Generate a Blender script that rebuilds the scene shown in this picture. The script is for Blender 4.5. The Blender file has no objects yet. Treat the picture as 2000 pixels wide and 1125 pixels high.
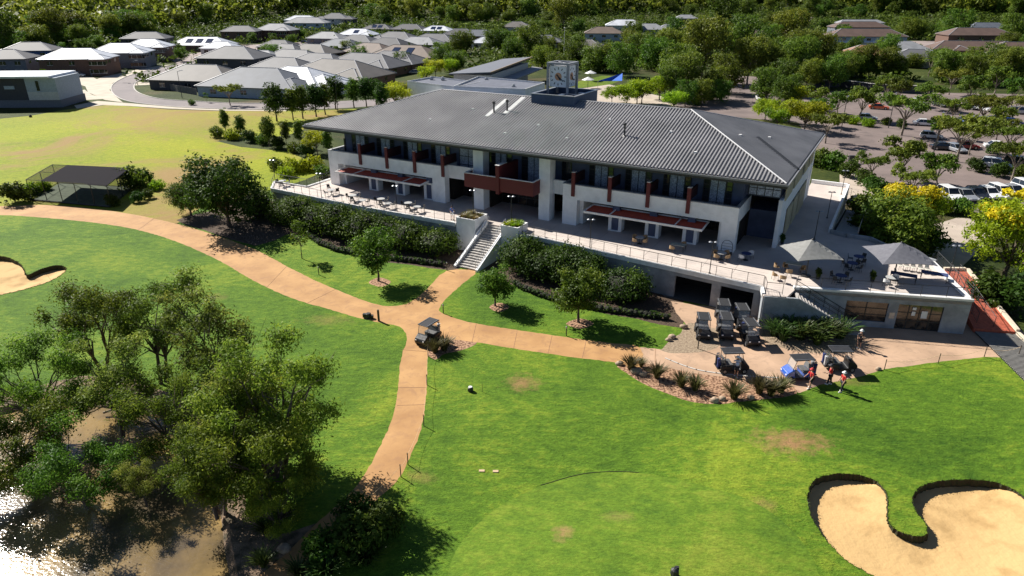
import bpy, math, random
import numpy as np
from mathutils import Vector, Matrix, geometry
R = math.radians
random.seed(7)
scene = bpy.context.scene
col = scene.collection
# ------------------------------------------------------------------ camera numbers
F, PT, H = 1340.0, 0.4138, 28.4
CC, SS = math.cos(PT), math.sin(PT)
YAW = R(-29.25)
OX, OY = 26.2, 63.9
AX, AY = math.cos(YAW), math.sin(YAW)
BX, BY = -AY, AX
def W(a, b, z=0.0):
    return Vector((OX + a*AX + b*BX, OY + a*AY + b*BY, z))
def sst(e0, e1, x):
    t = max(0.0, min(1.0, (x-e0)/(e1-e0))); return t*t*(3-2*t)
def hh(x, y):
    """terrain height"""
    m = 1 - sst(38, 47, y)
    z = m*(0.22*math.sin(x*0.23+1.0)*math.sin(y*0.31+0.4) + 0.5*math.exp(-((x-3)**2/120.0+(y-27)**2/30.0)))
    if y > 70 and x < -30:
        z += 0.25*math.sin(x*0.06)*math.sin(y*0.05)*sst(70, 110, y)*sst(-30, -60, x)*(1-sst(165, 190, y))
    r = math.hypot(x, y)
    if r > 560: z += 34*sst(560, 1100, r)
    return z
def ray(x, y):
    u = x-1000; v = 562.5-y
    return u, v*SS+F*CC, v*CC-F*SS
def atz(x, y, z=0.0):
    d = ray(x, y)
    t = (z-H)/min(d[2], -8.0)
    return d[0]*t, d[1]*t
def G(x, y):
    """ground point seen at photo pixel"""
    z = 0.0
    for i in range(6):
        X, Y = atz(x, y, z); z = .5*z+.5*min(14.0, hh(X, Y)) if i > 2 else min(14.0, hh(X, Y))
    return X, Y
# ------------------------------------------------------------------ tags
def tag(o, label=None, cat=None, group=None, kind=None):
    if label: o['label'] = label
    if cat: o['category'] = cat
    if group: o['group'] = group
    if kind: o['kind'] = kind
    return o
def empty(name, loc=(0, 0, 0), rz=0.0, label=None, cat=None, group=None):
    o = bpy.data.objects.new(name, None); col.objects.link(o)
    o.empty_display_size = 0.2
    o.location = loc; o.rotation_euler = (0, 0, rz)
    return tag(o, label, cat, group)
def copy_tree(o, loc, rz=None, label=None, scale=None, parent=None):
    c = o.copy(); col.objects.link(c)
    if parent is None:
        c.location = loc
        if rz is not None: c.rotation_euler = (0, 0, rz)
        if scale is not None: c.scale = scale
        if label: c['label'] = label
    else:
        c.parent = parent
    for ch in KIDS.get(o.name, []):
        k = copy_tree(ch, None, parent=c)
        KIDS.setdefault(c.name, []).append(k)
    return c
KIDS = {}
# ------------------------------------------------------------------ mesh builder
class MB:
    def __init__(s): s.v = []; s.f = []; s.m = []; s.mi = 0; s.cuts = []
    def add(s, vs, fs):
        n = len(s.v); s.v += [tuple(p) for p in vs]; s.cuts.append((n, len(s.f)))
        for f in fs: s.f.append(tuple(i+n for i in f)); s.m.append(s.mi)
        return s
    def box(s, x0, x1, y0, y1, z0, z1):
        return s.add([(x0,y0,z0),(x1,y0,z0),(x1,y1,z0),(x0,y1,z0),(x0,y0,z1),(x1,y0,z1),(x1,y1,z1),(x0,y1,z1)],
              [(0,3,2,1),(4,5,6,7),(0,1,5,4),(1,2,6,5),(2,3,7,6),(3,0,4,7)])
    def cbox(s, cx, cy, cz, sx, sy, sz, rz=0.0):
        c, n = math.cos(rz), math.sin(rz); vs = []
        for dz in (-.5, .5):
            for dx, dy in ((-.5,-.5),(.5,-.5),(.5,.5),(-.5,.5)):
                x, y = dx*sx, dy*sy
                vs.append((cx+x*c-y*n, cy+x*n+y*c, cz+dz*sz))
        return s.add(vs, [(0,3,2,1),(4,5,6,7),(0,1,5,4),(1,2,6,5),(2,3,7,6),(3,0,4,7)])
    def hexa(s, p):   # 4 bottom, 4 top points
        return s.add(p, [(0,3,2,1),(4,5,6,7),(0,1,5,4),(1,2,6,5),(2,3,7,6),(3,0,4,7)])
    def prism(s, poly, z0, z1):
        n = len(poly)
        if sum(poly[i][0]*poly[(i+1)%n][1]-poly[(i+1)%n][0]*poly[i][1] for i in range(n)) < 0: poly = poly[::-1]
        f0 = z0 if callable(z0) else (lambda p: z0); f1 = z1 if callable(z1) else (lambda p: z1)
        vs = [(p[0],p[1],f0(p)) for p in poly]+[(p[0],p[1],f1(p)) for p in poly]
        tris = geometry.tessellate_polygon([[Vector((p[0],p[1],0)) for p in poly]])
        fs = []
        for t in tris:
            a, b, c = t
            ar = (poly[b][0]-poly[a][0])*(poly[c][1]-poly[a][1])-(poly[c][0]-poly[a][0])*(poly[b][1]-poly[a][1])
            if ar < 0: a, b, c = c, b, a
            fs.append((a+n, b+n, c+n)); fs.append((c, b, a))
        for i in range(n): j = (i+1)%n; fs.append((i, j, j+n, i+n))
        return s.add(vs, fs)
    def bar(s, p0, p1, r, n=6, r1=None):
        p0 = Vector(p0); p1 = Vector(p1); d = p1-p0
        if d.length < 1e-6: return s
        d.normalize(); u = d.orthogonal().normalized(); w = d.cross(u)
        r1 = r if r1 is None else r1; vs = []
        for p, rr in ((p0, r), (p1, r1)):
            for i in range(n):
                a = 2*math.pi*i/n; vs.append(p+u*(rr*math.cos(a))+w*(rr*math.sin(a)))
        fs = [(i, (i+1)%n, (i+1)%n+n, i+n) for i in range(n)]
        fs += [tuple(range(n-1, -1, -1)), tuple(range(n, 2*n))]
        return s.add(vs, fs)
    def path(s, pts, rs, n=6):
        for i in range(len(pts)-1): s.bar(pts[i], pts[i+1], rs[i], n, rs[i+1])
        return s
    def lathe(s, prof, c=(0,0,0), n=12):
        vs = []; fs = []
        for r, z in prof:
            for i in range(n):
                a = 2*math.pi*i/n; vs.append((c[0]+r*math.cos(a), c[1]+r*math.sin(a), c[2]+z))
        for k in range(len(prof)-1):
            for i in range(n): fs.append((k*n+i, k*n+(i+1)%n, (k+1)*n+(i+1)%n, (k+1)*n+i))
        fs.append(tuple(range(n-1,-1,-1))); fs.append(tuple(range((len(prof)-1)*n, len(prof)*n)))
        return s.add(vs, fs)
    def ball(s, c, rx, ry, rz, n=10, k=6, jit=0, rnd=None):
        prof = []; vs = []; fs = []
        for j in range(k+1):
            t = math.pi*j/k
            for i in range(n):
                a = 2*math.pi*i/n; q = 1+(rnd.uniform(-jit, jit) if rnd else 0)
                vs.append((c[0]+rx*q*math.sin(t)*math.cos(a), c[1]+ry*q*math.sin(t)*math.sin(a), c[2]-rz*q*math.cos(t)))
        for j in range(k):
            for i in range(n): fs.append((j*n+i, j*n+(i+1)%n, (j+1)*n+(i+1)%n, (j+1)*n+i))
        return s.add(vs, fs)
    def wheel(s, c, r, w, n=14):   # axis along y
        vs = []; fs = []
        for y, rr in ((-w/2, r*.93), (-w*.3, r), (w*.3, r), (w/2, r*.93)):
            for i in range(n):
                a = 2*math.pi*i/n; vs.append((c[0]+rr*math.cos(a), c[1]+y, c[2]+rr*math.sin(a)))
        for k in range(3):
            for i in range(n): fs.append((k*n+i, (k+1)*n+i, (k+1)*n+(i+1)%n, k*n+(i+1)%n))
        fs.append(tuple(range(n))); fs.append(tuple(range(4*n-1, 3*n-1, -1)))
        return s.add(vs, fs)
    def build(s, name, mats, parent=None, smooth=False, bevel=0.0):
        me = bpy.data.meshes.new(name); me.from_pydata(s.v, [], s.f)
        for m in (mats if isinstance(mats, (list, tuple)) else [mats]): me.materials.append(m)
        me.polygons.foreach_set('material_index', s.m)
        if smooth: me.polygons.foreach_set('use_smooth', [True]*len(s.f))
        me.validate(); me.update()
        o = bpy.data.objects.new(name, me); col.objects.link(o)
        if parent is not None:
            o.parent = parent; KIDS.setdefault(parent.name, []).append(o)
        if bevel:
            md = o.modifiers.new('bevel', 'BEVEL'); md.width = bevel; md.segments = 2; md.limit_method = 'ANGLE'
        return o
def build_each(mb, name, m, parent):
    """every added piece becomes a part of its own"""
    ends = mb.cuts[1:]+[(len(mb.v), len(mb.f))]; out = []
    for (v0, f0), (v1, f1) in zip(mb.cuts, ends):
        q = MB(); q.add(mb.v[v0:v1], [tuple(i-v0 for i in f) for f in mb.f[f0:f1]]); out.append(q.build(name, m, parent))
    return out
# ------------------------------------------------------------------ materials
MATS = {}
def nodes(name):
    m = bpy.data.materials.new(name); m.use_nodes = True; nt = m.node_tree
    b = nt.nodes['Principled BSDF']; return m, nt, b
def N(nt, t, **kw):
    n = nt.nodes.new(t)
    for k, v in kw.items():
        if k in n.inputs: n.inputs[k].default_value = v
        else: setattr(n, k, v)
    return n
def c4(c): return (c[0], c[1], c[2], 1.0)
def mat(name, c, rough=.7, c2=None, scale=3.0, detail=4.0, metal=0.0, bump=0.0, bscale=None, spec=None, world=False, lo=.35, hi=.65, rnd=0.0):
    """two-colour noise material with optional bump"""
    if name in MATS: return MATS[name]
    m, nt, b = nodes(name)
    b.inputs['Roughness'].default_value = rough; b.inputs['Metallic'].default_value = metal
    if spec is not None: b.inputs['Specular IOR Level'].default_value = spec
    tc = N(nt, 'ShaderNodeTexCoord')
    geo = N(nt, 'ShaderNodeNewGeometry')
    src = geo.outputs['Position'] if world else tc.outputs['Object']
    if c2 is None: c2 = tuple(x*.82 for x in c)
    no = N(nt, 'ShaderNodeTexNoise', Scale=scale, Detail=detail); nt.links.new(src, no.inputs['Vector'])
    rp = N(nt, 'ShaderNodeValToRGB'); rp.color_ramp.elements[0].position = lo; rp.color_ramp.elements[1].position = hi
    rp.color_ramp.elements[0].color = c4(c2); rp.color_ramp.elements[1].color = c4(c)
    nt.links.new(no.outputs['Fac'], rp.inputs['Fac'])
    out = rp.outputs['Color']
    if rnd:
        oi = N(nt, 'ShaderNodeObjectInfo'); hs = N(nt, 'ShaderNodeHueSaturation')
        mr = N(nt, 'ShaderNodeMapRange'); mr.inputs['To Min'].default_value = 1-rnd; mr.inputs['To Max'].default_value = 1+rnd
        nt.links.new(oi.outputs['Random'], mr.inputs['Value']); nt.links.new(mr.outputs['Result'], hs.inputs['Value'])
        nt.links.new(out, hs.inputs['Color']); out = hs.outputs['Color']
    nt.links.new(out, b.inputs['Base Color'])
    if bump:
        n2 = N(nt, 'ShaderNodeTexNoise', Scale=bscale or scale*6, Detail=5.0); nt.links.new(src, n2.inputs['Vector'])
        bp = N(nt, 'ShaderNodeBump', Strength=min(1.0, bump), Distance=.08); nt.links.new(n2.outputs['Fac'], bp.inputs['Height'])
        nt.links.new(bp.outputs['Normal'], b.inputs['Normal'])
    MATS[name] = m; return m
def leafmat(name, c1, c2, c3=None, trans=.35, rough=.55, spec=.3, hvar=.03):
    """leaves: colour varies leaf by leaf, clump by clump and tree by tree"""
    m, nt, b = nodes(name)
    geo = N(nt, 'ShaderNodeNewGeometry'); tc = N(nt, 'ShaderNodeTexCoord'); oi = N(nt, 'ShaderNodeObjectInfo')
    rp = N(nt, 'ShaderNodeValToRGB'); e = rp.color_ramp.elements
    e[0].position = 0.0; e[0].color = c4(c1); e[1].position = 1.0; e[1].color = c4(c3 or c2)
    x = e.new(.6); x.color = c4(c2)
    no = N(nt, 'ShaderNodeTexNoise', Scale=.45, Detail=2.0); nt.links.new(tc.outputs['Object'], no.inputs['Vector'])
    mx = N(nt, 'ShaderNodeMath', operation='MULTIPLY_ADD'); mx.inputs[1].default_value = .45
    nt.links.new(geo.outputs['Random Per Island'], mx.inputs[0])
    m3 = N(nt, 'ShaderNodeMapRange'); m3.inputs['From Min'].default_value = .35; m3.inputs['From Max'].default_value = .65
    m3.inputs['To Min'].default_value = 0; m3.inputs['To Max'].default_value = .55
    nt.links.new(no.outputs['Fac'], m3.inputs['Value']); nt.links.new(m3.outputs['Result'], mx.inputs[2])
    nt.links.new(mx.outputs['Value'], rp.inputs['Fac'])
    hs = N(nt, 'ShaderNodeHueSaturation')
    mr = N(nt, 'ShaderNodeMapRange'); mr.inputs['To Min'].default_value = .72; mr.inputs['To Max'].default_value = 1.25
    nt.links.new(oi.outputs['Random'], mr.inputs['Value']); nt.links.new(mr.outputs['Result'], hs.inputs['Value'])
    mh = N(nt, 'ShaderNodeMapRange'); mh.inputs['To Min'].default_value = .5-hvar; mh.inputs['To Max'].default_value = .5+hvar
    mm = N(nt, 'ShaderNodeMath', operation='FRACT'); m7 = N(nt, 'ShaderNodeMath', operation='MULTIPLY'); m7.inputs[1].default_value = 7.31
    nt.links.new(oi.outputs['Random'], m7.inputs[0]); nt.links.new(m7.outputs['Value'], mm.inputs[0])
    nt.links.new(mm.outputs['Value'], mh.inputs['Value']); nt.links.new(mh.outputs['Result'], hs.inputs['Hue'])
    nt.links.new(rp.outputs['Color'], hs.inputs['Color'])
    nt.links.new(hs.outputs['Color'], b.inputs['Base Color'])
    b.inputs['Roughness'].default_value = rough; b.inputs['Specular IOR Level'].default_value = spec
    tr = N(nt, 'ShaderNodeBsdfTranslucent'); nt.links.new(hs.outputs['Color'], tr.inputs['Color'])
    ms = N(nt, 'ShaderNodeMixShader', Fac=trans)
    nt.links.new(b.outputs['BSDF'], ms.inputs[1]); nt.links.new(tr.outputs['BSDF'], ms.inputs[2])
    nt.links.new(ms.outputs['Shader'], nt.nodes['Material Output'].inputs['Surface'])
    return m
def grassmat(name, cols, big=.06, patches=(), brown=(.30,.20,.08), brown_amt=.0, bump=.6, stretch=1.0):
    """turf: three greens in large drifts, finer mottling, brown worn patches, short blade relief"""
    m, nt, b = nodes(name); L = nt.links.new
    geo = N(nt, 'ShaderNodeNewGeometry'); pos = geo.outputs['Position']
    n1 = N(nt, 'ShaderNodeTexNoise', Scale=big, Detail=5.0, Roughness=.6, Distortion=.6); L(pos, n1.inputs['Vector'])
    mp = N(nt, 'ShaderNodeMapping'); mp.inputs['Rotation'].default_value = (0, 0, .25); mp.inputs['Scale'].default_value = (.7, 1.25, 1)
    L(pos, mp.inputs['Vector'])
    n2 = N(nt, 'ShaderNodeTexNoise', Scale=1.3, Detail=10.0, Roughness=.75); L(mp.outputs['Vector'], n2.inputs['Vector'])
    n3 = N(nt, 'ShaderNodeTexNoise', Scale=5.0, Detail=4.0, Roughness=.75); L(mp.outputs['Vector'], n3.inputs['Vector'])
    a = N(nt, 'ShaderNodeMath', operation='MULTIPLY_ADD'); a.inputs[1].default_value = .5; L(n2.outputs['Fac'], a.inputs[0])
    a2 = N(nt, 'ShaderNodeMath', operation='MULTIPLY'); a2.inputs[1].default_value = .5; L(n1.outputs['Fac'], a2.inputs[0]); L(a2.outputs['Value'], a.inputs[2])
    rp = N(nt, 'ShaderNodeValToRGB'); e = rp.color_ramp.elements
    e[0].position = .36; e[0].color = c4(cols[0]); e[1].position = .64; e[1].color = c4(cols[2]); x = e.new(.5); x.color = c4(cols[1])
    L(a.outputs['Value'], rp.inputs['Fac'])
    cur = rp.outputs['Color']
    mr = N(nt, 'ShaderNodeMapRange'); mr.inputs['From Min'].default_value = .3; mr.inputs['From Max'].default_value = .7
    mr.inputs['To Min'].default_value = .68; mr.inputs['To Max'].default_value = 1.3; L(n3.outputs['Fac'], mr.inputs['Value'])
    mul = N(nt, 'ShaderNodeMix', data_type='RGBA', blend_type='MULTIPLY'); mul.inputs['Factor'].default_value = 1.0
    L(cur, mul.inputs['A']); L(mr.outputs['Result'], mul.inputs['B']); cur = mul.outputs['Result']
    if brown_amt:
        n4 = N(nt, 'ShaderNodeTexNoise', Scale=.035, Detail=6.0, Roughness=.65, Distortion=1.0); L(pos, n4.inputs['Vector'])
        m4 = N(nt, 'ShaderNodeMapRange'); m4.inputs['From Min'].default_value = .62-brown_amt*.3; m4.inputs['From Max'].default_value = .75-brown_amt*.25
        L(n4.outputs['Fac'], m4.inputs['Value'])
        mb = N(nt, 'ShaderNodeMix', data_type='RGBA'); L(m4.outputs['Result'], mb.inputs['Factor']); L(cur, mb.inputs['A']); mb.inputs['B'].default_value = c4(brown)
        cur = mb.outputs['Result']
    for (px, py, rx, ry, amt) in patches:
        sb = N(nt, 'ShaderNodeMapping'); sb.vector_type = 'POINT'
        sb.inputs['Location'].default_value = (-px/rx, -py/ry, 0); sb.inputs['Scale'].default_value = (1/rx, 1/ry, 0); L(pos, sb.inputs['Vector'])
        ln = N(nt, 'ShaderNodeVectorMath', operation='LENGTH'); L(sb.outputs['Vector'], ln.inputs[0])
        n5 = N(nt, 'ShaderNodeTexNoise', Scale=1.2, Detail=7.0, Roughness=.7); L(pos, n5.inputs['Vector'])
        ad = N(nt, 'ShaderNodeMath', operation='MULTIPLY_ADD'); ad.inputs[1].default_value = 2.6; L(n5.outputs['Fac'], ad.inputs[0]); L(ln.outputs['Value'], ad.inputs[2])
        m5 = N(nt, 'ShaderNodeMapRange'); m5.inputs['From Min'].default_value = 2.25; m5.inputs['From Max'].default_value = 1.35
        m5.inputs['To Max'].default_value = amt; L(ad.outputs['Value'], m5.inputs['Value'])
        mb = N(nt, 'ShaderNodeMix', data_type='RGBA'); L(m5.outputs['Result'], mb.inputs['Factor']); L(cur, mb.inputs['A']); mb.inputs['B'].default_value = c4(brown)
        cur = mb.outputs['Result']
    L(cur, b.inputs['Base Color']); b.inputs['Roughness'].default_value = .85; b.inputs['Specular IOR Level'].default_value = .15
    n6 = N(nt, 'ShaderNodeTexNoise', Scale=9.0, Detail=3.0); L(mp.outputs['Vector'], n6.inputs['Vector'])
    bp = N(nt, 'ShaderNodeBump', Strength=bump, Distance=.07); L(n6.outputs['Fac'], bp.inputs['Height'])
    bp2 = N(nt, 'ShaderNodeBump', Strength=bump, Distance=.45); L(n2.outputs['Fac'], bp2.inputs['Height']); L(bp.outputs['Normal'], bp2.inputs['Normal'])
    L(bp2.outputs['Normal'], b.inputs['Normal'])
    return m
def emat_paint(name, c, rough=.35, coat=.6, metal=0.0):
    m, nt, b = nodes(name); b.inputs['Base Color'].default_value = c4(c); b.inputs['Roughness'].default_value = rough
    b.inputs['Coat Weight'].default_value = coat; b.inputs['Metallic'].default_value = metal
    no = N(nt, 'ShaderNodeTexNoise', Scale=4.0, Detail=3.0); tc = N(nt, 'ShaderNodeTexCoord'); nt.links.new(tc.outputs['Object'], no.inputs['Vector'])
    mr = N(nt, 'ShaderNodeMapRange'); mr.inputs['To Min'].default_value = rough*.7; mr.inputs['To Max'].default_value = min(1, rough*1.5)
    nt.links.new(no.outputs['Fac'], mr.inputs['Value']); nt.links.new(mr.outputs['Result'], b.inputs['Roughness'])
    return m
def net_mat(name, c, fac):
    m, nt, b = nodes(name); b.inputs['Base Color'].default_value = c4(c); b.inputs['Roughness'].default_value = .95; b.inputs['Specular IOR Level'].default_value = .05
    t = N(nt, 'ShaderNodeBsdfTransparent'); ms = N(nt, 'ShaderNodeMixShader', Fac=fac)
    nt.links.new(t.outputs[0], ms.inputs[1]); nt.links.new(b.outputs[0], ms.inputs[2]); nt.links.new(ms.outputs[0], nt.nodes['Material Output'].inputs['Surface'])
    return m
white = mat('white_render', (.92,.92,.92), .75, (.83,.83,.83), 1.2, bump=.1)
white2 = mat('white_trim', (.82,.81,.79), .5, (.7,.69,.67), 2.0)
creamw = mat('cream_render', (.62,.54,.36), .8, (.5,.42,.27), 1.0)
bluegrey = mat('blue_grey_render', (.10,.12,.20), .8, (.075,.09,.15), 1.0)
greyrender = mat('grey_render', (.34,.36,.38), .85, (.22,.235,.25), .8, detail=6, bump=.15)
dark = mat('dark_metal', (.02,.02,.022), .5, (.03,.03,.03))
black = mat('black_rubber', (.012,.012,.013), .7, (.02,.02,.02))
redm = mat('deep_red_panel', (.13,.016,.018), .6, (.12,.017,.017), 2.0)
awnred = mat('red_awning_slats', (.42,.06,.025), .7, (.30,.04,.02), 5.0)
steel = mat('galvanised_steel', (.42,.43,.45), .4, (.33,.34,.36), 5.0, metal=.6)
glass = mat('dark_window_glass', (.018,.022,.028), .06, (.03,.035,.045), .6, spec=.8)
curtain = mat('pale_curtain', (.55,.60,.70), .9, (.25,.28,.36), 9.0, lo=.4, hi=.6)
shaded_red = mat('shaded_red_panel', (.05,.010,.014), .7, (.035,.008,.012), 2.0)  # balcony red darkened in the colour for the shade under the eave
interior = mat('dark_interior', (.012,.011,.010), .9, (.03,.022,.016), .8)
paving = mat('pale_terrace_paving', (.60,.52,.46), .8, (.49,.425,.38), .5, detail=7, bump=.1)
roofm = mat('corrugated_grey_roof', (.35,.34,.34), .5, (.27,.265,.265), .25, detail=6, metal=.1)
ridgem = mat('ridge_cap', (.32,.32,.33), .5, (.26,.26,.28))
fascia = mat('dark_fascia', (.035,.036,.04), .5)
deckgrey = mat('grey_flat_roof', (.13,.14,.18), .8, (.10,.11,.14), .6, detail=6)
bark = mat('grey_brown_bark', (.16,.12,.09), .95, (.07,.05,.04), 3.0, bump=.5, bscale=12)
barkp = mat('pale_bark', (.34,.29,.23), .95, (.14,.11,.085), 3.0, bump=.5, bscale=12)
navy = mat('navy_fabric', (.03,.05,.16), .9)
timber = mat('weathered_timber', (.36,.27,.18), .8, (.24,.17,.11), 5.0, bump=.3)
wicker = mat('tan_wicker', (.46,.31,.17), .8, (.28,.18,.09), 30.0, bump=.4)
# ================================================================== GROUND
def smooth_poly(pts, k=4, closed=True):
    out = []; n = len(pts)
    rng = range(n) if closed else range(n-1)
    for i in rng:
        g = (lambda j: pts[j % n]) if closed else (lambda j: pts[max(0, min(n-1, j))])
        p0, p1, p2, p3 = [np.array(g(i+d), float) for d in (-1, 0, 1, 2)]
        for t in np.arange(k)/k:
            out.append(tuple(.5*((2*p1)+(-p0+p2)*t+(2*p0-5*p1+4*p2-p3)*t*t+(-p0+3*p1-3*p2+p3)*t**3)))
    if not closed: out.append(tuple(pts[-1]))
    return out
def gp(px, sm=0):
    w = [G(*p) for p in px]
    return smooth_poly(w, sm) if sm else w
def inpoly(P, poly):
    x, y = P[:, 0], P[:, 1]; r = np.zeros(len(P), bool); n = len(poly); j = n-1
    for i in range(n):
        xi, yi = poly[i][:2]; xj, yj = poly[j][:2]
        if yi != yj:
            c = ((yi > y) != (yj > y)) & (x < (xj-xi)*(y-yi)/(yj-yi)+xi); r ^= c
        j = i
    return r
def _r(poly): return [(p[0]+random.uniform(-.05,.05), p[1]+random.uniform(-.05,.05)) for p in poly]
bunkerA = gp([(1578,985),(1580,955),(1597,934),(1640,925.5),(1685,930),(1715,943),(1732,965),(1734,995),(1734,1015),(1745,1032),(1768,1043),(1795,1048),(1811,1042),(1806,1020),(1790,1000),(1782,976),(1790,957),(1820,943),(1875,937),(1940,942),(1985,960),(2015,990),(2045,1050),(2050,1110),(2000,1180),(1900,1200),(1790,1165),(1705,1125),(1650,1092),(1610,1050),(1588,1015)], 4)
bunkerB = gp([(-60,505),(-20,500),(10,502),(35,512),(46,524),(50,534),(58,536),(80,526),(110,518.5),(128,522),(126,532),(100,548),(60,562),(10,574),(-60,585)], 4)
GREEN_ = [(960,1000),(1056,949),(1105,934),(1150,925),(1250,924),(1380,950),(1480,985),(1560,1050),(1600,1140),(1560,1260),(1200,1330),(900,1260),(880,1100)]
pond = gp([(-160,812),(-20,800),(60,782),(150,776),(230,782),(300,790),(345,805),(385,830),(410,880),(430,940),(445,1000),(452,1060),(465,1130),(470,1260),(200,1330),(-200,1330),(-420,1100),(-320,900)], 5)
pathp = gp([(-140,401),(0,403),(70,400),(150,404),(250,417),(345,437),(420,459),(500,488),(560,520),(610,545),(660,567),(720,590),(760,598),(800,591),(835,563),(872,529),(930,529),(905,553),(875,580),(858,602),(868,614),(920,630),(1000,643),(1110,659),(1200,671),(1250,678),(1250,722),(1200,708),(1100,695),(1000,680),(920,667),(880,664),(850,668),(836,690),(834,740),(830,800),(820,845),(800,895),(775,940),(740,972),(700,1012),(640,1060),(570,1140),(520,1200),(430,1200),(500,1130),(560,1080),(610,1030),(660,985),(700,945),(725,905),(748,860),(765,820),(777,760),(783,700),(795,660),(780,638),(740,630),(690,618),(640,603),(590,589),(540,570),(490,545),(430,510),(370,482),(310,460),(240,443),(150,431),(70,424),(0,420),(-140,420)], 3)
fore = gp([(1250,678),(1290,682),(1335,688),(1350,670),(1345,640),(1320,610),(1310,588),(1380,598),(1480,612),(1500,640),(1600,630),(1700,630),(1890,630),(1930,600),(2100,720),(2100,690),(2080,705),(2000,700),(1922,697),(1832,707),(1727,721),(1690,733),(1650,742),(1600,752),(1560,768),(1530,752),(1450,745),(1350,735),(1290,722),(1250,722)])
bedA = gp([(1205,712),(1222,728),(1255,748),(1300,768),(1350,785),(1400,789),(1460,783),(1520,777),(1555,768),(1540,752),(1450,740),(1350,728),(1290,715),(1240,708)], 3)
bedB = gp([(835,690),(850,668),(880,660),(920,664),(930,672),(900,685),(870,690),(850,702)], 3)
bedC = gp([(1290,684),(1330,650),(1345,630),(1390,640),(1420,650),(1400,680),(1340,690)], 2)
bedD = gp([(1490,640),(1500,600),(1660,640),(1680,680),(1600,690),(1500,672)], 2)
ringD = [gp([(cx-rx,cy),(cx,cy-ry),(cx+rx,cy),(cx,cy+ry)], 5) for cx, cy, rx, ry in ((742,551,22,9),(975,600,20,9),(1133,632,27,10))]
hedgebed = gp([(345,430),(400,415),(520,385),(600,430),(890,470),(905,520),(868,527),(800,517),(740,510),(690,500),(630,482),(598,462),(560,458),(500,480),(400,450)], 2)
hedgebed2 = gp([(940,520),(980,480),(1300,560),(1330,600),(1330,640),(1240,622),(1180,612),(1090,588),(1040,575),(1000,556),(965,545)], 2)
bank = gp([(40,760),(160,735),(260,745),(330,765),(400,800),(455,860),(470,930),(490,1000),(540,1040),(600,1030),(660,1010),(640,1060),(580,1140),(560,1300),(430,1350),(100,1350),(-500,1350),(-500,880),(-200,780)], 2)
lawnfar = gp([(-200,405),(-200,232),(0,232),(60,226),(130,214),(210,205),(260,208),(330,214),(440,217),(560,217),(640,215),(700,212),(640,235),(560,265),(420,275),(470,287),(560,296),(600,312),(640,330),(600,350),(530,372),(400,400),(345,437),(250,417),(150,404),(70,400),(0,403)])
road = gp([(372,120),(340,128),(300,135),(252,148),(224,162),(217,175),(228,189),(255,199),(310,206),(380,211),(480,214),(600,214),(760,205),(900,190),(900,180),(760,192),(600,200),(480,202),(400,199),(320,194),(285,187),(266,178),(262,168),(272,157),(308,146),(350,138),(385,130)], 2)
drives = [gp(p) for p in ([(335,126),(290,131),(240,142),(200,150),(165,165),(172,180),(205,195),(240,200),(228,190),(214,176),(220,162),(250,148),(300,134)],
    [(145,206),(190,197),(260,202),(330,208),(440,213),(560,215),(560,217),(440,216),(330,212),(255,207),(200,205),(150,212)],
    [(120,185),(165,175),(180,185),(205,193),(150,196),(122,196)], [(140,150),(180,150),(200,160),(165,168),(140,160)],
    [(265,160),(300,160),(300,165),(262,167)])]
carpark = gp([(1340,220),(1310,200),(1380,170),(1400,145),(1480,150),(1500,172),(1600,178),(1760,180),(1900,182),(2300,190),(2500,300),(2400,520),(2050,440),(1960,420),(1830,410),(1800,380),(1700,360),(1640,320),(1590,300),(1560,240)])
apron = gp([(1640,330),(1700,318),(1760,325),(1730,370),(1700,400),(1820,440),(1870,425),(1940,430),(1930,470),(1880,520),(1900,590),(1800,560),(1700,440),(1640,380)])
street = [gp(p) for p in ([(1745,88),(1760,80),(1830,80),(1880,100),(1905,120),(1925,155),(1890,160),(1870,125),(1830,98),(1790,90)], [(1512,120),(1510,75),(1560,40),(1590,22),(1600,24),(1575,45),(1535,80),(1530,120)], [(330,112),(480,88),(600,82),(680,78),(720,70),(730,76),(660,92),(500,104),(350,130)])]
pooldeck = gp([(1120,175),(1190,165),(1300,190),(1330,215),(1180,215),(1120,195)])
poollawn = gp([(1125,160),(1175,148),(1230,150),(1190,166),(1130,172)])
green2 = gp([(870,47),(900,40),(1000,42),(1000,50),(940,53),(880,53)])
# rings for real relief
bunkerA = _r(smooth_poly(bunkerA, 3)); bunkerB = _r(smooth_poly(bunkerB, 3))
def offset_in(poly, d):
    n = len(poly); out = []
    ar = sum(poly[i][0]*poly[(i+1)%n][1]-poly[(i+1)%n][0]*poly[i][1] for i in range(n)); sg = 1 if ar > 0 else -1
    for i in range(n):
        a = np.array(poly[i-1]); b = np.array(poly[(i+1) % n]); t = b-a; t = t/ (np.linalg.norm(t)+1e-9)
        nn = np.array([-t[1], t[0]])*sg; dd = d[i] if isinstance(d, list) else d
        out.append((poly[i][0]+nn[0]*dd, poly[i][1]+nn[1]*dd))
    return out, sg
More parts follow.
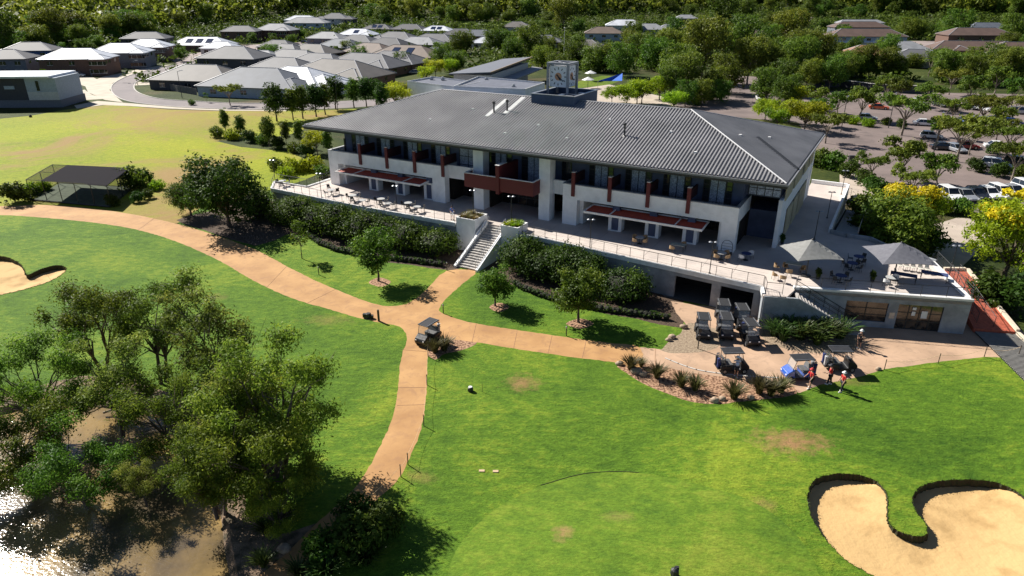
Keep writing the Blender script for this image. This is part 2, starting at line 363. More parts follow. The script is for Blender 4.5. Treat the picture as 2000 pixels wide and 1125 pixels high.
# order = priority
ZONES = [('hole', [bunkerA, bunkerB, pond]), ('path', [pathp]), ('garden_bed', [bedA, bedB]+ringD), ('gravel_bed', [bedC, bedD]), ('forecourt', [fore]),
  ('leaf_litter', [hedgebed, hedgebed2]), ('lake_bank', [bank]), ('road', [road]), ('footpath', drives), ('carpark', [carpark]), ('concrete_apron', [apron, pooldeck]), ('street', street),
  ('dry_field', [lawnfar]), ('putting_green', [gp(GREEN_, 5)]), ('pool_lawn', [poollawn, green2])]
class Set2:
    pass
allp = []; edges = []
def rough(poly, amp, step):
    out = []
    for i in range(len(poly)):
        p, q = poly[i], poly[(i+1) % len(poly)]; d = math.hypot(q[0]-p[0], q[1]-p[1]); n = max(1, min(12, int(d/step)))
        for k in range(n): t = k/n; out.append((p[0]+(q[0]-p[0])*t+random.uniform(-amp, amp), p[1]+(q[1]-p[1])*t+random.uniform(-amp, amp)))
    return out
for nm, ps in ZONES:
    if nm in ('path', 'garden_bed', 'forecourt', 'gravel_bed', 'leaf_litter', 'lake_bank'):
        for i in range(len(ps)): ps[i] = rough(ps[i], .045 if nm != 'lake_bank' else .3, .35 if nm != 'lake_bank' else 1.0)
def addpoly(poly):
    n0 = len(allp)
    for p in poly: allp.append(Vector((p[0], p[1])))
    k = len(poly)
    for i in range(k): edges.append((n0+i, n0+(i+1) % k))
for nm, ps in ZONES:
    for p in ps: addpoly(p)
GOLFLINE = 62.0
cam_cut = [(-75, 8), (95, 8), (95, 48), (60, 49.5), (36, 50.5), (-5, 76), (-45, 110), (-90, 112), (-120, 90)]
addpoly(cam_cut)
def grid(x0, x1, y0, y1, s, ex=None):
    for i, x in enumerate(np.arange(x0, x1, s)):
        for y in np.arange(y0, y1, s):
            if ex and ex[0] < x < ex[1] and ex[2] < y < ex[3]: continue
            allp.append(Vector((x+.3*s*random.random(), y+.3*s*random.random())))
grid(-60, 60, 16, 56, 1.6)
grid(-220, 240, 0, 230, 7.0, (-60, 60, 16, 56))
grid(-1500, 1500, -400, 1500, 60.0, (-220, 240, 0, 230))
for q in ((-5000,-2000),(5000,-2000),(5000,6000),(-5000,6000)): allp.append(Vector(q))
cv, ce, cf, _, _, _ = geometry.delaunay_2d_cdt(allp, edges, [], 0, 1e-4)
V = np.array([(v[0], v[1]) for v in cv]); FC = np.array([tuple(f) for f in cf if len(f) == 3])
cen = V[FC].mean(1)
zone = np.full(len(FC), -1)
for zi in range(len(ZONES)-1, -1, -1):
    for p in ZONES[zi][1]: zone[inpoly(cen, p)] = zi
golf = inpoly(cen, cam_cut)
ZV = np.array([hh(x, y) for x, y in V])
def patch_at(px, py, rx, ry, amt): x, y = G(px, py); return (x, y, rx, ry, amt)
g_golf = grassmat('fairway_turf', [(.040,.098,.008), (.098,.185,.013), (.24,.30,.026)], .09, [patch_at(1545,862,3.2,2.0,.9), patch_at(1020,748,1.7,1.6,.75), patch_at(1490,985,1.0,.8,.5), patch_at(820,930,1.2,1.0,.35), patch_at(1240,700,2.5,.8,.4), patch_at(1650,745,3,1.0,.3), patch_at(1100,1040,.7,1.0,.6), patch_at(585,440,2.5,2,.3), patch_at(640,625,3,1.5,.3), patch_at(420,580,1.5,1.2,.3)], brown=(.33,.18,.085), bump=.55)
g_field = grassmat('dry_field_turf', [(.12,.17,.005), (.24,.28,.008), (.37,.35,.015)], .02, [patch_at(380,240,26,20,.6), patch_at(300,225,40,14,.5), patch_at(330,335,9,14,.5), patch_at(100,395,14,3,.3)], brown=(.30,.20,.07), brown_amt=.5, bump=.4)
g_bed = mat('leaf_mulch', (.13,.08,.05), .95, (.035,.025,.015), 7.0, detail=9, bump=.8, bscale=25, world=True)
def stains(m, amt, dark, sc):
    """worn streaks and dirt of their own shape on a paved surface"""
    nt = m.node_tree; b = nt.nodes['Principled BSDF']; src = b.inputs['Base Color'].links[0].from_socket
    g = N(nt, 'ShaderNodeNewGeometry'); n1 = N(nt, 'ShaderNodeTexNoise', Scale=sc, Detail=12.0, Roughness=.72, Distortion=1.4); nt.links.new(g.outputs['Position'], n1.inputs['Vector'])
    mr = N(nt, 'ShaderNodeMapRange'); mr.inputs['From Min'].default_value = .5; mr.inputs['From Max'].default_value = .68; mr.inputs['To Max'].default_value = amt; nt.links.new(n1.outputs['Fac'], mr.inputs['Value'])
    mx = N(nt, 'ShaderNodeMix', data_type='RGBA'); nt.links.new(mr.outputs['Result'], mx.inputs['Factor']); nt.links.new(src, mx.inputs['A']); mx.inputs['B'].default_value = c4(dark)
    nt.links.new(mx.outputs['Result'], b.inputs['Base Color'])
ZM = {'path': mat('orange_concrete_path', (.52,.295,.115), .85, (.35,.18,.065), .35, detail=12, bump=.08, world=True, lo=.3, hi=.7),
 'garden_bed': mat('rusty_gravel_mulch', (.50,.30,.18), .95, (.13,.06,.03), 5.0, detail=9, bump=.9, bscale=14, world=True, lo=.4, hi=.6),
 'gravel_bed': mat('pale_gravel', (.40,.31,.21), .95, (.20,.14,.09), 6.0, detail=9, bump=.7, bscale=20, world=True),
 'forecourt': mat('pale_concrete_forecourt', (.52,.345,.225), .85, (.36,.235,.15), .25, detail=9, bump=.08, world=True),
 'leaf_litter': g_bed,
 'lake_bank': mat('leaf_litter_bank', (.30,.20,.13), .95, (.07,.055,.03), 1.6, detail=10, bump=.9, bscale=12, world=True),
 'road': mat('worn_asphalt_road', (.24,.205,.20), .9, (.19,.165,.165), .1, detail=9, world=True),
 'footpath': mat('pale_concrete_footpath', (.55,.48,.38), .9, (.44,.38,.30), .3, detail=8, world=True),
 'carpark': mat('brown_asphalt', (.215,.165,.150), .9, (.15,.115,.105), .12, detail=9, world=True),
 'concrete_apron': mat('apron_concrete', (.50,.42,.34), .9, (.40,.33,.27), .25, detail=9, world=True),
 'street': mat('pinkish_street', (.30,.24,.22), .9, (.24,.19,.18), .1, detail=8, world=True),
 'dry_field': g_field, 'putting_green': grassmat('green_turf', [(.055,.120,.012), (.115,.195,.016), (.21,.26,.03)], .12, [patch_at(1100,1040,.7,1.0,.8), patch_at(1210,1010,1.2,.8,.3)], brown=(.33,.20,.09), bump=.3), 'pool_lawn': grassmat('pool_turf', [(.05,.10,.010), (.10,.16,.014), (.2,.24,.02)], .05)}
stains(ZM['path'], .6, (.27,.14,.07), .9); stains(ZM['forecourt'], .6, (.25,.17,.12), .8); stains(ZM['carpark'], .6, (.09,.075,.07), .25); stains(ZM['road'], .5, (.12,.11,.11), .2); stains(ZM['concrete_apron'], .5, (.22,.18,.15), .4)
stains(white, .22, (.45,.44,.42), .5); stains(greyrender, .5, (.15,.16,.165), .6); stains(roofm, .35, (.19,.185,.185), .3)
def ground_obj(name, sel, m):
    f = FC[sel]
    if not len(f): return
    u, inv = np.unique(f, return_inverse=True); f2 = inv.reshape(f.shape)
    me = bpy.data.meshes.new(name); vs = np.column_stack([V[u], ZV[u]])
    me.from_pydata(vs.tolist(), [], f2.tolist()); me.materials.append(m)
    me.polygons.foreach_set('use_smooth', [True]*len(f2)); me.update()
    o = bpy.data.objects.new(name, me); col.objects.link(o); tag(o, kind='structure'); return o
for zi, (nm, ps) in enumerate(ZONES):
    if nm == 'hole': continue
    ground_obj(nm, zone == zi, ZM[nm])
ground_obj('fairway', (zone == -1) & golf, g_golf)
g_lawn = grassmat('rough_ground', [(.018,.030,.006), (.04,.058,.010), (.10,.105,.022)], .05, brown=(.10,.075,.04), brown_amt=.35)
ground_obj('ground', (zone == -1) & ~golf, g_lawn)
# ---- bunkers: grassy lip, then a sand floor below the turf
sandm = mat('bunker_sand', (.56,.365,.155), .95, (.35,.215,.08), .55, detail=12, bump=.5, bscale=3.0, world=True, lo=.25, hi=.5)
nt = sandm.node_tree; b = nt.nodes['Principled BSDF']; wv = N(nt, 'ShaderNodeTexWave', Scale=1.6, Distortion=9.0, Detail=3.0); wv.inputs['Detail Scale'].default_value = .35
gg = N(nt, 'ShaderNodeNewGeometry'); nt.links.new(gg.outputs['Position'], wv.inputs['Vector'])
old = b.inputs['Normal'].links[0].from_socket; b2 = N(nt, 'ShaderNodeBump', Strength=.12, Distance=.01); nt.links.new(wv.outputs['Fac'], b2.inputs['Height']); nt.links.new(old, b2.inputs['Normal']); nt.links.new(b2.outputs['Normal'], b.inputs['Normal'])
lipm = mat('cut_turf_lip', (.035,.05,.012), .95, (.05,.035,.02), 6.0, detail=6, bump=.8, world=True)
def bunker(poly, name, deep):
    n = len(poly); inner, sg = offset_in(poly, .05)
    dep = []
    for i in range(n):
        a = np.array(poly[i-1]); b = np.array(poly[(i+1) % n]); t = b-a; t /= np.linalg.norm(t)
        out = -np.array([-t[1], t[0]])*sg
        dep.append(.07+deep*sst(-.15, .75, out @ np.array([-.45, .89])))
    dep = [sum(dep[(i+k) % n] for k in range(-2, 3))/5 for i in range(n)]
    m = MB(); vs = [(p[0], p[1], hh(*p)+.03) for p in poly]+[(q[0], q[1], hh(*q)-d) for q, d in zip(inner, dep)]
    fs = []
    for i in range(n):
        j = (i+1) % n; fs.append((i, j, j+n, i+n) if sg < 0 else (j, i, i+n, j+n))
    m.add(vs, fs)
    tag(m.build('bunker_lip', lipm), kind='structure')
    pts = [Vector(p) for p in inner]; ed = [(i, (i+1) % n) for i in range(n)]
    xs = [p[0] for p in inner]; ys = [p[1] for p in inner]
    gxy = np.array([(x+random.uniform(-.15,.15), y+random.uniform(-.15,.15)) for x in np.arange(min(xs), max(xs), .6) for y in np.arange(min(ys), max(ys), .6)])
    gxy = gxy[inpoly(gxy, inner)]
    pts += [Vector(p) for p in gxy]
    v2, _, f2, _, _, _ = geometry.delaunay_2d_cdt(pts, ed, [], 1, 1e-4)
    ia = np.array(inner); dd = np.array(dep); vz = []
    for v in v2:
        d2 = (ia[:,0]-v[0])**2+(ia[:,1]-v[1])**2; w = 1/(d2+.02)**1.3; e = math.sqrt(d2.min())
        z = hh(v[0], v[1])-(w*dd).sum()/w.sum() - .18*(1-math.exp(-e/1.2)) + .035*math.sin(v[0]*2.1+v[1])*math.sin(v[1]*1.7)*min(1, e)
        vz.append((v[0], v[1], z))
    b = MB(); fl = []
    for f in f2:
        a, q, c = [vz[i] for i in f[:3]]
        if (q[0]-a[0])*(c[1]-a[1])-(c[0]-a[0])*(q[1]-a[1]) < 0: f = f[::-1]
        fl.append(tuple(f))
    b.add(vz, fl); tag(b.build(name, sandm, smooth=True), kind='structure')
bunker(bunkerA, 'bunker_sand', .42); bunker(bunkerB, 'bunker_sand', .45)
RIMS = [bunkerA, bunkerB]
# ---- pond
def ring(poly, ins, z0f, z1, name, m):
    n = len(poly); inner, sg = offset_in(poly, ins); b = MB()
    b.add([(p[0], p[1], z0f(p)) for p in poly]+[(q[0], q[1], z1) for q in inner], [((i, (i+1) % n, (i+1) % n+n, i+n) if sg < 0 else ((i+1) % n, i, i+n, (i+1) % n+n)) for i in range(n)])
    return tag(b.build(name, m, smooth=True), kind='structure')
ring(pond, .9, lambda p: hh(*p), -1.1, 'pond_edge', ZM['lake_bank'])
wm, nt, b = nodes('murky_pond_water')
tc = N(nt, 'ShaderNodeNewGeometry'); no = N(nt, 'ShaderNodeTexNoise', Scale=.25, Detail=4.0); nt.links.new(tc.outputs['Position'], no.inputs['Vector'])
rp = N(nt, 'ShaderNodeValToRGB'); rp.color_ramp.elements[0].position = .38; rp.color_ramp.elements[1].position = .62
rp.color_ramp.elements[0].color = (.10,.075,.045,1); rp.color_ramp.elements[1].color = (.30,.20,.075,1)
nt.links.new(no.outputs['Fac'], rp.inputs['Fac']); nt.links.new(rp.outputs['Color'], b.inputs['Base Color'])
b.inputs['Roughness'].default_value = .10; b.inputs['Specular IOR Level'].default_value = .6
mp = N(nt, 'ShaderNodeMapping'); mp.inputs['Scale'].default_value = (1, 1.8, 1); mp.inputs['Rotation'].default_value = (0, 0, .5); nt.links.new(tc.outputs['Position'], mp.inputs['Vector'])
n2 = N(nt, 'ShaderNodeTexNoise', Scale=3.0, Detail=3.0, Roughness=.55); nt.links.new(mp.outputs['Vector'], n2.inputs['Vector'])
bp = N(nt, 'ShaderNodeBump', Strength=.8, Distance=.02); nt.links.new(n2.outputs['Fac'], bp.inputs['Height']); nt.links.new(bp.outputs['Normal'], b.inputs['Normal'])
pw = MB(); inner, sg = offset_in(pond, .25); pw.prism(inner, -.75, -.5); tag(pw.build('water', wm), kind='structure')
# ---- kerbs of the road, carpark islands
kerbm = mat('pale_kerb', (.55,.52,.47), .85)
def kerb(pts, w=.3, h=.13, name='kerb'):
    m = MB()
    for a, b_ in zip(pts[:-1], pts[1:]):
        d = math.hypot(b_[0]-a[0], b_[1]-a[1]); m.cbox((a[0]+b_[0])/2, (a[1]+b_[1])/2, hh(*a)+h/2-.02, d+.1, w, h+.04, math.atan2(b_[1]-a[1], b_[0]-a[0]))
    return tag(m.build(name, kerbm), kind='structure')
kr = gp([(340,128),(300,135),(252,148),(224,162),(217,175),(228,189),(255,199),(310,206),(380,211),(480,214),(600,214)]); kerb(smooth_poly(kr, 4, False))
kr = gp([(350,138),(308,146),(272,157),(262,168),(266,178),(285,187),(320,194),(400,199),(480,202),(600,200)]); kerb(smooth_poly(kr, 4, False))
kerb(smooth_poly(gp([(1300,700),(1360,722),(1440,733),(1520,738)]), 4, False), .12, .04, 'concrete_joint')
# path joints: thin saw cuts
jm = mat('dark_joint', (.36,.20,.11), .9)
jb = MB()
for (a, b_) in [((785,683),(836,687)),((778,757),(832,757)),((776,792),(833,790)),((560,520),(520,562)),((655,565),(600,592)),((1010,645),(1003,680)),((1078,655),(1070,691)),((1145,664),(1137,699)),((1280,682),(1279,719)),((930,632),(922,667)),((300,427),(270,449)),((440,465),(405,500))]:
    p = G(*a); q = G(*b_); d = math.hypot(q[0]-p[0], q[1]-p[1])
    for k in range(6):
        t0, t1 = k/6, (k+1)/6; mx, my = p[0]+(q[0]-p[0])*(t0+t1)/2, p[1]+(q[1]-p[1])*(t0+t1)/2
        jb.cbox(mx, my, hh(mx, my)+.006, d/6, .035, .014, math.atan2(q[1]-p[1], q[0]-p[0]))
tag(jb.build('path_joint', jm), kind='structure')
# ================================================================== CLUBHOUSE (local a,b,z)
club = empty('clubhouse', (OX, OY, 0), YAW, 'long white two storey clubhouse with grey corrugated hip roof and clock tower', 'clubhouse')
ZE, ZR, L_, D_ = 11.1, 15.0, 62.4, 27.9
RA, RB, RMID = -49.0, -13.6, 14.0
TZ = 3.1
# --- corrugated roof: one wave per 0.42 m
def wave(t, pitch=.38, h=.14):
    x = (t/pitch) % 1.0
    if x < .5: return 0
    if x < .58: return h*(x-.5)/.08
    if x < .94: return h
    return h*(1-(x-.94)/.06)
def wave_xs(x0, x1, pitch=.38):
    xs = []; k = math.floor(x0/pitch)
    while k*pitch < x1:
        for u in (0, .5, .58, .94):
            x = (k+u)*pitch
            if x0 < x < x1: xs.append(x)
        k += 1
    return [x0]+xs+[x1-1e-4]
rf = MB()
def face_long(front):
    xs = wave_xs(-L_, 0); vs = []; fs = []
    for x in xs:
        dep = RMID if front else D_-RMID
        tt = max(0.0, min(1.0, (x+L_)/(L_+RA), x/RB)); w = wave(x)
        y0 = 0 if front else D_; y1 = y0+(dep*tt if front else -dep*tt)
        vs.append((x, y0, ZE+w)); vs.append((x, y1, ZE+(ZR-ZE)*tt+w))
    for i in range(len(xs)-1):
        f = (2*i, 2*i+2, 2*i+3, 2*i+1); fs.append(f if front else f[::-1])
    rf.add(vs, fs)
def face_end(right):
    ys = wave_xs(0, D_); vs = []; fs = []
    for y in ys:
        tt = max(0.0, min(1.0, y/RMID, (D_-y)/(D_-RMID))); w = wave(y)
        x0 = 0 if right else -L_; x1 = x0+(RB if right else L_+RA)*tt
        vs.append((x0, y, ZE+w)); vs.append((x1, y, ZE+(ZR-ZE)*tt+w))
    for i in range(len(ys)-1):
        f = (2*i, 2*i+2, 2*i+3, 2*i+1); fs.append(f if right else f[::-1])
    rf.add(vs, fs)
face_long(True); face_long(False); face_end(True); face_end(False)
roof = rf.build('roof', roofm, club)
ef = MB()
for (x0,x1,y0,y1) in ((-L_,0,-.12,0),(-L_,0,D_,D_+.12),(-L_-.12,-L_,-.12,D_+.12),(0,.12,-.12,D_+.12)): ef.box(x0,x1,y0,y1,ZE-.42,ZE+.02)
ef.box(-L_+.01, -.01, .01, D_-.01, ZE-.4, ZE-.3)
ef.build('eave_fascia', fascia, roof)
gt = MB()
for (x0,x1,y0,y1) in ((-L_-.13,.13,-.24,-.12),(-L_-.13,.13,D_+.12,D_+.24),(-L_-.24,-L_-.12,-.24,D_+.24),(.12,.24,-.24,D_+.24)): gt.box(x0,x1,y0,y1,ZE-.16,ZE+.03)
gt.build('gutter', mat('grey_gutter', (.25,.25,.26), .4), roof)
rc = MB(); e = ZE+.1; r = ZR+.1
P_ = dict(fl=(-L_,0,e), fr=(0,0,e), bl=(-L_,D_,e), br=(0,D_,e), l=(RA,RMID,r), r=(RB,RMID,r))
for a, b_ in (('fl','l'),('bl','l'),('fr','r'),('br','r'),('l','r')): rc.bar(P_[a], P_[b_], .10, 6)
rc.build('ridge_capping', ridgem, roof)
def roofz(a, b):
    return ZE+(ZR-ZE)*min((a+L_)/(L_+RA), a/RB, b/RMID, (D_-b)/(D_-RMID))
# white translucent strips, skylight slots, pipes
st = MB()
for a0, b0, b1 in ((-38.2, 7.4, 12.6), (-36.2, 8.6, 13.6)):
    st.hexa([(a0,b0,roofz(a0,b0)+.06),(a0+.62,b0,roofz(a0+.62,b0)+.06),(a0+.62,b1,roofz(a0+.62,b1)+.06),(a0,b1,roofz(a0,b1)+.06),
             (a0,b0,roofz(a0,b0)+.16),(a0+.62,b0,roofz(a0+.62,b0)+.16),(a0+.62,b1,roofz(a0+.62,b1)+.16),(a0,b1,roofz(a0,b1)+.16)])
build_each(st, 'pale_roof_strip', mat('pale_roof_strip', (.62,.62,.6), .5), roof)
for a, b_ in ((-37.5, 8.6), (-36.0, 9.4), (-18.8, 6.1)):
    z = roofz(a, b_); p = MB(); p.bar((a,b_,z-.1),(a,b_,z+1.3),.11,8); p.lathe([(.2,0),(.2,.22),(.05,.3)], (a,b_,z+1.25), 8); p.lathe([(.3,0),(.12,.16)], (a,b_,z+.02), 8)
    p.build('vent_pipe', dark, roof)
for a, b_ in ((-45,5),(-41,9),(-30,6.5),(-25,4),(-14,8),(-10,4),(-22,9.5),(-33,3.6),(-7,11),(-4.5,15)):
    z = roofz(a, b_); p = MB(); p.cbox(a, b_, z+.12, .28, .35, .2); p.build('roof_anchor', white2, roof)
sk = MB()
for b0, b1, a0 in ((13.0, 6.4, -5.6),):
    n = 12
    for i in range(n):
        t0, t1 = i/n, (i+1)/n; A0, A1 = a0+(a0*-.98+0)*t0, a0+(a0*-.98)*t1; B0, B1 = b0+(b1-b0)*t0, b0+(b1-b0)*t1
        for off, w_, h_, q in ((-.3, .55, .16, 0),):
            z0, z1 = roofz(A0, B0), roofz(A1, B1)
            sk.hexa([(A0+off,B0+off,z0),(A1+off,B1+off,z1),(A1+off+w_,B1+off+w_,z1),(A0+off+w_,B0+off+w_,z0),(A0+off,B0+off,z0+h_),(A1+off,B1+off,z1+h_),(A1+off+w_,B1+off+w_,z1+h_),(A0+off+w_,B0+off+w_,z0+h_)])
sk.build('roof_slot', dark, roof)
# --- main body shell: dark core (interior rooms) behind the facade
core = MB()
core.box(-58.6, -1.2, 7.2, 27.0, TZ, 6.2)          # ground floor rooms
core.box(-59.0, -4.5, 3.9, 27.2, 6.5, ZE-.45)       # upper floor
core.box(-4.5, -1.0, 5.0, 27.0, 8.3, ZE-.46)
build_each(core, 'wall', bluegrey, club)
# --- white portal frames of both blocks
def block(a0, a1, o0, o1, bf=1.0):
    w = MB()
    w.box(a0, a1, bf, bf+.32, 6.15, 7.85)                    # parapet band
    w.box(a0, o0, bf+.002, bf+1.0, TZ, 6.15); w.box(o1, a1, bf+.002, bf+1.0, TZ, 6.15)   # end piers
    w.box(a0, a0+.3, bf+.32, 7.0, 6.15, 7.85); w.box(a1-.3, a1, bf+.32, 7.0, 6.15, 7.85)  # returns
    w.box(a0+.3, a1-.3, bf+.32, 3.9, 6.2, 6.48)               # balcony slab
    w.build('portal_frame', white, club)
    c = MB(); c.box(a0-.04, a1+.04, bf-.05, bf+.38, 7.85, 7.92); c.box(a0-.04, a0+.34, bf+.38, 7.0, 7.85, 7.92); c.box(a1-.34, a1+.04, bf+.38, 7.0, 7.85, 7.92)
    c.build('parapet_coping', mat('grey_coping', (.45,.45,.45), .6), club)
block(-59.6, -40.3, -58.0, -42.2); block(-23.9, -4.2, -22.1, -5.8)
# rear balcony glass line: dark balustrade behind the parapet
# --- side return walls of ground floor recess
gw = MB()
gw.box(-58.0, -57.6, 2.0, 7.3, TZ, 6.15); gw.box(-42.6, -42.2, 2.0, 7.3, TZ, 6.15)
gw.box(-22.1, -21.7, 2.0, 7.3, TZ, 6.15); gw.box(-6.2, -5.8, 2.0, 7.3, TZ, 6.15)
build_each(gw, 'recess_wall', white, club)
cl = MB(); cl.box(-58, -42.2, 2.0, 7.3, 6.05, 6.15); cl.box(-22.1, -5.8, 2.0, 7.3, 6.05, 6.15); build_each(cl, 'soffit', mat('grey_soffit', (.2,.2,.21), .8), club)
# glazing helper: frame bars + pane
def window(a0, a1, z0, z1, b, nx=4, nz=3, kind='glass', par=None, t=.07):
    par = par or club
    f = MB()
    for i in range(nx+1):
        x = a0+(a1-a0)*i/nx; f.box(x-t/2, x+t/2, b-.09, b-.01, z0, z1)
    for j in range(nz+1):
        z = z0+(z1-z0)*j/nz; f.box(a0-t/2, a1+t/2, b-.085, b-.012, z-t/2, z+t/2)
    w = f.build('window', dark, par)
    p = MB(); p.box(a0, a1, b-.05, b-.03, z0, z1)
    p.build('pane', {'glass': glass, 'curtain': curtain, 'warm': WARM}[kind], w)
    return w
WARM = mat('window_painted_lit_room', (.10,.065,.04), .15, (.008,.008,.01), 1.1, detail=7, spec=.8, lo=.48, hi=.66)  # warm room light painted as brown blotches on an opaque pane
for a0, a1 in ((-57.4,-53.6),(-53.0,-49.0),(-48.4,-44.6),(-44.0,-42.7)): window(a0, a1, TZ+.05, 5.9, 7.2, 4, 3, 'warm')
for a0, a1 in ((-21.6,-18.2),(-17.6,-13.8),(-13.2,-9.6),(-9.0,-6.3)): window(a0, a1, TZ+.05, 5.9, 7.2, 4, 3, 'warm')
# ground floor columns with blue-grey inset panel
for a in (-52.2, -47.7, -43.4+.35, -17.5, -13.2, -9.0):
    c = MB(); c.box(a-.78, a-.42, 1.3, 2.3, TZ, 5.1); c.box(a+.42, a+.78, 1.3, 2.3, TZ, 5.1); c.box(a-.78, a+.78, 1.3, 2.3, 5.1, 5.3); c.box(a-.78,a+.78,1.28,2.32,TZ,TZ+.12)
    o = c.build('column', white, club)
    c = MB(); c.box(a-.42, a+.42, 1.42, 2.2, TZ+.12, 5.1); c.box(a-.4, a+.4, 1.42, 2.0, 5.3, 6.05); c.build('column_panel', bluegrey, o)
# --- red slatted awnings in white frames
for a0, a1 in ((-57.2, -43.0), (-20.6, -7.3)):
    f = MB(); zf = 5.42
    f.box(a0, a1, -.62, -.48, zf-.1, zf+.12); f.box(a0, a1, 2.2, 2.3, zf+.06, zf+.2)
    for x in (a0, a0+3.0, a1-3.0, a1-.1): f.hexa([(x,-.5,zf-.08),(x+.1,-.5,zf-.08),(x+.1,2.2,zf+.05),(x,2.2,zf+.05),(x,-.5,zf+.13),(x+.1,-.5,zf+.13),(x+.1,2.2,zf+.24),(x,2.2,zf+.24)])
    aw = f.build('awning', white2, club)
    s = MB(); nsl = 18
    for i in range(nsl):
        y = -.42+2.55*i/nsl; s.hexa([(a0+.1,y,zf-.02),(a1-.1,y,zf-.02),(a1-.1,y+.11,zf+.06),(a0+.1,y+.11,zf+.06),(a0+.1,y,zf+.0),(a1-.1,y,zf+.0),(a1-.1,y+.11,zf+.08),(a0+.1,y+.11,zf+.08)])
    s.build('awning_slats', awnred, aw)
# --- upper floor windows
def unit(a0, a1, b=3.9):
    w = a1-a0; s = w*.2
    window(a0, a0+s, 6.6, 9.8, b, 1, 5, 'glass'); window(a0+s+.08, a1-s-.08, 6.55, 9.9, b, 2, 1, 'curtain'); window(a1-s, a1, 6.6, 9.8, b, 1, 5, 'glass')
for a0, a1 in ((-57.6,-54.7),(-53.2,-50.3),(-48.7,-45.8),(-44.2,-41.3),(-21.9,-19.0),(-17.5,-14.5),(-13.1,-10.1),(-8.7,-5.7)): unit(a0, a1)
# red fins dividing the balconies
for a in (-53.8, -49.3, -44.8, -40.45, -22.6, -18.2, -13.8, -9.4):
    m = MB(); m.box(a-.2, a+.2, .8, 1.0, 6.55, 9.32)
    o = m.build('balcony_fin', redm, club); m = MB(); m.box(a-.1, a+.1, 1.0, 3.9, 7.93, 9.0); m.build('balcony_screen', shaded_red, o)
    m = MB(); m.box(a-.2, a+.2, .76, 1.3, 9.32, 9.38); m.build('fin_cap', white2, o)
    m = MB(); m.box(a-.08, a+.08, 1.34, 3.9, 6.5, 7.9); m.build('fin_panel', bluegrey, o)
# balcony floor planting / dark rail
rl = MB()
for a0, a1 in ((-59.3,-40.6),(-23.6,-4.5)):
    rl = MB(); rl.box(a0, a1, 1.5, 1.54, 7.95, 8.0)
    k = a0
    while k < a1: rl.box(k-.015, k+.015, 1.5, 1.53, 7.0, 7.95); k += 1.5
    rl.build('balcony_rail', dark, club)
# --- centre bay
c = MB()
c.box(-36.0, -34.6, 1.0, 2.4, TZ, ZE-.45); c.box(-27.0, -25.6, 1.0, 2.4, TZ, ZE-.45)   # tall piers
c.box(-40.3, -36.0, 2.0, 2.3, 6.2, 7.85); c.box(-25.6, -23.9, 2.0, 2.3, 6.2, 7.85)     # link parapets
c.box(-40.3, -36.0, 2.3, 3.9, 6.2, 6.46); c.box(-25.6, -23.9, 2.3, 3.9, 6.2, 6.46)
build_each(c, 'centre_pier', white, club)
rb = MB(); rb.box(-36.2, -26.85, -.75, -.6, 6.3, 7.95); rb.box(-36.2, -36.05, -.6, .98, 6.3, 7.95); rb.box(-27.0, -26.85, -.6, .98, 6.3, 7.95)
rb.box(-36.04, -27.01, -.59, 3.88, 6.32, 6.5); rb.box(-31.75,-31.3,-.9,1.0,6.0,9.4)
cb = rb.build('red_balcony', redm, club)
rb = MB(); rb.box(-36.25, -26.8, -.8, -.55, 7.95, 8.02); rb.box(-36.25,-36.0,-.55,.98,7.95,8.02); rb.box(-27.05,-26.8,-.55,.98,7.95,8.02); rb.box(-31.8,-31.25,-.95,1.0,9.4,9.46); rb.build('balcony_coping', white2, cb)
rb = MB(); rb.box(-31.7,-31.35,1.0,3.9,6.5,9.2); rb.build('balcony_divider', redm, cb)
window(-35.4, -32.2, 6.6, 10.2, 3.9, 4, 4, 'glass'); window(-34.5, -32.9, 6.55, 10.0, 3.86, 2, 1, 'curtain')
window(-30.8, -27.4, 6.6, 10.2, 3.9, 4, 4, 'glass'); window(-30.0, -28.2, 6.55, 10.0, 3.86, 2, 1, 'curtain')
window(-39.8, -37.2, 6.6, 9.8, 3.9, 2, 3, 'curtain'); window(-25.4, -24.2, 6.6, 9.8, 3.9, 2, 3, 'glass')
window(-34.3, -27.3, TZ+.05, 5.9, 5.2, 6, 3, 'warm')
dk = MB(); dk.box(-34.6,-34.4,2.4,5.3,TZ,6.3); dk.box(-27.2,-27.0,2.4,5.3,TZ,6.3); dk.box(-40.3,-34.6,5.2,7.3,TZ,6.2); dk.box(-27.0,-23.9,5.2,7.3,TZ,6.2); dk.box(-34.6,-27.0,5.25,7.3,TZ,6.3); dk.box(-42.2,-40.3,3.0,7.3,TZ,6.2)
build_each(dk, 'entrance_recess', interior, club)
window(-39.6, -36.6, TZ+.05, 5.9, 5.15, 3, 2, 'warm'); window(-26.6, -24.2, TZ+.05, 5.9, 5.15, 2, 2, 'warm')
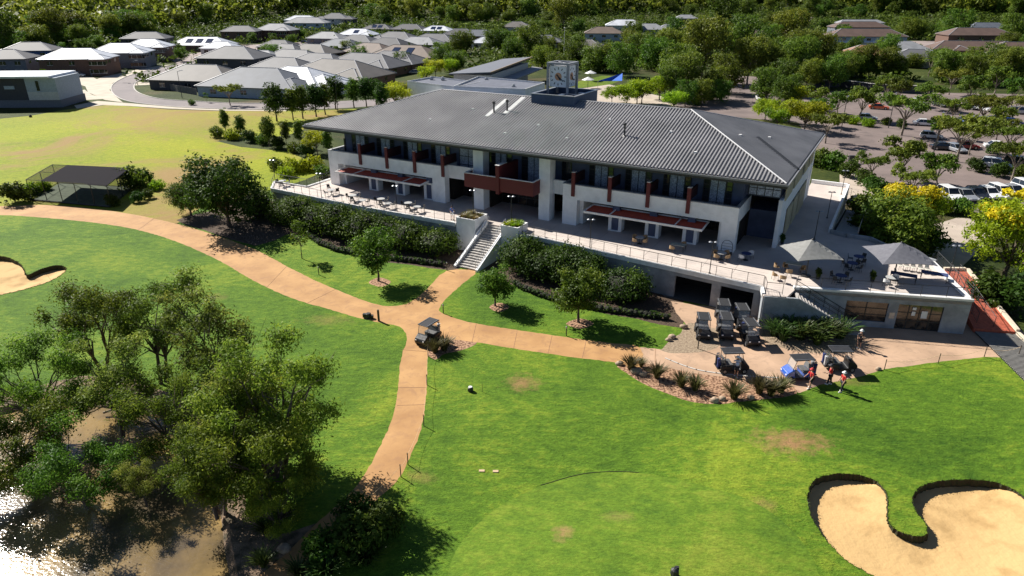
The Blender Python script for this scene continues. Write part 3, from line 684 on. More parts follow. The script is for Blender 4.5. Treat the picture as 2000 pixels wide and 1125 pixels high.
# --- right hand corner: dark void with glazed band above
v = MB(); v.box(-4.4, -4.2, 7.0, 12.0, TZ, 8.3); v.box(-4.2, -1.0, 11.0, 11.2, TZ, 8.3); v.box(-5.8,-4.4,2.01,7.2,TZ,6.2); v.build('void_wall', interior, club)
window(-4.2, -1.0, 8.4, 9.9, 4.98, 4, 2, 'curtain')
s = MB(); s.box(-1.0, -.62, 4.4, 8.4, TZ, 8.3); s.box(-1.0, -.62, 8.4, 27.2, 6.3, 7.9); s.box(-1.0,-.6,23.6,27.2,TZ,6.3); s.box(-1.0,-.55,26.2,27.5,TZ,9.6)
build_each(s, 'side_wall', white, club)
s = MB(); s.box(-.99, -.7, 8.4, 23.6, TZ, 6.3); s.build('lower_side_wall', interior, club)
for b0, b1, z0, z1 in ((8.8,12.4,TZ,6.2),(13.4,16.6,TZ,6.2),(17.6,23.0,TZ,6.2),(5.4,9.8,8.0,10.5),(11.0,16.5,8.0,10.5),(18.0,21.4,8.0,10.5),(22.4,26.0,8.0,10.5)):
    s = MB(); n = int((b1-b0)/.3)
    for i in range(n): s.box(-.62, -.5, b0+(b1-b0)*i/n, b0+(b1-b0)*i/n+.22, z0, z1)
    s.build('louvre_panel', creamw, club)
e_ = MB(); e_.box(-59.62, -59.02, 7.0, 27.2, TZ, 7.9); e_.box(-59.6,-1,27.2,27.5,TZ,7.9); e_.build('rear_wall', white, club)
window(-59.1+.0, -58.9, 6.6, 9.0, 3.88, 1, 2, 'glass')
# --- clock tower on the ridge
ct = MB(); a0, a1, b0, b1 = -34.0, -27.9, 12.2, 19.6
zt_ = 15.75
ct.box(a0, a1, b0, b0+.2, 13.6, zt_); ct.box(a0, a1, b1-.2, b1, 13.2, zt_); ct.box(a0, a0+.2, b0+.2, b1-.2, 13.2, zt_); ct.box(a1-.2, a1, b0+.2, b1-.2, 13.2, zt_)
ct.box(a0+.2, a1-.2, b0+.2, b1-.2, 14.9, 15.05)
tw = ct.build('clock_tower', mat('navy_cladding', (.045,.075,.14), .6, (.035,.06,.11), 2.0), club)
ct = MB(); ct.box(a0-.08,a1+.08,b0-.08,b0+.26,zt_,zt_+.07); ct.box(a0-.08,a1+.08,b1-.26,b1+.08,zt_,zt_+.07); ct.box(a0-.08,a0+.26,b0+.26,b1-.26,zt_,zt_+.07); ct.box(a1-.26,a1+.08,b0+.26,b1-.26,zt_,zt_+.07)
ct.build('tower_coping', steel, tw)
tx0, tx1, ty0, ty1 = -33.7, -30.8, 16.3, 19.2
f = MB()
for x in (tx0, tx1):
    for y in (ty0, ty1): f.box(x-.14, x+.14, y-.14, y+.14, 15.05, 19.05)
for z in (19.05,):
    f.box(tx0-.14,tx1+.14,ty0-.14,ty0+.14,z,z+.25); f.box(tx0-.14,tx1+.14,ty1-.14,ty1+.14,z,z+.25); f.box(tx0-.14,tx0+.14,ty0+.14,ty1-.14,z,z+.25); f.box(tx1-.14,tx1+.14,ty0+.14,ty1-.14,z,z+.25)
f.bar((tx0,ty0,19.2),(tx1,ty1,19.2),.08,4); f.bar((tx1,ty0,19.2),(tx0,ty1,19.2),.08,4)
f.build('tower_frame', mat('grey_steel_frame', (.30,.31,.33), .5), tw)
f = MB(); f.box(tx0+.18, tx1-.18, ty0+.2, ty1-.2, 16.2, 18.95)
cube = f.build('clock_box', mat('grey_steel_frame', (.30,.31,.33), .5), tw)
cx, cy = (tx0+tx1)/2, (ty0+ty1)/2; cz = 17.55; hw = 1.22
facem = mat('white_clock_face', (.80,.82,.83), .6, (.74,.76,.78)); ink = mat('dark_clock_ink', (.02,.025,.04), .6); org = mat('copper_disc', (.62,.33,.19), .6)
for ang, dist in ((0, (ty1-ty0)/2-.2), (90, (tx1-tx0)/2-.18), (180, (ty1-ty0)/2-.2), (270, (tx1-tx0)/2-.18)):
    A_ = R(ang); ux, uy = math.cos(A_), math.sin(A_); nx_, ny_ = math.sin(A_), -math.cos(A_)
    def Pf(u, z, o): return (cx+ux*u+nx_*(dist+o), cy+uy*u+ny_*(dist+o), cz+z)
    def slab(m, u0, u1, z0, z1, o0, o1, rot=0.0):
        cu, cz_ = (u0+u1)/2, (z0+z1)/2; pts = []
        for o in (o0, o1):
            for u, z in ((u0,z0),(u1,z0),(u1,z1),(u0,z1)):
                if rot: u, z = u*math.cos(rot)-z*math.sin(rot), u*math.sin(rot)+z*math.cos(rot)
                pts.append(Pf(u, z, o))
        m.add(pts, [(0,1,2,3),(7,6,5,4),(4,5,1,0),(5,6,2,1),(6,7,3,2),(7,4,0,3)])
    m = MB(); slab(m, -hw, hw, -1.32, 1.32, .02, .06); fc = m.build('clock_face', facem, tw)
    m = MB()
    for k in range(12): slab(m, -.055, .055, .88, 1.16, .062, .075, R(30*k))
    m.build('hour_mark', ink, fc)
    m = MB()
    pts = [Pf(.50*math.cos(t*math.pi/12), .50*math.sin(t*math.pi/12), .068) for t in range(24)]
    m.add(pts, [tuple(range(24))]); m.build('clock_disc', org, fc)
    m = MB(); slab(m, -.06, .06, -.35, .95, .085, .10, R(-128)); slab(m, -.07, .07, -.3, .62, .105, .12, R(-145)); m.build('clock_hand', ink, fc)
ac = MB()
for x, y, s_ in ((-33.0,13.4,.9),(-31.2,13.6,.8),(-29.6,14.2,1.0),(-29.2,17.6,1.1)): ac.cbox(x, y, 15.3, s_, .6, .5)
build_each(ac, 'air_unit', steel, tw)
# ================================================================== TERRACE (podium)
terr = empty('terrace', (OX, OY, 0), YAW, 'raised pale paved terrace around the front and right side of the clubhouse', 'terrace')
front = [(-65.0,-4.9),(-49.0,-5.5),(-34.6,-5.1),(-34.6,-2.4),(-32.0,-2.4),(-31.9,-3.4),(-28.7,-3.4),(-28.6,-2.9),(-26.2,-2.9),(-26.2,-5.0),(-24.6,-4.8),(-16,-5.6),(-8.6,-6.2),(.2,-6.9),(.65,-8.85),(2.5,-8.3),(2.9,-6.1),(16.9,-1.4)]
back = [(14.2,7.6),(10.2,9.6),(8.0,12.0),(5.6,12.0),(3.9,12.6),(3.9,34.5),(-1.0,34.6),(-1.0,28.0),(-59.0,28.0),(-62.0,6.0),(-61.8,-1.9),(-67.4,-2.1)]
poly = front+back
m = MB(); m.prism(poly, TZ-.25, TZ); m.build('paving', paving, terr)
m = MB()   # paving joints
jt = mat('paving_joint', (.33,.28,.25), .9)
for a in np.arange(-60, 0, 3.0): m.box(a, a+.03, -4.7, .9, TZ+.001, TZ+.005)
m.box(-60,-35,-3.2,-3.17,TZ+.001,TZ+.005); m.box(-25,0,-3.2,-3.17,TZ+.001,TZ+.005)
m.build('paving_joint', jt, terr)
def wallrun(pts, z0, z1, t, name, mt, par, inset=0.0):
    m = MB()
    for (p, q) in zip(pts[:-1], pts[1:]):
        d = math.hypot(q[0]-p[0], q[1]-p[1]); ux, uy = (q[0]-p[0])/d, (q[1]-p[1])/d; nx_, ny_ = -uy, ux
        m.hexa([(p[0]+nx_*inset,p[1]+ny_*inset,z0),(q[0]+nx_*inset,q[1]+ny_*inset,z0),(q[0]+nx_*(inset+t),q[1]+ny_*(inset+t),z0),(p[0]+nx_*(inset+t),p[1]+ny_*(inset+t),z0),
                (p[0]+nx_*inset,p[1]+ny_*inset,z1),(q[0]+nx_*inset,q[1]+ny_*inset,z1),(q[0]+nx_*(inset+t),q[1]+ny_*(inset+t),z1),(p[0]+nx_*(inset+t),p[1]+ny_*(inset+t),z1)])
    return m.build(name, mt, par)
wallrun([(-65.0,-4.9),(-49.0,-5.5),(-34.6,-5.1)], -.3, TZ-.26, .3, 'retaining_wall', greyrender, terr)
wallrun([(-26.2,-5.0),(-24.6,-4.8),(-16,-5.6),(-9.2,-6.15)], -.3, TZ-.26, .3, 'retaining_wall', greyrender, terr)
# garage wall with two dark openings
m = MB(); p, q = (-9.2,-6.2), (.2,-6.9)
def onl(p, q, t): return (p[0]+(q[0]-p[0])*t, p[1]+(q[1]-p[1])*t)
segs = [(0,.12,0,9),(.12,.51,2.35,9),(.51,.6,0,9),(.6,.93,2.35,9),(.93,1,0,9)]
for t0, t1, z0, _ in segs:
    P0, P1 = onl(p,q,t0), onl(p,q,t1)
    m.hexa([(P0[0],P0[1],z0),(P1[0],P1[1],z0),(P1[0],P1[1]+.4,z0),(P0[0],P0[1]+.4,z0),(P0[0],P0[1],TZ-.26),(P1[0],P1[1],TZ-.26),(P1[0],P1[1]+.4,TZ-.26),(P0[0],P0[1]+.4,TZ-.26)])
gw_ = m.build('garage_wall', greyrender, terr)
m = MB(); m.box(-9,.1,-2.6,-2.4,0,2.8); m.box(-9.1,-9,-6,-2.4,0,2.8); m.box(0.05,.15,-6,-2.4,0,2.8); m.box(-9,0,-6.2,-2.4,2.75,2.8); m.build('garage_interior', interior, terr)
m = MB(); m.box(-9,0,-6.6,-2.6,.02,.05); m.build('garage_floor', mat('dark_garage_floor', (.12,.11,.1), .9), terr)
# coping / edge kerb along the whole open edge
edge = [(-67.4,-2.1),(-65.0,-4.9),(-49.0,-5.5),(-34.7,-5.1)]
edge2 = [(-26.1,-5.0),(-24.6,-4.8),(-16,-5.6),(-8.6,-6.2),(.2,-6.9),(.6,-8.4)]
wallrun(edge, TZ-.35, TZ+.12, .28, 'edge_coping', white2, terr, -.14); wallrun(edge2, TZ-.35, TZ+.12, .25, 'edge_coping', white2, terr, -.14)
wallrun([(-61.6,6.0),(-61.4,-1.9),(-67.4,-2.1)][::1], TZ-.3, TZ+.15, .3, 'edge_coping', white2, terr, -.1)
wallrun([(3.9,12.6),(3.9,34.5),(-1.0,34.6)], TZ-.6, TZ+.5, .28, 'side_parapet', white, terr, 0)
wallrun([(14.2,7.6),(10.2,9.6),(8.0,12.0),(5.6,12.0),(3.9,12.6)], 0, TZ+.45, .28, 'back_parapet', greyrender, terr, 0)
wallrun([(3.9,12.6),(3.9,34.5),(-1.0,34.6),(-59,34.6)], -.2, TZ-.6, .26, 'retaining_wall', greyrender, terr, 0.005)
wallrun([(-59.0,28.0),(-62.0,6.0),(-61.8,-1.9),(-67.4,-2.1),(-65.0,-4.9)], -.2, TZ-.3, .26, 'retaining_wall', greyrender, terr, 0.01)
# pro shop front: wall with window openings, along s from C0 to C1
C0, C1 = np.array((2.9,-6.1)), np.array((16.9,-1.4)); Ls = np.linalg.norm(C1-C0); us = (C1-C0)/Ls; ns = np.array((-us[1], us[0]))
def PS(s, d, z): q = C0+us*s+ns*d; return (q[0], q[1], z)
def psbox(m, s0, s1, d0, d1, z0, z1):
    m.hexa([PS(s0,d0,z0),PS(s1,d0,z0),PS(s1,d1,z0),PS(s0,d1,z0),PS(s0,d0,z1),PS(s1,d0,z1),PS(s1,d1,z1),PS(s0,d1,z1)])
m = MB()
psbox(m, 0, 4.6, 0, .35, 0, 2.45); psbox(m, 8.15, 9.0, 0, .35, 0, 2.45); psbox(m, 12.7, Ls, 0, .35, 0, 2.45); psbox(m, 0, Ls, 0, .35, 2.45, TZ+.1); psbox(m, 4.6, 8.15, 0, .35, 0, .55)
psbox(m, Ls-.35, Ls, .35, 9.2, 0, TZ+.1)
shop = m.build('shop_wall', greyrender, terr)
m = MB(); psbox(m, -.1, Ls+.08, -.06, .38, TZ+.1, TZ+.3); psbox(m, Ls-.4, Ls+.08, .38, 9.4, TZ+.1, TZ+.3); m.build('shop_coping', white2, shop)
m = MB(); psbox(m, .4, Ls-.4, 5.0, 5.1, 0, 2.8); psbox(m, .4,.5,.4,5,0,2.8); psbox(m,.4,Ls-.4,.36,5.0,2.7,2.8); m.build('shop_interior', interior, terr)
m = MB(); psbox(m,.4,Ls-.4,.36,5,.02,.06); m.build('shop_floor', timber, terr)
def shopwin(s0, s1, z0, z1, nx, nz, kind=True):
    f = MB()
    for i in range(nx+1): x = s0+(s1-s0)*i/nx; psbox(f, x-.04, x+.04, .1, .2, z0, z1)
    for j in range(nz+1): z = z0+(z1-z0)*j/nz; psbox(f, s0, s1, .11, .19, z-.035, z+.035)
    w = f.build('shop_window', dark, shop)
    p = MB(); psbox(p, s0, s1, .14, .16, z0, z1); p.build('pane', mat('shop_glass_with_blinds', (.11,.075,.05), .1, (.02,.017,.015), 1.6, detail=3, spec=.8, lo=.42, hi=.6), w)
shopwin(4.6, 8.15, .55, 2.45, 2, 3); shopwin(9.0, 12.7, .05, 2.45, 4, 3)
m = MB(); psbox(m, 11.0, 11.5, .06, .09, 1.2, 1.9); psbox(m, 10.2,10.5,.06,.09,1.4,1.8); psbox(m,10.2,10.5,.06,.09,1.95,2.2); m.build('notice', white2, shop)
m = MB(); psbox(m, 8.35, 8.8, -.04, 0, 1.0, 1.6); m.build('notice_board', steel, shop)
# landing wall and descending stair in front of the shop wall
m = MB()
lw = [(.6,-8.4),(2.3,-8.0)]
m.hexa([(.2,-6.9,-.2),(.65,-8.85,-.2),(.95,-8.8,-.2),(.5,-6.85,-.2),(.2,-6.9,TZ-.26),(.65,-8.85,TZ-.26),(.95,-8.8,TZ-.26),(.5,-6.85,TZ-.26)])
def SP(s, d, z): q = C0+us*s+ns*d; return (q[0], q[1], z)
# slanted balustrade wall outside the stair
n1, n2 = -2.0, -1.75
m.add([SP(-2.9,n1,-.2),SP(.0,n1,-.2),SP(5.6,n1,-.2),SP(5.6,n1,.15),SP(.0,n1,TZ),SP(-2.9,n1,TZ),SP(-2.9,n2,-.2),SP(.0,n2,-.2),SP(5.6,n2,-.2),SP(5.6,n2,.15),SP(.0,n2,TZ),SP(-2.9,n2,TZ)],
      [(0,1,4,5),(1,2,3,4),(11,10,7,6),(10,9,8,7),(5,4,10,11),(4,3,9,10),(3,2,8,9),(0,5,11,6)])
m.build('stair_wall', greyrender, terr)
side = empty('staircase', (OX, OY, 0), YAW, 'narrow straight concrete stair running down the pro shop wall beside flax plants', 'staircase')
m = MB(); ns_ = 18
for i in range(ns_):
    z = TZ-(i+1)*TZ/(ns_+1); psbox(m, i*.3, (i+1)*.3+.02, -1.74, -.02, max(0, z-.6), z)
m.build('steps', mat('pale_concrete_steps', (.48,.44,.40), .85, (.38,.35,.32), 1.5), side)
m = MB()
for d in (-1.85, -.08):
    m.bar(PS(0,d,TZ+1.0), PS(5.5,d,1.05), .03, 6); m.bar(PS(0,d,TZ+.65), PS(5.5,d,.7), .02, 6)
    for i in range(5): s_ = i*1.35; m.bar(PS(s_,d,TZ-s_*.555), PS(s_,d,TZ+1.0-s_*.555), .025, 6)
m.build('handrail', dark, side)
# --- grand stair to the lawn
gs = empty('staircase', (OX, OY, 0), YAW, 'wide concrete stair climbing between hedges from orange path to terrace', 'staircase')
m = MB(); nst = 18; b0, b1 = -3.4, -10.0
for i in range(nst):
    y1 = b0+(b1-b0)*i/nst; y0 = b0+(b1-b0)*(i+1)/nst; z = TZ*(1-(i+1)/(nst+1))
    m.box(-31.35+.0, -28.85, y0-.02, y1, max(-.1, z-.7), z)
m.build('steps', mat('pale_concrete_steps', (.48,.44,.40), .85, (.38,.35,.32), 1.5), gs)
m = MB()
for i in range(nst):
    y0 = b0+(b1-b0)*(i+1)/nst; z = TZ*(1-(i+1)/(nst+1)); m.box(-31.34, -28.86, y0-.03, y0+.05, z, z+.012)
m.build('step_nosing', mat('pale_nosing', (.62,.6,.57), .8), gs)
for x0, x1 in ((-31.65,-31.36),(-28.84,-28.55)):
    m = MB(); m.hexa([(x0,b0,-.2),(x1,b0,-.2),(x1,b1-.3,-.2),(x0,b1-.3,-.2),(x0,b0,TZ+.35),(x1,b0,TZ+.35),(x1,b1-.3,.25),(x0,b1-.3,.25)][:4]+[(x0,b0,TZ+.35),(x1,b0,TZ+.35),(x1,b1-.3,.25),(x0,b1-.3,.25)])
    m.build('stair_wing_wall', white, gs)
for x in (-31.2, -29.0):
    m = MB(); m.bar((x,b0,TZ+1.0),(x,b1,.95),.03,6); m.bar((x,b0,TZ+.6),(x,b1,.55),.02,6)
    for i in range(5): t = i/4; m.bar((x,b0+(b1-b0)*t,TZ*(1-t)),(x,b0+(b1-b0)*t,TZ*(1-t)+1.0),.025,6)
    m.build('handrail', steel, gs)
# planters beside the stair head
def planter(a0, a1, b0, b1, lab):
    p = empty('planter', (OX, OY, 0), YAW, lab, 'planter')
    m = MB(); t = .16; z1 = TZ+.85
    m.box(a0,a1,b0,b0+t,-.1,z1); m.box(a0,a1,b1-t,b1,-.1,z1); m.box(a0,a0+t,b0+t,b1-t,-.1,z1); m.box(a1-t,a1,b0+t,b1-t,-.1,z1); m.build('planter_wall', white, p)
    m = MB(); m.box(a0+t,a1-t,b0+t,b1-t,z1-.4,z1-.2); m.build('soil', g_bed, p)
planter(-34.5,-31.95,-5.3,-2.5,'white square planter wall with straw coloured grasses left of the stair head')
planter(-28.5,-26.3,-5.3,-3.0,'white square planter wall with bright green grasses right of the stair head')
# --- railings
def railing(pts, lab, group=None, z=TZ+.12, h=1.0, sp=1.45, infill=False, loc=None, par=None, cap=dark):
    r_ = empty('railing', (OX, OY, 0), YAW, lab, 'railing', group)
    m = MB(); po = MB()
    for (p, q) in zip(pts[:-1], pts[1:]):
        d = math.hypot(q[0]-p[0], q[1]-p[1]); n = max(1, round(d/sp))
        z0 = p[2] if len(p) > 2 else z; z1 = q[2] if len(q) > 2 else z
        m.bar((p[0],p[1],z0+h),(q[0],q[1],z1+h),.028,6); m.bar((p[0],p[1],z0+.12),(q[0],q[1],z1+.12),.012,4)
        for i in range(n+1):
            t = i/n; po.bar((p[0]+(q[0]-p[0])*t,p[1]+(q[1]-p[1])*t,z0+(z1-z0)*t-.05),(p[0]+(q[0]-p[0])*t,p[1]+(q[1]-p[1])*t,z0+(z1-z0)*t+h),.026,5)
    m.build('top_rail', cap, r_); build_each(po, 'rail_post', cap, r_)
    g = MB()
    for (p, q) in zip(pts[:-1], pts[1:]):
        z0 = p[2] if len(p) > 2 else z; z1 = q[2] if len(q) > 2 else z
        for k in range(1, 5): g.bar((p[0],p[1],z0+h*k/5),(q[0],q[1],z1+h*k/5),.005,3)
    g.build('rail_wires', steel, r_)
    return r_
railing([(-67.2,-2.1),(-64.9,-4.85),(-49,-5.42),(-34.9,-5.02)], 'dark post railing along the terrace edge left of the stair')
railing([(-26.0,-4.9),(-24.6,-4.75),(-16,-5.52),(-8.6,-6.12),(.25,-6.8)], 'dark post railing along the terrace edge right of the stair above the garages')
railing([(.35,-6.9),(.75,-8.25),(2.1,-7.9)], 'short dark railing around the small landing above the flax plants')
railing([(3.0,-5.95,TZ+.3),(16.8,-1.3,TZ+.3)], 'long dark railing on the pro shop roof deck under two parasols', sp=2.0)
railing([(16.75,-1.2,TZ+.3),(14.1,7.5,TZ+.3)], 'dark railing on the right edge of the pro shop deck by the red ramp', sp=2.0)
railing([(-61.5,5.9),(-61.4,-1.8),(-66.9,-1.95)], 'dark railing behind the far left tip of the terrace')
railing([(-1.0,36.5,1.5),(4.2,36.5,1.5)], 'dark pool style fence behind the side terrace', sp=.4)
# --- side ramp with outer wall and rail
rp_ = empty('ramp', (OX, OY, 0), YAW, 'shaded concrete ramp with steel rail along the right side terrace wall', 'ramp')
m = MB(); m.hexa([(4.2,12.7,-.1),(6.6,12.1,-.1),(6.6,34,-.1),(4.2,34,-.1),(4.2,12.7,TZ-.1),(6.6,12.1,TZ-.1),(6.6,34,.1),(4.2,34,.1)]); m.build('ramp_slab', mat('grey_ramp_concrete', (.28,.30,.32), .9), rp_)
m = MB(); m.bar((6.6,12.3,TZ+.9),(6.6,34,1.1),.035,6); m.bar((6.6,12.3,TZ+.5),(6.6,34,.7),.02,6); m.bar((4.3,12.8,TZ+1.1),(4.3,34,1.2),.02,6)
for i in range(12): t = i/11; b_ = 12.3+21.7*t; z = (TZ-.1)*(1-t)+.1*t; m.bar((6.6,b_,z),(6.6,b_,z+1.0),.025,5)
m.build('handrail', steel, rp_)
# --- red paved ramp at far right, with pale kerb walls
rr = empty('ramp', (OX, OY, 0), YAW, 'red paved ramp between pale kerb walls right of the pro shop', 'ramp')
redpave = mat('red_pavers', (.52,.12,.06), .85, (.36,.08,.045), 4.0, detail=8, bump=.3)
Pa, Pb, Pc, Pd = (15.2,9.6,1.9),(17.1,10.6,1.9),(20.9,.6,.35),(17.7,-.5,.35)
m = MB(); m.hexa([(p[0],p[1],-.2) for p in (Pd,Pc,Pb,Pa)]+[Pd,Pc,Pb,Pa]); m.build('ramp_paving', redpave, rr)
m = MB()
for p, q in ((Pb,Pc),(Pa,Pb),):
    d = Vector((q[0]-p[0],q[1]-p[1],0)).normalized()*.0; n_ = Vector((-(q[1]-p[1]),q[0]-p[0],0)).normalized()*.3
    m.hexa([(p[0],p[1],-.2),(q[0],q[1],-.2),(q[0]+n_.x,q[1]+n_.y,-.2),(p[0]+n_.x,p[1]+n_.y,-.2),(p[0],p[1],p[2]+.25),(q[0],q[1],q[2]+.25),(q[0]+n_.x,q[1]+n_.y,q[2]+.25),(p[0]+n_.x,p[1]+n_.y,p[2]+.25)])
m.build('kerb_wall', mat('cream_kerb_wall', (.72,.62,.47), .8), rr)
railing([(15.6,9.4,1.9),(17.9,.6,.5)], 'dark double handrail along the left edge of the red ramp', h=1.0, sp=1.6)
railing([(16.4,9.6,1.9),(19.2,.6,.5)], 'dark centre handrail on the red ramp', h=.9, sp=2.2)
# grey slats over a dark bed, shaped as a striped shadow
slat_root = empty('shadow_slats', (OX, OY, 0), YAW, 'grey slats shaped as a striped shadow below the red ramp at the right edge', 'shadow_slats')
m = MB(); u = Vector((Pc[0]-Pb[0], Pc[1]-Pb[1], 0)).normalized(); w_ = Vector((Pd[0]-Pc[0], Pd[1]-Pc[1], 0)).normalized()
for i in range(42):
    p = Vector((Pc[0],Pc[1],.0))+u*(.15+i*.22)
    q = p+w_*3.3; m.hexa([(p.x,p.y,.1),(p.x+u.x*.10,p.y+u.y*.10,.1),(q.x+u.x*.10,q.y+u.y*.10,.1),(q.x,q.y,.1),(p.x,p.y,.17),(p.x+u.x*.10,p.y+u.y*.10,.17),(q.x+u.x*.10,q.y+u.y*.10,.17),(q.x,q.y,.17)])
m.build('sunlit_stripes', mat('sunlit_stripe_grey', (.26,.25,.23), .8), slat_root)
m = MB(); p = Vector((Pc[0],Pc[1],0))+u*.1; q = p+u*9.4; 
m.hexa([(p.x,p.y,.02),(q.x,q.y,.02),(q.x+w_.x*3.3,q.y+w_.y*3.3,.02),(p.x+w_.x*3.3,p.y+w_.y*3.3,.02),(p.x,p.y,.09),(q.x,q.y,.09),(q.x+w_.x*3.3,q.y+w_.y*3.3,.09),(p.x+w_.x*3.3,p.y+w_.y*3.3,.09)]); m.build('shade_bed', dark, slat_root)  # dark slab stands in for the shade between the stripes
kw = empty('kerb_wall', (OX, OY, 0), YAW, 'pale curving kerb wall beyond the shadow slats at the right edge', 'wall')
m = MB(); p = Vector((Pc[0],Pc[1],0)); q = p+u*9.6; m.hexa([(p.x,p.y,-.1),(q.x,q.y,-.1),(q.x-w_.x*.3,q.y-w_.y*.3,-.1),(p.x-w_.x*.3,p.y-w_.y*.3,-.1),(p.x,p.y,.4),(q.x,q.y,.3),(q.x-w_.x*.3,q.y-w_.y*.3,.3),(p.x-w_.x*.3,p.y-w_.y*.3,.4)]); m.build('wall', mat('cream_kerb_wall', (.72,.62,.47), .8), kw)
# ================================================================== VEGETATION
def leaf_arrays(rng, P, size, out=None, aspect=1.9, up=.25):
    n = len(P)
    nr = rng.normal(size=(n, 3));
    if out is not None: nr = nr*.75+out*.75
    nr[:, 2] += up; nr /= np.linalg.norm(nr, axis=1)[:, None]+1e-9
    r = rng.normal(size=(n, 3)); t = np.cross(nr, r); t /= np.linalg.norm(t, axis=1)[:, None]+1e-9; b = np.cross(nr, t)
    s = size*rng.uniform(.6, 1.35, size=(n, 1)); w = s/aspect
    V4 = np.stack([P-t*s*.5, P+b*w*.5, P+t*s*.5, P-b*w*.5], 1).reshape(-1, 3)
    return V4
def quads_mesh(name, V4, m):
    n = len(V4)//4; me = bpy.data.meshes.new(name)
    me.vertices.add(4*n); me.vertices.foreach_set('co', V4.astype(np.float32).ravel())
    me.loops.add(4*n); me.loops.foreach_set('vertex_index', np.arange(4*n, dtype=np.int32))
    me.polygons.add(n); me.polygons.foreach_set('loop_start', np.arange(0, 4*n, 4, dtype=np.int32)); me.polygons.foreach_set('loop_total', np.full(n, 4, dtype=np.int32))
    me.materials.append(m); me.update(calc_edges=True); me.validate(); return me
def cloud(rng, lobes, n, leaf, clump=28, spread=.2, shell=.55, flat=1.0, aspect=1.9, up=.25, zmin=None, frac=None):
    """leaf clumps scattered over several crown lobes"""
    lb = np.array(lobes, float); wt = (lb[:,3]*lb[:,4]*lb[:,5])**(.667); wt /= wt.sum()
    nc = max(4, n//clump); k = rng.choice(len(lb), nc, p=wt)
    d = rng.normal(size=(nc, 3)); d[:, 2] += .25; d /= np.linalg.norm(d, axis=1)[:, None]
    rad = 1-shell*rng.random(nc)**1.6
    C_ = lb[k, :3]+d*rad[:, None]*lb[k, 3:6]
    rr = (lb[k, 3]*lb[k, 4]*lb[k, 5])**(1/3)
    j = rng.integers(0, nc, n); dl = rng.normal(size=(n, 3)); dl[:, 2] *= .7*flat
    P = C_[j]+dl*(spread*rr[j])[:, None]*rng.uniform(.6, 1.25, nc)[j][:, None]
    out = d[j]+.6*dl/(np.linalg.norm(dl, axis=1)[:, None]+1e-6)
    if zmin is not None: P[:, 2] = np.maximum(P[:, 2], zmin+.1*rng.random(n))
    return leaf_arrays(rng, P, leaf, out, aspect, up)
def limbs(mb, rng, base, tips, r0, fork=.35, n=6):
    """tapered trunk with limbs reaching every tip"""
    base = np.array(base, float); cen = np.mean(tips, axis=0)
    f = base+(cen-base)*fork; f[2] = base[2]+(cen[2]-base[2])*fork
    mid = (base+f)/2+rng.normal(size=3)*np.array([.1, .1, 0])*r0*4
    mb.path([base-[0,0,.2], mid, f], [r0*1.25, r0*.95, r0*.8], n)
    for t in tips:
        t = np.array(t, float); a = f+(t-f)*.35+np.array([0, 0, .1*np.linalg.norm(t-f)])+rng.normal(size=3)*.12; q = f+(t-f)*.72+rng.normal(size=3)*.2
        mb.path([f, a, q, t], [r0*.6, r0*.38, r0*.22, r0*.08], 5)
        for s in range(2):
            e = t+rng.normal(size=3)*.28*np.linalg.norm(t-f)*.6; mb.bar(q, e, r0*.17, 4, r0*.05)
def rlobes(rng, n, R_, z0, z1, r, flat=.7, lean=(0, 0)):
    out = []
    for i in range(n):
        a = 2*math.pi*(i+rng.random()*.7)/n; q = R_*math.sqrt(rng.uniform(.15, 1)); z = rng.uniform(z0, z1)
        s = r*rng.uniform(.7, 1.25); out.append((q*math.cos(a)+lean[0]*z, q*math.sin(a)+lean[1]*z, z, s, s, s*flat))
    return out
LF = dict(
 olive=leafmat('olive_leaves', (.065,.115,.012), (.160,.235,.022), (.40,.46,.055), trans=.5, spec=.2),
 deep=leafmat('deep_green_leaves', (.025,.052,.007), (.062,.112,.013), (.16,.24,.03), spec=.15, rough=.6),
 mid=leafmat('mid_green_leaves', (.045,.09,.010), (.12,.19,.018), (.28,.36,.04), trans=.42, spec=.2),
 gum=leafmat('gum_leaves', (.065,.10,.012), (.16,.21,.022), (.33,.37,.05), trans=.4, spec=.2),
 lime=leafmat('lime_leaves', (.14,.21,.010), (.30,.40,.015), (.52,.56,.03), trans=.5, spec=.2),
 gold=leafmat('golden_flower_clusters', (.30,.28,.010), (.62,.42,.012), (.80,.55,.02)),
 magn=leafmat('glossy_hedge_leaves', (.022,.055,.006), (.058,.120,.010), (.14,.23,.022), spec=.22, rough=.6),
 box=leafmat('clipped_hedge_leaves', (.035,.065,.010), (.08,.12,.015), (.17,.2,.03)),
 dry=leafmat('straw_grass', (.10,.085,.03), (.25,.20,.07), (.45,.36,.15)),
 tuft=leafmat('olive_tuft_grass', (.05,.055,.018), (.13,.12,.035), (.30,.26,.09)),
 flax=leafmat('flax_blades', (.02,.042,.012), (.07,.12,.022), (.20,.28,.06), spec=.3, rough=.5),
 brown=leafmat('brownish_leaves', (.07,.10,.014), (.17,.21,.03), (.36,.36,.07), trans=.5, spec=.2))
PROTO = {}
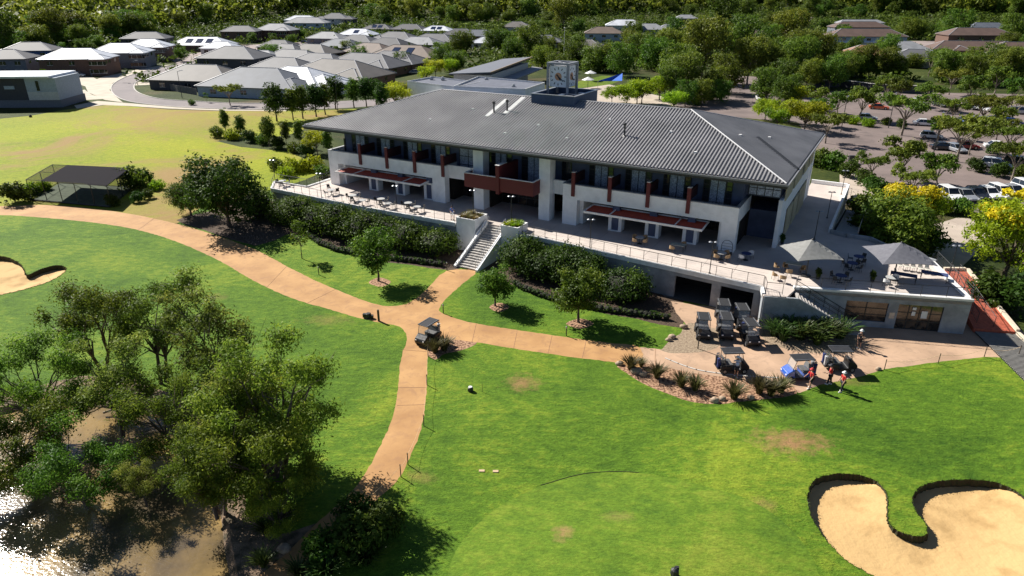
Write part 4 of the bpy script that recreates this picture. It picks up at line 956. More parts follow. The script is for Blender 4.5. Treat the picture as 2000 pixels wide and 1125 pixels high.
def proto(key, lobes, n, leaf, mt, trunk=None, tips=None, base=(0,0,0), barkm=None, seed=1, clump=28, spread=.2, shell=.55, fork=.35, aspect=1.9, gold=None, stems=None, up=.25):
    rng = np.random.default_rng(seed)
    V4 = cloud(rng, lobes, n, leaf, clump, spread, shell, aspect=aspect, up=up)
    cm = quads_mesh('crown', V4, LF[mt]); tm = None
    if trunk:
        mb = MB(); tt = tips or [(l[0], l[1], l[2]) for l in lobes]
        if stems:
            for (bx, by, idx) in stems: limbs(mb, rng, (bx, by, 0), [tt[i] for i in idx], trunk, fork)
        else: limbs(mb, rng, base, tt, trunk, fork)
        tm = bpy.data.meshes.new('trunk'); tm.from_pydata(mb.v, [], mb.f); tm.materials.append(barkm or bark); tm.update()
    gm = None
    if gold: gm = quads_mesh('blossom', cloud(rng, gold, int(n*(.8 if key == 'gold_tree' else .4)), leaf*(1.5 if key == 'gold_tree' else 1.2), 30, .22, .4), LF['gold'])
    PROTO[key] = (cm, tm, gm)
rg = np.random.default_rng(11)
# foreground paperbarks: open crowns on several stems
proto('paperA', rlobes(rg, 24, 3.6, 3.2, 9.4, .95, .9), 21000, .23, 'olive', .17, seed=2, clump=22, spread=.36, shell=.85, aspect=2.8, stems=[(-.5,0,list(range(0,8))),(.3,.3,list(range(8,16))),(.2,-.4,list(range(16,24)))], fork=.4, barkm=bark)
proto('paperB', rlobes(rg, 18, 3.1, 3.4, 8.4, .9, .9, lean=(-.12,0)), 14000, .23, 'mid', .15, seed=3, clump=22, spread=.36, shell=.85, aspect=2.8, stems=[(0,0,list(range(0,9))),(.5,.2,list(range(9,18)))], fork=.42)
proto('paperC', rlobes(rg, 24, 3.6, 1.8, 7.8, .95, .85), 20000, .23, 'olive', .14, seed=4, clump=22, spread=.36, shell=.85, aspect=2.8, stems=[(-.6,0,list(range(0,8))),(.5,.3,list(range(8,16))),(.1,-.5,list(range(16,24)))], fork=.35)
proto('paperD', rlobes(rg, 16, 2.9, 1.0, 5.4, .95, .85), 17000, .19, 'mid', .1, seed=5, clump=24, spread=.3, shell=.8, aspect=2.4, stems=[(-.6,0,list(range(0,8))),(.5,.3,list(range(8,16)))], fork=.3)
proto('paperE', rlobes(rg, 15, 2.6, 2.8, 7.4, .8, .9), 9000, .23, 'brown', .12, seed=6, clump=20, spread=.38, shell=.85, aspect=2.8, fork=.45)
# garden and park trees
proto('lawn_tree', rlobes(rg, 8, 1.5, 2.0, 4.5, 1.0, .85), 5200, .24, 'mid', .11, seed=7, clump=26, spread=.24, fork=.38)
proto('round_tree', rlobes(rg, 11, 1.35, 2.0, 4.2, 1.05, .9), 7500, .24, 'mid', .12, seed=8, clump=30, spread=.24, fork=.4)
proto('sapling', rlobes(rg, 7, .9, 1.6, 3.8, .5, .8), 900, .22, 'mid', .05, seed=9, clump=14, spread=.3, fork=.45, barkm=barkp)
proto('magnolia', rlobes(rg, 14, 2.7, 1.6, 5.8, 1.6, .9), 15000, .27, 'deep', .2, seed=10, clump=30, spread=.22, fork=.25)
proto('row_tree', [(0,0,3.2,1.3,1.3,1.5),(0,0,4.4,1.4,1.4,1.5),(.2,.1,5.3,1.1,1.1,1.5),(-.25,-.1,6.4,.85,.85,1.2),(.3,.3,3.4,.9,.9,1.0),(-.4,.2,4.7,.9,.9,1.2)], 3600, .34, 'mid', .11, seed=12, clump=22, spread=.2, fork=.5, up=.1)
proto('row_tree_dark', [(0,0,3.0,1.5,1.5,1.4),(0,0,4.4,1.8,1.8,1.9),(.2,.1,5.9,1.35,1.35,1.6),(-.3,-.1,3.4,1.2,1.2,1.1),(.5,.3,4.6,1.1,1.1,1.6)], 4200, .34, 'deep', .12, seed=13, clump=22, spread=.2, fork=.5, up=.1)
proto('umbrella_tree', rlobes(rg, 9, 3.2, 4.6, 6.0, 1.25, .55), 4200, .38, 'gum', .17, seed=14, clump=26, spread=.22, fork=.45, barkm=barkp)
proto('umbrella_tree_b', rlobes(rg, 8, 2.9, 3.6, 6.6, 1.3, .6), 4200, .38, 'mid', .16, seed=15, clump=26, spread=.22, fork=.4, barkm=barkp)
proto('gum_tree', rlobes(rg, 15, 3.5, 3.0, 12.5, 2.3, .9), 8500, .5, 'gum', .24, seed=16, clump=30, spread=.22, fork=.4, barkm=barkp)
proto('gum_tree_b', rlobes(rg, 14, 3.8, 2.6, 10.5, 2.4, .85), 8500, .5, 'mid', .24, seed=17, clump=30, spread=.22, fork=.35, barkm=barkp)
proto('round_big', rlobes(rg, 14, 2.7, 1.8, 7.0, 2.2, .95), 8500, .42, 'mid', .22, seed=18, clump=26, spread=.2, fork=.3)
proto('lime_tree', rlobes(rg, 11, 2.8, 2.2, 5.6, 1.4, .75), 5200, .34, 'lime', .12, seed=19, clump=24, spread=.25, fork=.35)
proto('gold_tree', rlobes(rg, 15, 3.3, 2.4, 6.2, 1.7, .85), 15000, .28, 'lime', .2, seed=20, clump=30, spread=.2, fork=.3, gold=[(l[0]-.6, l[1], l[2]+.3, l[3], l[4], l[5]*.9) for l in rlobes(rg, 18, 3.5, 4.4, 7.4, 1.3)])
proto('green_gold_tree', rlobes(rg, 15, 3.3, 2.0, 6.4, 1.7, .9), 15000, .28, 'lime', .2, seed=21, clump=30, spread=.2, fork=.3, gold=[(l[0]-1.0, l[1]+.5, l[2]+.3, l[3]*.9, l[4]*.9, l[5]*.7) for l in rlobes(rg, 9, 2.8, 5.2, 7.2, .9)])
proto('bare_tree', rlobes(rg, 8, 2.6, 4, 7, 1.0, .6), 900, .3, 'gum', .15, seed=22, clump=10, spread=.4, fork=.35, barkm=barkp)
def bushlobes(rng, n, R_, h): return [(R_*math.cos(a)*q, R_*math.sin(a)*q, h*.5*rng.uniform(.6, 1.1), R_*.55, R_*.55, h*.48) for a, q in [(6.28*i/n, rng.uniform(.2, .6)) for i in range(n)]]
proto('bush', bushlobes(rg, 5, 1.0, 1.4), 1800, .2, 'mid', None, seed=23, clump=20, spread=.25)
proto('bush_lime', bushlobes(rg, 5, 1.0, 1.2), 1800, .2, 'lime', None, seed=24, clump=20, spread=.25)
proto('bush_dark', bushlobes(rg, 6, 1.0, 1.5), 2000, .2, 'deep', None, seed=25, clump=20, spread=.25)
NAMES = dict(bush='shrub', bush_lime='shrub', bush_dark='shrub', magnolia='broadleaf_tree', gold_tree='golden_tree', green_gold_tree='golden_tree', gum_tree='gum_tree', gum_tree_b='gum_tree')
def tree(key, loc, s=1.0, rz=None, label='', group=None, sz=None, name=None):
    cm, tm, gm = PROTO[key]; nm = name or NAMES.get(key, 'tree')
    sh = nm == 'shrub'
    if sh:
        o = bpy.data.objects.new(nm, cm); col.objects.link(o); tag(o, label, 'shrub', group)
    else:
        o = empty(nm, (0,0,0), 0, label, 'tree', group)
        for me, pn in ((cm, 'crown'), (tm, 'trunk'), (gm, 'blossom')):
            if me is None: continue
            c = bpy.data.objects.new(pn, me); col.objects.link(c); c.parent = o
    o.location = loc; o.rotation_euler = (0, 0, rz if rz is not None else random.uniform(0, 6.28)); o.scale = (s, s, sz or s)
    return o
def tbase(key, px, py, s, label, group=None, **k):
    x, y = G(px, py); return tree(key, (x, y, hh(x, y)), s, label=label, group=group, **k)
def tcrown(key, px, py, zc, s, label, group=None, **k):
    x, y = atz(px, py, zc); return tree(key, (x, y, hh(x, y)), s, label=label, group=group, **k)
GF = 'paperbark trees around the pond'
tbase('paperA', 553, 930, 1.0, 'tall olive paperbark right of the pond, its shadow crossing the orange path', GF, rz=.3)
tcrown('paperB', 175, 612, 6.0, 1.0, 'leaning paperbark with rusty top leaves, farthest back left in the pond group', GF, rz=2.2)
tcrown('paperB', 295, 622, 5.5, .92, 'dark trunked paperbark standing on turf behind the pond, between two others', GF, rz=4.0)
tcrown('paperE', 410, 660, 5.5, 1.15, 'thin brownish paperbark behind the right part of the pond group', GF, rz=1.0)
tcrown('paperC', 60, 730, 4.5, .9, 'wide brown olive paperbark at the left edge above the pond', GF, rz=.6)
tcrown('paperC', 320, 750, 5.0, .78, 'twiggy paperbark in the middle of the pond group over the leaf litter', GF, rz=2.6)
tcrown('paperE', 210, 740, 4.5, .95, 'small thin crowned paperbark between the leaf litter and the fairway', GF, rz=5.0)
tcrown('paperE', 455, 740, 6, 1.0, 'brownish paperbark just left of the tallest one', GF, rz=3.5)
tcrown('paperC', 485, 850, 5.0, .9, 'dense olive paperbark leaning over the right bank of the pond', GF, rz=4.2)
tcrown('paperA', 400, 868, 5.0, .62, 'bright yellow green paperbark overhanging the middle of the pond', GF, rz=1.4)
tcrown('paperD', 25, 862, 3.0, .9, 'dark shaded tree at the left edge of the pond', GF, rz=.2)
tcrown('paperD', 150, 905, 2.6, .85, 'dense dark green tree standing in the pond water left of centre', GF, rz=2.0)
tcrown('paperE', 268, 915, 2.6, .42, 'low sprawling olive tree touching the pond water', GF, rz=2.0)
tcrown('paperC', 530, 945, 3.2, .42, 'low leafy tree between the pond and the dark trunk shadows', GF, rz=3.0)
tbase('magnolia', 447, 440, 1.28, 'large round dark broadleaf tree left of the terrace hedge', rz=1)
tcrown('magnolia', 366, 385, 2.6, .68, 'smaller round dark broadleaf tree left of the large one', rz=2)
tbase('lawn_tree', 739, 549, 1.08, 'leafy green tree on the lawn left of the stair, with a round mulch ring', 'young trees on the garden lawn', rz=0)
tbase('round_tree', 967, 597, .80, 'round bushy green tree just right of the foot of the stair', 'young trees on the garden lawn', rz=1)
tbase('round_tree', 1130, 629, 1.05, 'dense round green tree on the lawn right of the stair, nearest the garages', 'young trees on the garden lawn', rz=3)
tbase('sapling', 590, 505, 1.1, 'sparse pale stemmed sapling on the lawn below the left hedge', 'young trees on the garden lawn', rz=3)
# rows behind the left end of the clubhouse
GR = 'row of slim trees left of the clubhouse'
for i, (px, py, s, k, d) in enumerate([(541,237,1.15,'row_tree_dark','leftmost, widest'),(573,235,1.0,'row_tree','second from left, thin'),(592,232,1.05,'row_tree','third from left'),(618,228,1.05,'row_tree_dark','fourth from left'),(636,224,1.0,'row_tree','fifth from left'),(656,214,1.12,'row_tree_dark','sixth from left, tall dark'),(692,211,1.0,'row_tree','seventh from left'),(716,208,1.0,'row_tree_dark','eighth from left'),(735,205,.9,'row_tree_dark','rightmost')]):
    tbase(k, px, py, s*1.3, d+' tree in the row behind the left roof corner', GR, sz=s)
GR2 = 'small trees in the shrub border left of the clubhouse'
for px, py, s, k, d in [(442,262,.72,'row_tree','leftmost small tree in the shrub border at the field edge'),(472,268,.62,'row_tree_dark','small reddish dark tree second from left in the field border'),(527,287,.80,'row_tree_dark','dark slim tree in the middle of the field border'),(560,284,.66,'row_tree','slim tree right of the middle in the field border'),(586,287,.7,'row_tree','slim tree left of the pair by the roof corner'),(620,300,.8,'lime_tree','broad light green tree touching the left end of the building'),(642,305,.68,'row_tree','green tree right against the left end of the building')]:
    tbase(k, px, py, s, d, GR2)
for px, py, s, k, d in [(425,268,1.6,'bush','round shrub at the left tip of the field border'),(455,272,1.7,'bush_lime','yellow green shrub second in the field border'),(490,277,1.6,'bush_dark','dark shrub under the reddish tree in the field border'),(515,282,1.5,'bush','green shrub in the middle of the field border'),(545,290,1.5,'bush_dark','dark shrub right of the middle of the field border'),(575,298,1.4,'bush','low shrub near the right end of the field border'),(600,305,1.5,'bush_dark','dark shrub at the right end of the field border'),
    (540,332,1.5,'bush','brownish green shrub beyond the terrace tip'),(575,335,1.9,'bush_lime','bright bamboo like shrub beyond the terrace tip'),(610,332,2.0,'bush_lime','tall bright shrub against the left end wall'),(632,345,1.4,'bush','shrub beside the left corner of the building'),(560,345,1.4,'bush_lime','low bright shrub beside the narrow terrace walkway')]:
    tbase(k, px, py, s, d, 'shrubs left of the clubhouse')
# trees behind the clubhouse
for k, px, py, zc, s, d in [('row_tree_dark',745,188,4,1.0,'dark tree between the tree row and the flat roofed annex'),('lime_tree',770,178,4,1.1,'lime green tree left of the annex white wall'),('lime_tree',790,162,4,.8,'small lime tree touching the annex wall'),('round_big',785,115,4,.9,'light green round tree in front of the brown roofed house with solar panels'),
 ('round_big',903,82,5,1.35,'big round bright tree standing alone between the grey roofs'),('round_big',890,118,4,1.0,'dark green tree below the big round bright one'),('lime_tree',850,132,3,1.1,'lime green tree left of the annex grey roof'),('lime_tree',878,128,3,1.0,'second lime tree against the annex grey roof'),('lime_tree',832,140,3,.9,'lime shrub like tree above the annex roof corner'),('gum_tree_b',700,104,5,.7,'small dark tree between the roofs left of centre'),('gum_tree_b',862,108,4,.8,'olive tree just behind the lime trees'),
 ('round_big',975,78,5,1.3,'dark green tree above the annex right end'),('round_big',1003,92,5,1.2,'dark tree right of the annex end gable'),('gum_tree_b',1035,88,5,1.2,'olive tree left of the flagpole'),('round_big',1060,105,5,1.1,'dark round tree right behind the clock tower left side'),('round_big',1085,118,4,.9,'bright green tree directly behind the clock tower'),('round_big',1125,100,5,1.2,'dark tree right of the flagpole'),('gum_tree',1100,40,8,1.7,'tall gum above the clock tower'),('gum_tree_b',1070,30,8,1.0,'bushy gum up left of the clock tower'),
 ('round_big',1158,112,5,1.2,'round green tree right of the clock tower above the white parasol'),('round_big',1180,112,5,1.3,'dark tree above the blue shade sail'),('gum_tree_b',1215,120,5,1.0,'olive tree behind the blue shade sail'),('round_big',1248,90,6,1.5,'tall columnar green tree right of the blue shade sail'),('round_big',1285,105,6,1.6,'large dark spreading tree behind the lime thicket'),('gum_tree_b',1235,60,6,1.0,'olive tree between the pale roofs up right of the tower'),('gum_tree_b',1320,60,6,1.2,'bright tree below the solar roof house'),
 ('lime_tree',1196,182,2.5,.8,'lime tree at the left of the thicket below the shade sail'),('lime_tree',1246,172,4,1.15,'big lime tree below the blue shade sail'),('lime_tree',1255,180,3,1.2,'lime tree right in the thicket near the roof ridge'),('lime_tree',1290,165,4,1.2,'airy lime tree beside the drive'),('lime_tree',1225,190,2,1.0,'low lime tree touching the roof ridge line'),
 ('gum_tree_b',1325,125,6,1.1,'brownish gum left in the tall gum group'),('gum_tree',1345,150,6,.95,'gum in front of the tall gum group'),('gum_tree',1375,110,8,1.5,'large gum in the middle of the tall gum group'),('gum_tree',1412,45,9,1.9,'tallest bright gum of the group up right'),('gum_tree_b',1440,85,8,1.7,'broad dark gum right in the tall gum group'),('gum_tree',1465,120,7,1.1,'gum shading the end of the drive'),('gum_tree_b',1395,165,4,.8,'lower gum beside the drive'),('gum_tree',1365,60,8,1.0,'reddish brown gum behind the tall group'),('gum_tree_b',1340,185,3,.6,'small gum beside the drive'),('gum_tree',1310,160,5,.7,'thin gum beside the lime trees'),('gum_tree_b',1420,140,6,1.0,'dark gum over the left side of the drive'),
 ('gum_tree_b',1510,95,8,1.1,'dense gum at the street corner'),('gum_tree',1540,70,9,1.5,'gum beside the pinkish side street'),('gum_tree',1560,120,7,1.1,'tall gum left of the car park end'),('gum_tree_b',1525,150,5,.9,'gum by the drive turn'),('gum_tree_b',1580,140,5,.8,'gum above the retaining wall'),('gum_tree_b',1500,168,4,.8,'gum at the corner where the drive meets the car park'),('gum_tree_b',1538,178,4,.75,'dark tree between the drive and the first car bays'),('umbrella_tree_b',1600,178,5,1.0,'spreading tree at the back left car bays'),('lime_tree',1498,208,3,.9,'lime tree at the roof end beside the parked white car'),('lime_tree',1520,228,2.5,.8,'low lime tree over the right roof ridge'),('gum_tree_b',1372,178,3.5,.6,'small gum in the planted strip beside the drive'),('gum_tree_b',1408,176,3.5,.55,'smallest gum at the far end of the planted strip'),('lime_tree',1318,192,3,.9,'light green tree at the near end of the planted strip'),('umbrella_tree',1620,235,4.5,.9,'young flat topped tree right of the lime trees'),('round_big',1350,20,9,1.3,'tall round gum at the very top above the pale roofs'),('gum_tree',1455,30,9,1.6,'tall spreading gum left of the brown roofs at the top'),('lime_tree',1545,215,3,1.0,'lime tree just behind the right roof end'),('lime_tree',1575,228,3,1.2,'bright lime tree touching the right roof end'),('lime_tree',1560,185,3,1.0,'lime tree by the first car bays'),('gum_tree',1500,120,7,.9,'dark gum right of the drive'),
 ('umbrella_tree_b',1688,190,5.2,1.25,'tall flat topped tree beside the white hatchback'),('umbrella_tree_b',1735,160,5,1.1,'spreading tree left of the orange car'),('umbrella_tree',1772,212,5.5,1.3,'umbrella shaped tree in the middle of the car park'),('umbrella_tree',1862,150,5,1.1,'flat topped tree behind the car park right of centre'),('umbrella_tree_b',1900,170,5,1.3,'dense dark tree behind the blue cars'),('umbrella_tree_b',1950,150,5,1.3,'dark tree at the back right of the car park'),('umbrella_tree_b',1985,170,5,1.2,'tree at the right edge of the car park back row'),
 ('umbrella_tree',1865,208,4,.9,'low clumped tree in front of the parked row'),('umbrella_tree',1925,212,4,1.0,'yellow green tree between the two parked rows'),('umbrella_tree',1985,205,4,.9,'flat tree above the right parked cars'),('umbrella_tree',1880,272,4,1.25,'wide flat bush tree over the red car'),('umbrella_tree',1975,272,3.5,1.0,'flat tree at the right edge beyond the white sedan'),('umbrella_tree_b',1770,298,4.5,1.1,'dark green tree by the apron with a forked trunk'),('umbrella_tree_b',1838,318,4,.9,'brown tinted spreading tree above the golden tree'),
 ('umbrella_tree_b',1612,75,6,1.0,'green tree left of the brown roofs'),('gum_tree_b',1722,128,3,.5,'dark tree in front of the orange roofed house'),('gum_tree_b',1650,132,4,.7,'tree below the white roofed house'),('gum_tree_b',1625,140,5,.9,'dark tree left of the retaining wall'),('bare_tree',1820,120,5,1.3,'nearly bare pale branched tree beside the street'),('gum_tree_b',1870,50,9,1.6,'large olive gum at the top between the brown houses'),('gum_tree_b',1800,45,9,1.0,'olive gum above the grey roof'),('gum_tree_b',1775,45,9,1.1,'dark gum left of the olive one at the top'),('gum_tree_b',1930,120,5,1.0,'dark tree before the garage of the right house'),('gum_tree_b',1965,130,5,1.0,'tree at the right edge below the houses'),('gum_tree_b',1980,50,9,1.4,'round bright gum in the top right corner'),
 ('round_big',1745,445,3.0,.95,'dark shaded tree below the golden tree by the apron'),('gum_tree_b',345,85,5,.55,'thin gum before the grey hip roof at left'),('gum_tree_b',352,100,4,.5,'small gum at the street bend left'),('gum_tree_b',490,65,5,.5,'small dark tree by the two storey houses')]:
    tcrown(k, px, py, zc, s*(.98 if k.startswith('umb') else 1), d)
tbase('gold_tree', 1768, 466, .82, 'golden topped tree between the side ramp and the white cars', rz=.5)
tbase('green_gold_tree', 1962, 545, 1.22, 'large bright green tree with golden patches at the right edge', rz=1.5)
for px, py, s, k, d in [(375,205,1.0,'bush','round topiary like shrub beside the bend of the road'),(1625,330,2.2,'bush','green hedge shrub behind the side terrace'),(1655,345,1.8,'bush_dark','dark shrub at the side terrace corner'),(1600,325,2.2,'bush','bright shrub against the rear corner of the building'),(1690,365,1.8,'bush_dark','brown green shrub at the ramp end'),(1700,440,2.2,'bush_dark','dark shrub under the golden tree, left'),(1720,480,2.0,'bush_dark','dark shrub behind the right parasol'),(1690,500,1.6,'bush_dark','dark shrub beside the deck back wall'),(1780,490,2.0,'bush_dark','dark shrub behind the deck, right'),(1835,415,1.6,'bush_lime','grassy green shrub in front of the white cars'),(1875,418,1.6,'bush','low shrub at the end of the white car row'),
   (1665,242,1.5,'bush_lime','yellow shrub in the island below the white hatchback'),(1695,247,1.5,'bush_lime','golden shrub right in the same island'),(1640,238,1.3,'bush_lime','yellow shrub left in the island below the white hatchback'),(1730,244,1.2,'bush','green low shrub in the island'),(1950,345,1.6,'bush_dark','dark hedge in front of the white four wheel drive'),(1905,335,1.5,'bush_dark','dark hedge left of the white four wheel drive'),(1990,345,1.5,'bush','shrub at the right edge below the black car'),(1385,195,1.6,'bush_lime','orange green shrub strip beside the drive'),(1360,205,1.6,'bush','green shrub at the near end of the drive strip'),(1480,215,1.4,'bush_lime','reddish yellow shrub beside the roof end'),
   (35,395,2.0,'bush_dark','dark clipped shrub left of the practice cage'),(62,380,1.5,'bush_lime','yellow green clipped shrub at the left cage corner'),(85,372,1.3,'bush_lime','yellow shrub along the left side of the cage'),(262,368,2.4,'bush','tall shrub right of the practice cage'),(280,360,1.7,'bush_dark','dark shrub beside the tall one by the cage'),(307,370,1.2,'bush_lime','small round yellow green shrub right of the cage'),(222,402,1.1,'bush_dark','spiky shrub at the front right cage corner'),(270,395,1.0,'bush_dark','low dark shrub right of the cage front'),(290,388,.9,'bush_dark','lowest dark shrub right of the cage'),(690,1085,1.5,'bush_dark','dark leafy shrub among the strappy plants, left'),(745,1050,1.4,'bush_dark','dark leafy shrub at the right of the strappy plants'),(690,1020,1.1,'bush_dark','dark leafy shrub at the path edge above the strappy plants'),(630,1090,1.2,'bush','green leafy shrub between the strappy plants and the pond')]:
    tbase(k, px, py, s, d)
# hedges: strips of clumps along a line
def hedge(pts, w, h, n, leaf, mt, label, clump=24, spread=.3, corem=True, jag=.25, name='hedge'):
    rng = np.random.default_rng(len(label)); lob = []
    tot = 0
    for p, q in zip(pts[:-1], pts[1:]):
        d = math.hypot(q[0]-p[0], q[1]-p[1]); k = max(1, int(d/(w*.55)))
        for i in range(k):
            t = (i+rng.random()*.5)/k; s = 1+jag*rng.uniform(-1, 1)
            lob.append((p[0]+(q[0]-p[0])*t+rng.normal()*w*.06, p[1]+(q[1]-p[1])*t+rng.normal()*w*.06, h*.5*s, w*.55, w*.55, h*.52*s))
    V4 = cloud(rng, lob, n, leaf, clump, spread*.6, .35, up=.35, zmin=.05)
    me = quads_mesh(name, V4, LF[mt]); o = bpy.data.objects.new(name, me); col.objects.link(o); tag(o, label, 'hedge')
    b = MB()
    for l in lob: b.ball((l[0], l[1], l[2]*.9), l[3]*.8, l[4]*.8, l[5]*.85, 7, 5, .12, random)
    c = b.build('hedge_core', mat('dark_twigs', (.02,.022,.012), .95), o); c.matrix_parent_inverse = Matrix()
    return o
hp = [W(a, b) for a, b in ((-65,-7.2),(-58,-7.8),(-52,-8.1),(-46,-8.0),(-40,-7.8),(-36,-7.6),(-34.2,-7.4))]
hedge(hp, 4.4, 3.2, 34000, .27, 'magn', 'tall glossy dark hedge below the terrace left of the stair', jag=.18)
hp = [W(a, b) for a, b in ((-26.2,-7.4),(-22,-7.6),(-17,-8.2),(-13,-8.8),(-10.8,-9.2))]
hedge(hp, 4.4, 3.2, 24000, .27, 'magn', 'tall glossy dark hedge below the terrace right of the stair', jag=.18)
hedge(gp([(604,462),(625,478),(660,491),(700,499),(760,507),(820,514),(866,521)]), .75, .65, 6500, .12, 'box', 'low clipped curving hedge on the left garden lawn', jag=.05, spread=.25)
hedge(gp([(1003,556),(1050,577),(1100,592),(1180,608),(1240,616),(1308,625)]), .75, .65, 6500, .12, 'box', 'low clipped curving hedge on the right garden lawn', jag=.05, spread=.25)
hedge(gp([(402,182),(430,184),(470,186),(500,187)]), 1.6, 2.4, 1500, .4, 'mid', 'high clipped hedge behind the left garden fence')
# grass tufts: arching blades
def blades(rng, n, h, spread_, w, mt_mesh_name, m, droop=.6, segs=3):
    V4 = []
    for i in range(n):
        a = rng.uniform(0, 6.28); r0 = rng.uniform(0, .18)*spread_; L = h*rng.uniform(.65, 1.15); le = rng.uniform(.15, 1.0)*spread_
        p = np.array([r0*math.cos(a), r0*math.sin(a), 0.0]); d = np.array([math.cos(a), math.sin(a), 0]); sd = np.array([-d[1], d[0], 0])*w*.5
        prev = p
        for s in range(segs):
            t = (s+1)/segs; q = p+d*le*t**1.4+np.array([0, 0, L*(t-droop*t*t*.55)])
            w0 = 1-.3*s/segs if s else .8; w1 = 1-(s+1)/segs*.9
            V4 += [prev-sd*w0, prev+sd*w0, q+sd*w1, q-sd*w1]; prev = q
    return quads_mesh(mt_mesh_name, np.array(V4), m)
rb_ = np.random.default_rng(5)
tuftM = [blades(rb_, 220, 1.05, .75, .05, 'tuft_blades', LF['tuft']) for _ in range(2)]
strawM = blades(rb_, 260, .75, .7, .045, 'straw_blades', LF['dry']); greenM = blades(rb_, 260, .75, .7, .05, 'green_blades', LF['lime'])
flaxM = [blades(rb_, 150, 1.9, 1.35, .10, 'flax_blades', LF['flax'], .75, 4) for _ in range(2)]
def plant(me, loc, s, label, group=None, name='grass_tuft', cat='grass tuft', sz=None):
    o = bpy.data.objects.new(name, me); col.objects.link(o); o.location = loc; o.rotation_euler = (0, 0, random.uniform(0, 6)); o.scale = (s, s, sz or s)
    return tag(o, label, cat, group)
def gl(px, py): x, y = G(px, py); return (x, y, hh(x, y))
for px, py, s, d in [(1232,722,1.15,'leftmost spiky grass tuft in the gravel bed'),(1252,716,.7,'small tuft behind the leftmost one in the gravel bed'),(1283,738,1.1,'second large grass tuft from left in the gravel bed'),(1330,755,1.1,'third grass tuft in the gravel bed, left of a pair'),(1357,762,1.05,'grass tuft right of the pair in the gravel bed'),(1433,778,1.25,'grass tuft on the front edge of the gravel bed'),(1482,768,1.25,'wide tuft near the right end of the gravel bed'),(1505,772,1.2,'tuft second from the right end of the gravel bed'),(1524,766,1.2,'rightmost tuft of the gravel bed beside the blue cart'),(850,688,1.2,'dark grass tuft directly below the lone golf cart'),(868,684,1.25,'grass tuft right of the lone golf cart')]:
    plant(tuftM[px % 2], gl(px, py), s*1.3, d, 'grass tufts in the gravel beds')
for i, (a, b) in enumerate([(-34.0,-4.7),(-33.2,-4.6),(-32.4,-4.7),(-34.0,-3.8),(-33.0,-3.6),(-32.4,-3.4),(-33.9,-3.0)]):
    plant(strawM, W(a, b, TZ+.6), 1.0, 'one of the straw coloured grasses crowded in the planter left of the stair head', 'straw grasses in the left planter')
for i, (a, b) in enumerate([(-28.0,-4.8),(-27.3,-4.7),(-26.8,-4.4),(-27.9,-3.8),(-27.1,-3.6)]):
    plant(greenM, W(a, b, TZ+.6), 1.0, 'one of the bright green grasses crowded in the planter right of the stair head', 'green grasses in the right planter')
for px, py, s, d in [(1512,655,1.0,'leftmost flax clump against the landing wall'),(1540,650,1.1,'second flax clump from the left by the landing wall'),(1530,665,1.0,'front left flax clump by the forecourt'),(1562,662,1.15,'middle flax clump at the forecourt edge'),(1588,655,1.15,'flax clump left of the stair foot'),(1612,662,1.15,'flax clump right of the middle below the stair'),(1640,660,1.1,'rightmost flax clump at the stair foot'),(1595,672,.95,'front flax clump below the stair foot')]:
    plant(flaxM[px % 2], gl(px, py), s*1.25, d, 'flax clumps below the pro shop stair', 'flax_plant', 'flax plant')
for px, py, s, d in [(700,1050,1.35,'big strappy plant in the tree shadow right of the path end'),(735,1015,1.0,'strappy plant at the path edge in the tree shadow'),(660,1075,1.35,'strappy plant left of the big one in the tree shadow'),(640,1125,1.2,'strappy plant at the bottom edge in the shadow'),(715,1100,1.2,'dark strappy plant at the bottom right of the shadow'),(515,1105,.9,'bright rosette plant by the trunk at the bottom edge'),(585,1125,.9,'spiky plant at the bottom edge beside the leaf litter'),(560,1010,.8,'small spiky plant at the foot of the dark trunk'),(600,950,.9,'weedy clump on the turf under the tallest tree'),(520,1040,.9,'low strap leaf clump at the pond bank corner')]:
    plant(flaxM[px % 2], gl(px, py), s*.8, d, 'strappy plants near the pond', 'strappy_plant', 'plant')
# ragged turf blades hanging over the bunker rims
for rim, lab in zip(RIMS, ('ragged turf blades round the rim of the right bunker', 'ragged turf blades round the rim of the left bunker')):
    rng = np.random.default_rng(3); P = []
    for i in range(len(rim)):
        p, q = rim[i], rim[(i+1) % len(rim)]; n_ = int(math.hypot(q[0]-p[0], q[1]-p[1])*26)
        for k in range(n_): t = rng.random(); P.append((p[0]+(q[0]-p[0])*t+rng.normal()*.05, p[1]+(q[1]-p[1])*t+rng.normal()*.05, hh(*p)+.03+rng.random()*.03))
    me = quads_mesh('turf_fringe', leaf_arrays(rng, np.array(P), .085, None, 2.2, .2), LF['box']); o = bpy.data.objects.new('turf_fringe', me); col.objects.link(o); tag(o, lab, 'grass', kind='stuff')
# boulders
rock = mat('pale_sandstone', (.50,.38,.27), .9, (.30,.22,.15), 2.5, detail=8, bump=.5)
for px, py, s, d in [(1210,712,.28,'pale boulder at the left tip of the gravel bed'),(1243,727,.42,'large pale boulder in the gravel bed by the second tuft'),(1256,733,.3,'smaller pale boulder touching the large one'),(1335,640,.32,'boulder at the top of the gravel patch'),(1312,660,.3,'whitish boulder on the left side of the gravel patch'),(1306,665,.25,'reddish boulder beside the whitish one'),(1395,784,.3,'boulder at the front of the gravel bed'),(1410,780,.25,'small boulder left of the front tuft'),(1466,778,.25,'small boulder between the right tufts'),(1715,722,.22,'small dark rock at the turf corner right of the last cart'),(555,1075,.35,'boulder by the path in the tree shade'),(235,942,.4,'pale rock on the pond edge under the trees')]:
    m = MB(); m.ball((0,0,s*.35), s*1.2, s*.95, s*.75, 9, 6, .16, random); o = m.build('boulder', rock, None, True); o.location = gl(px, py); tag(o, d, 'boulder')
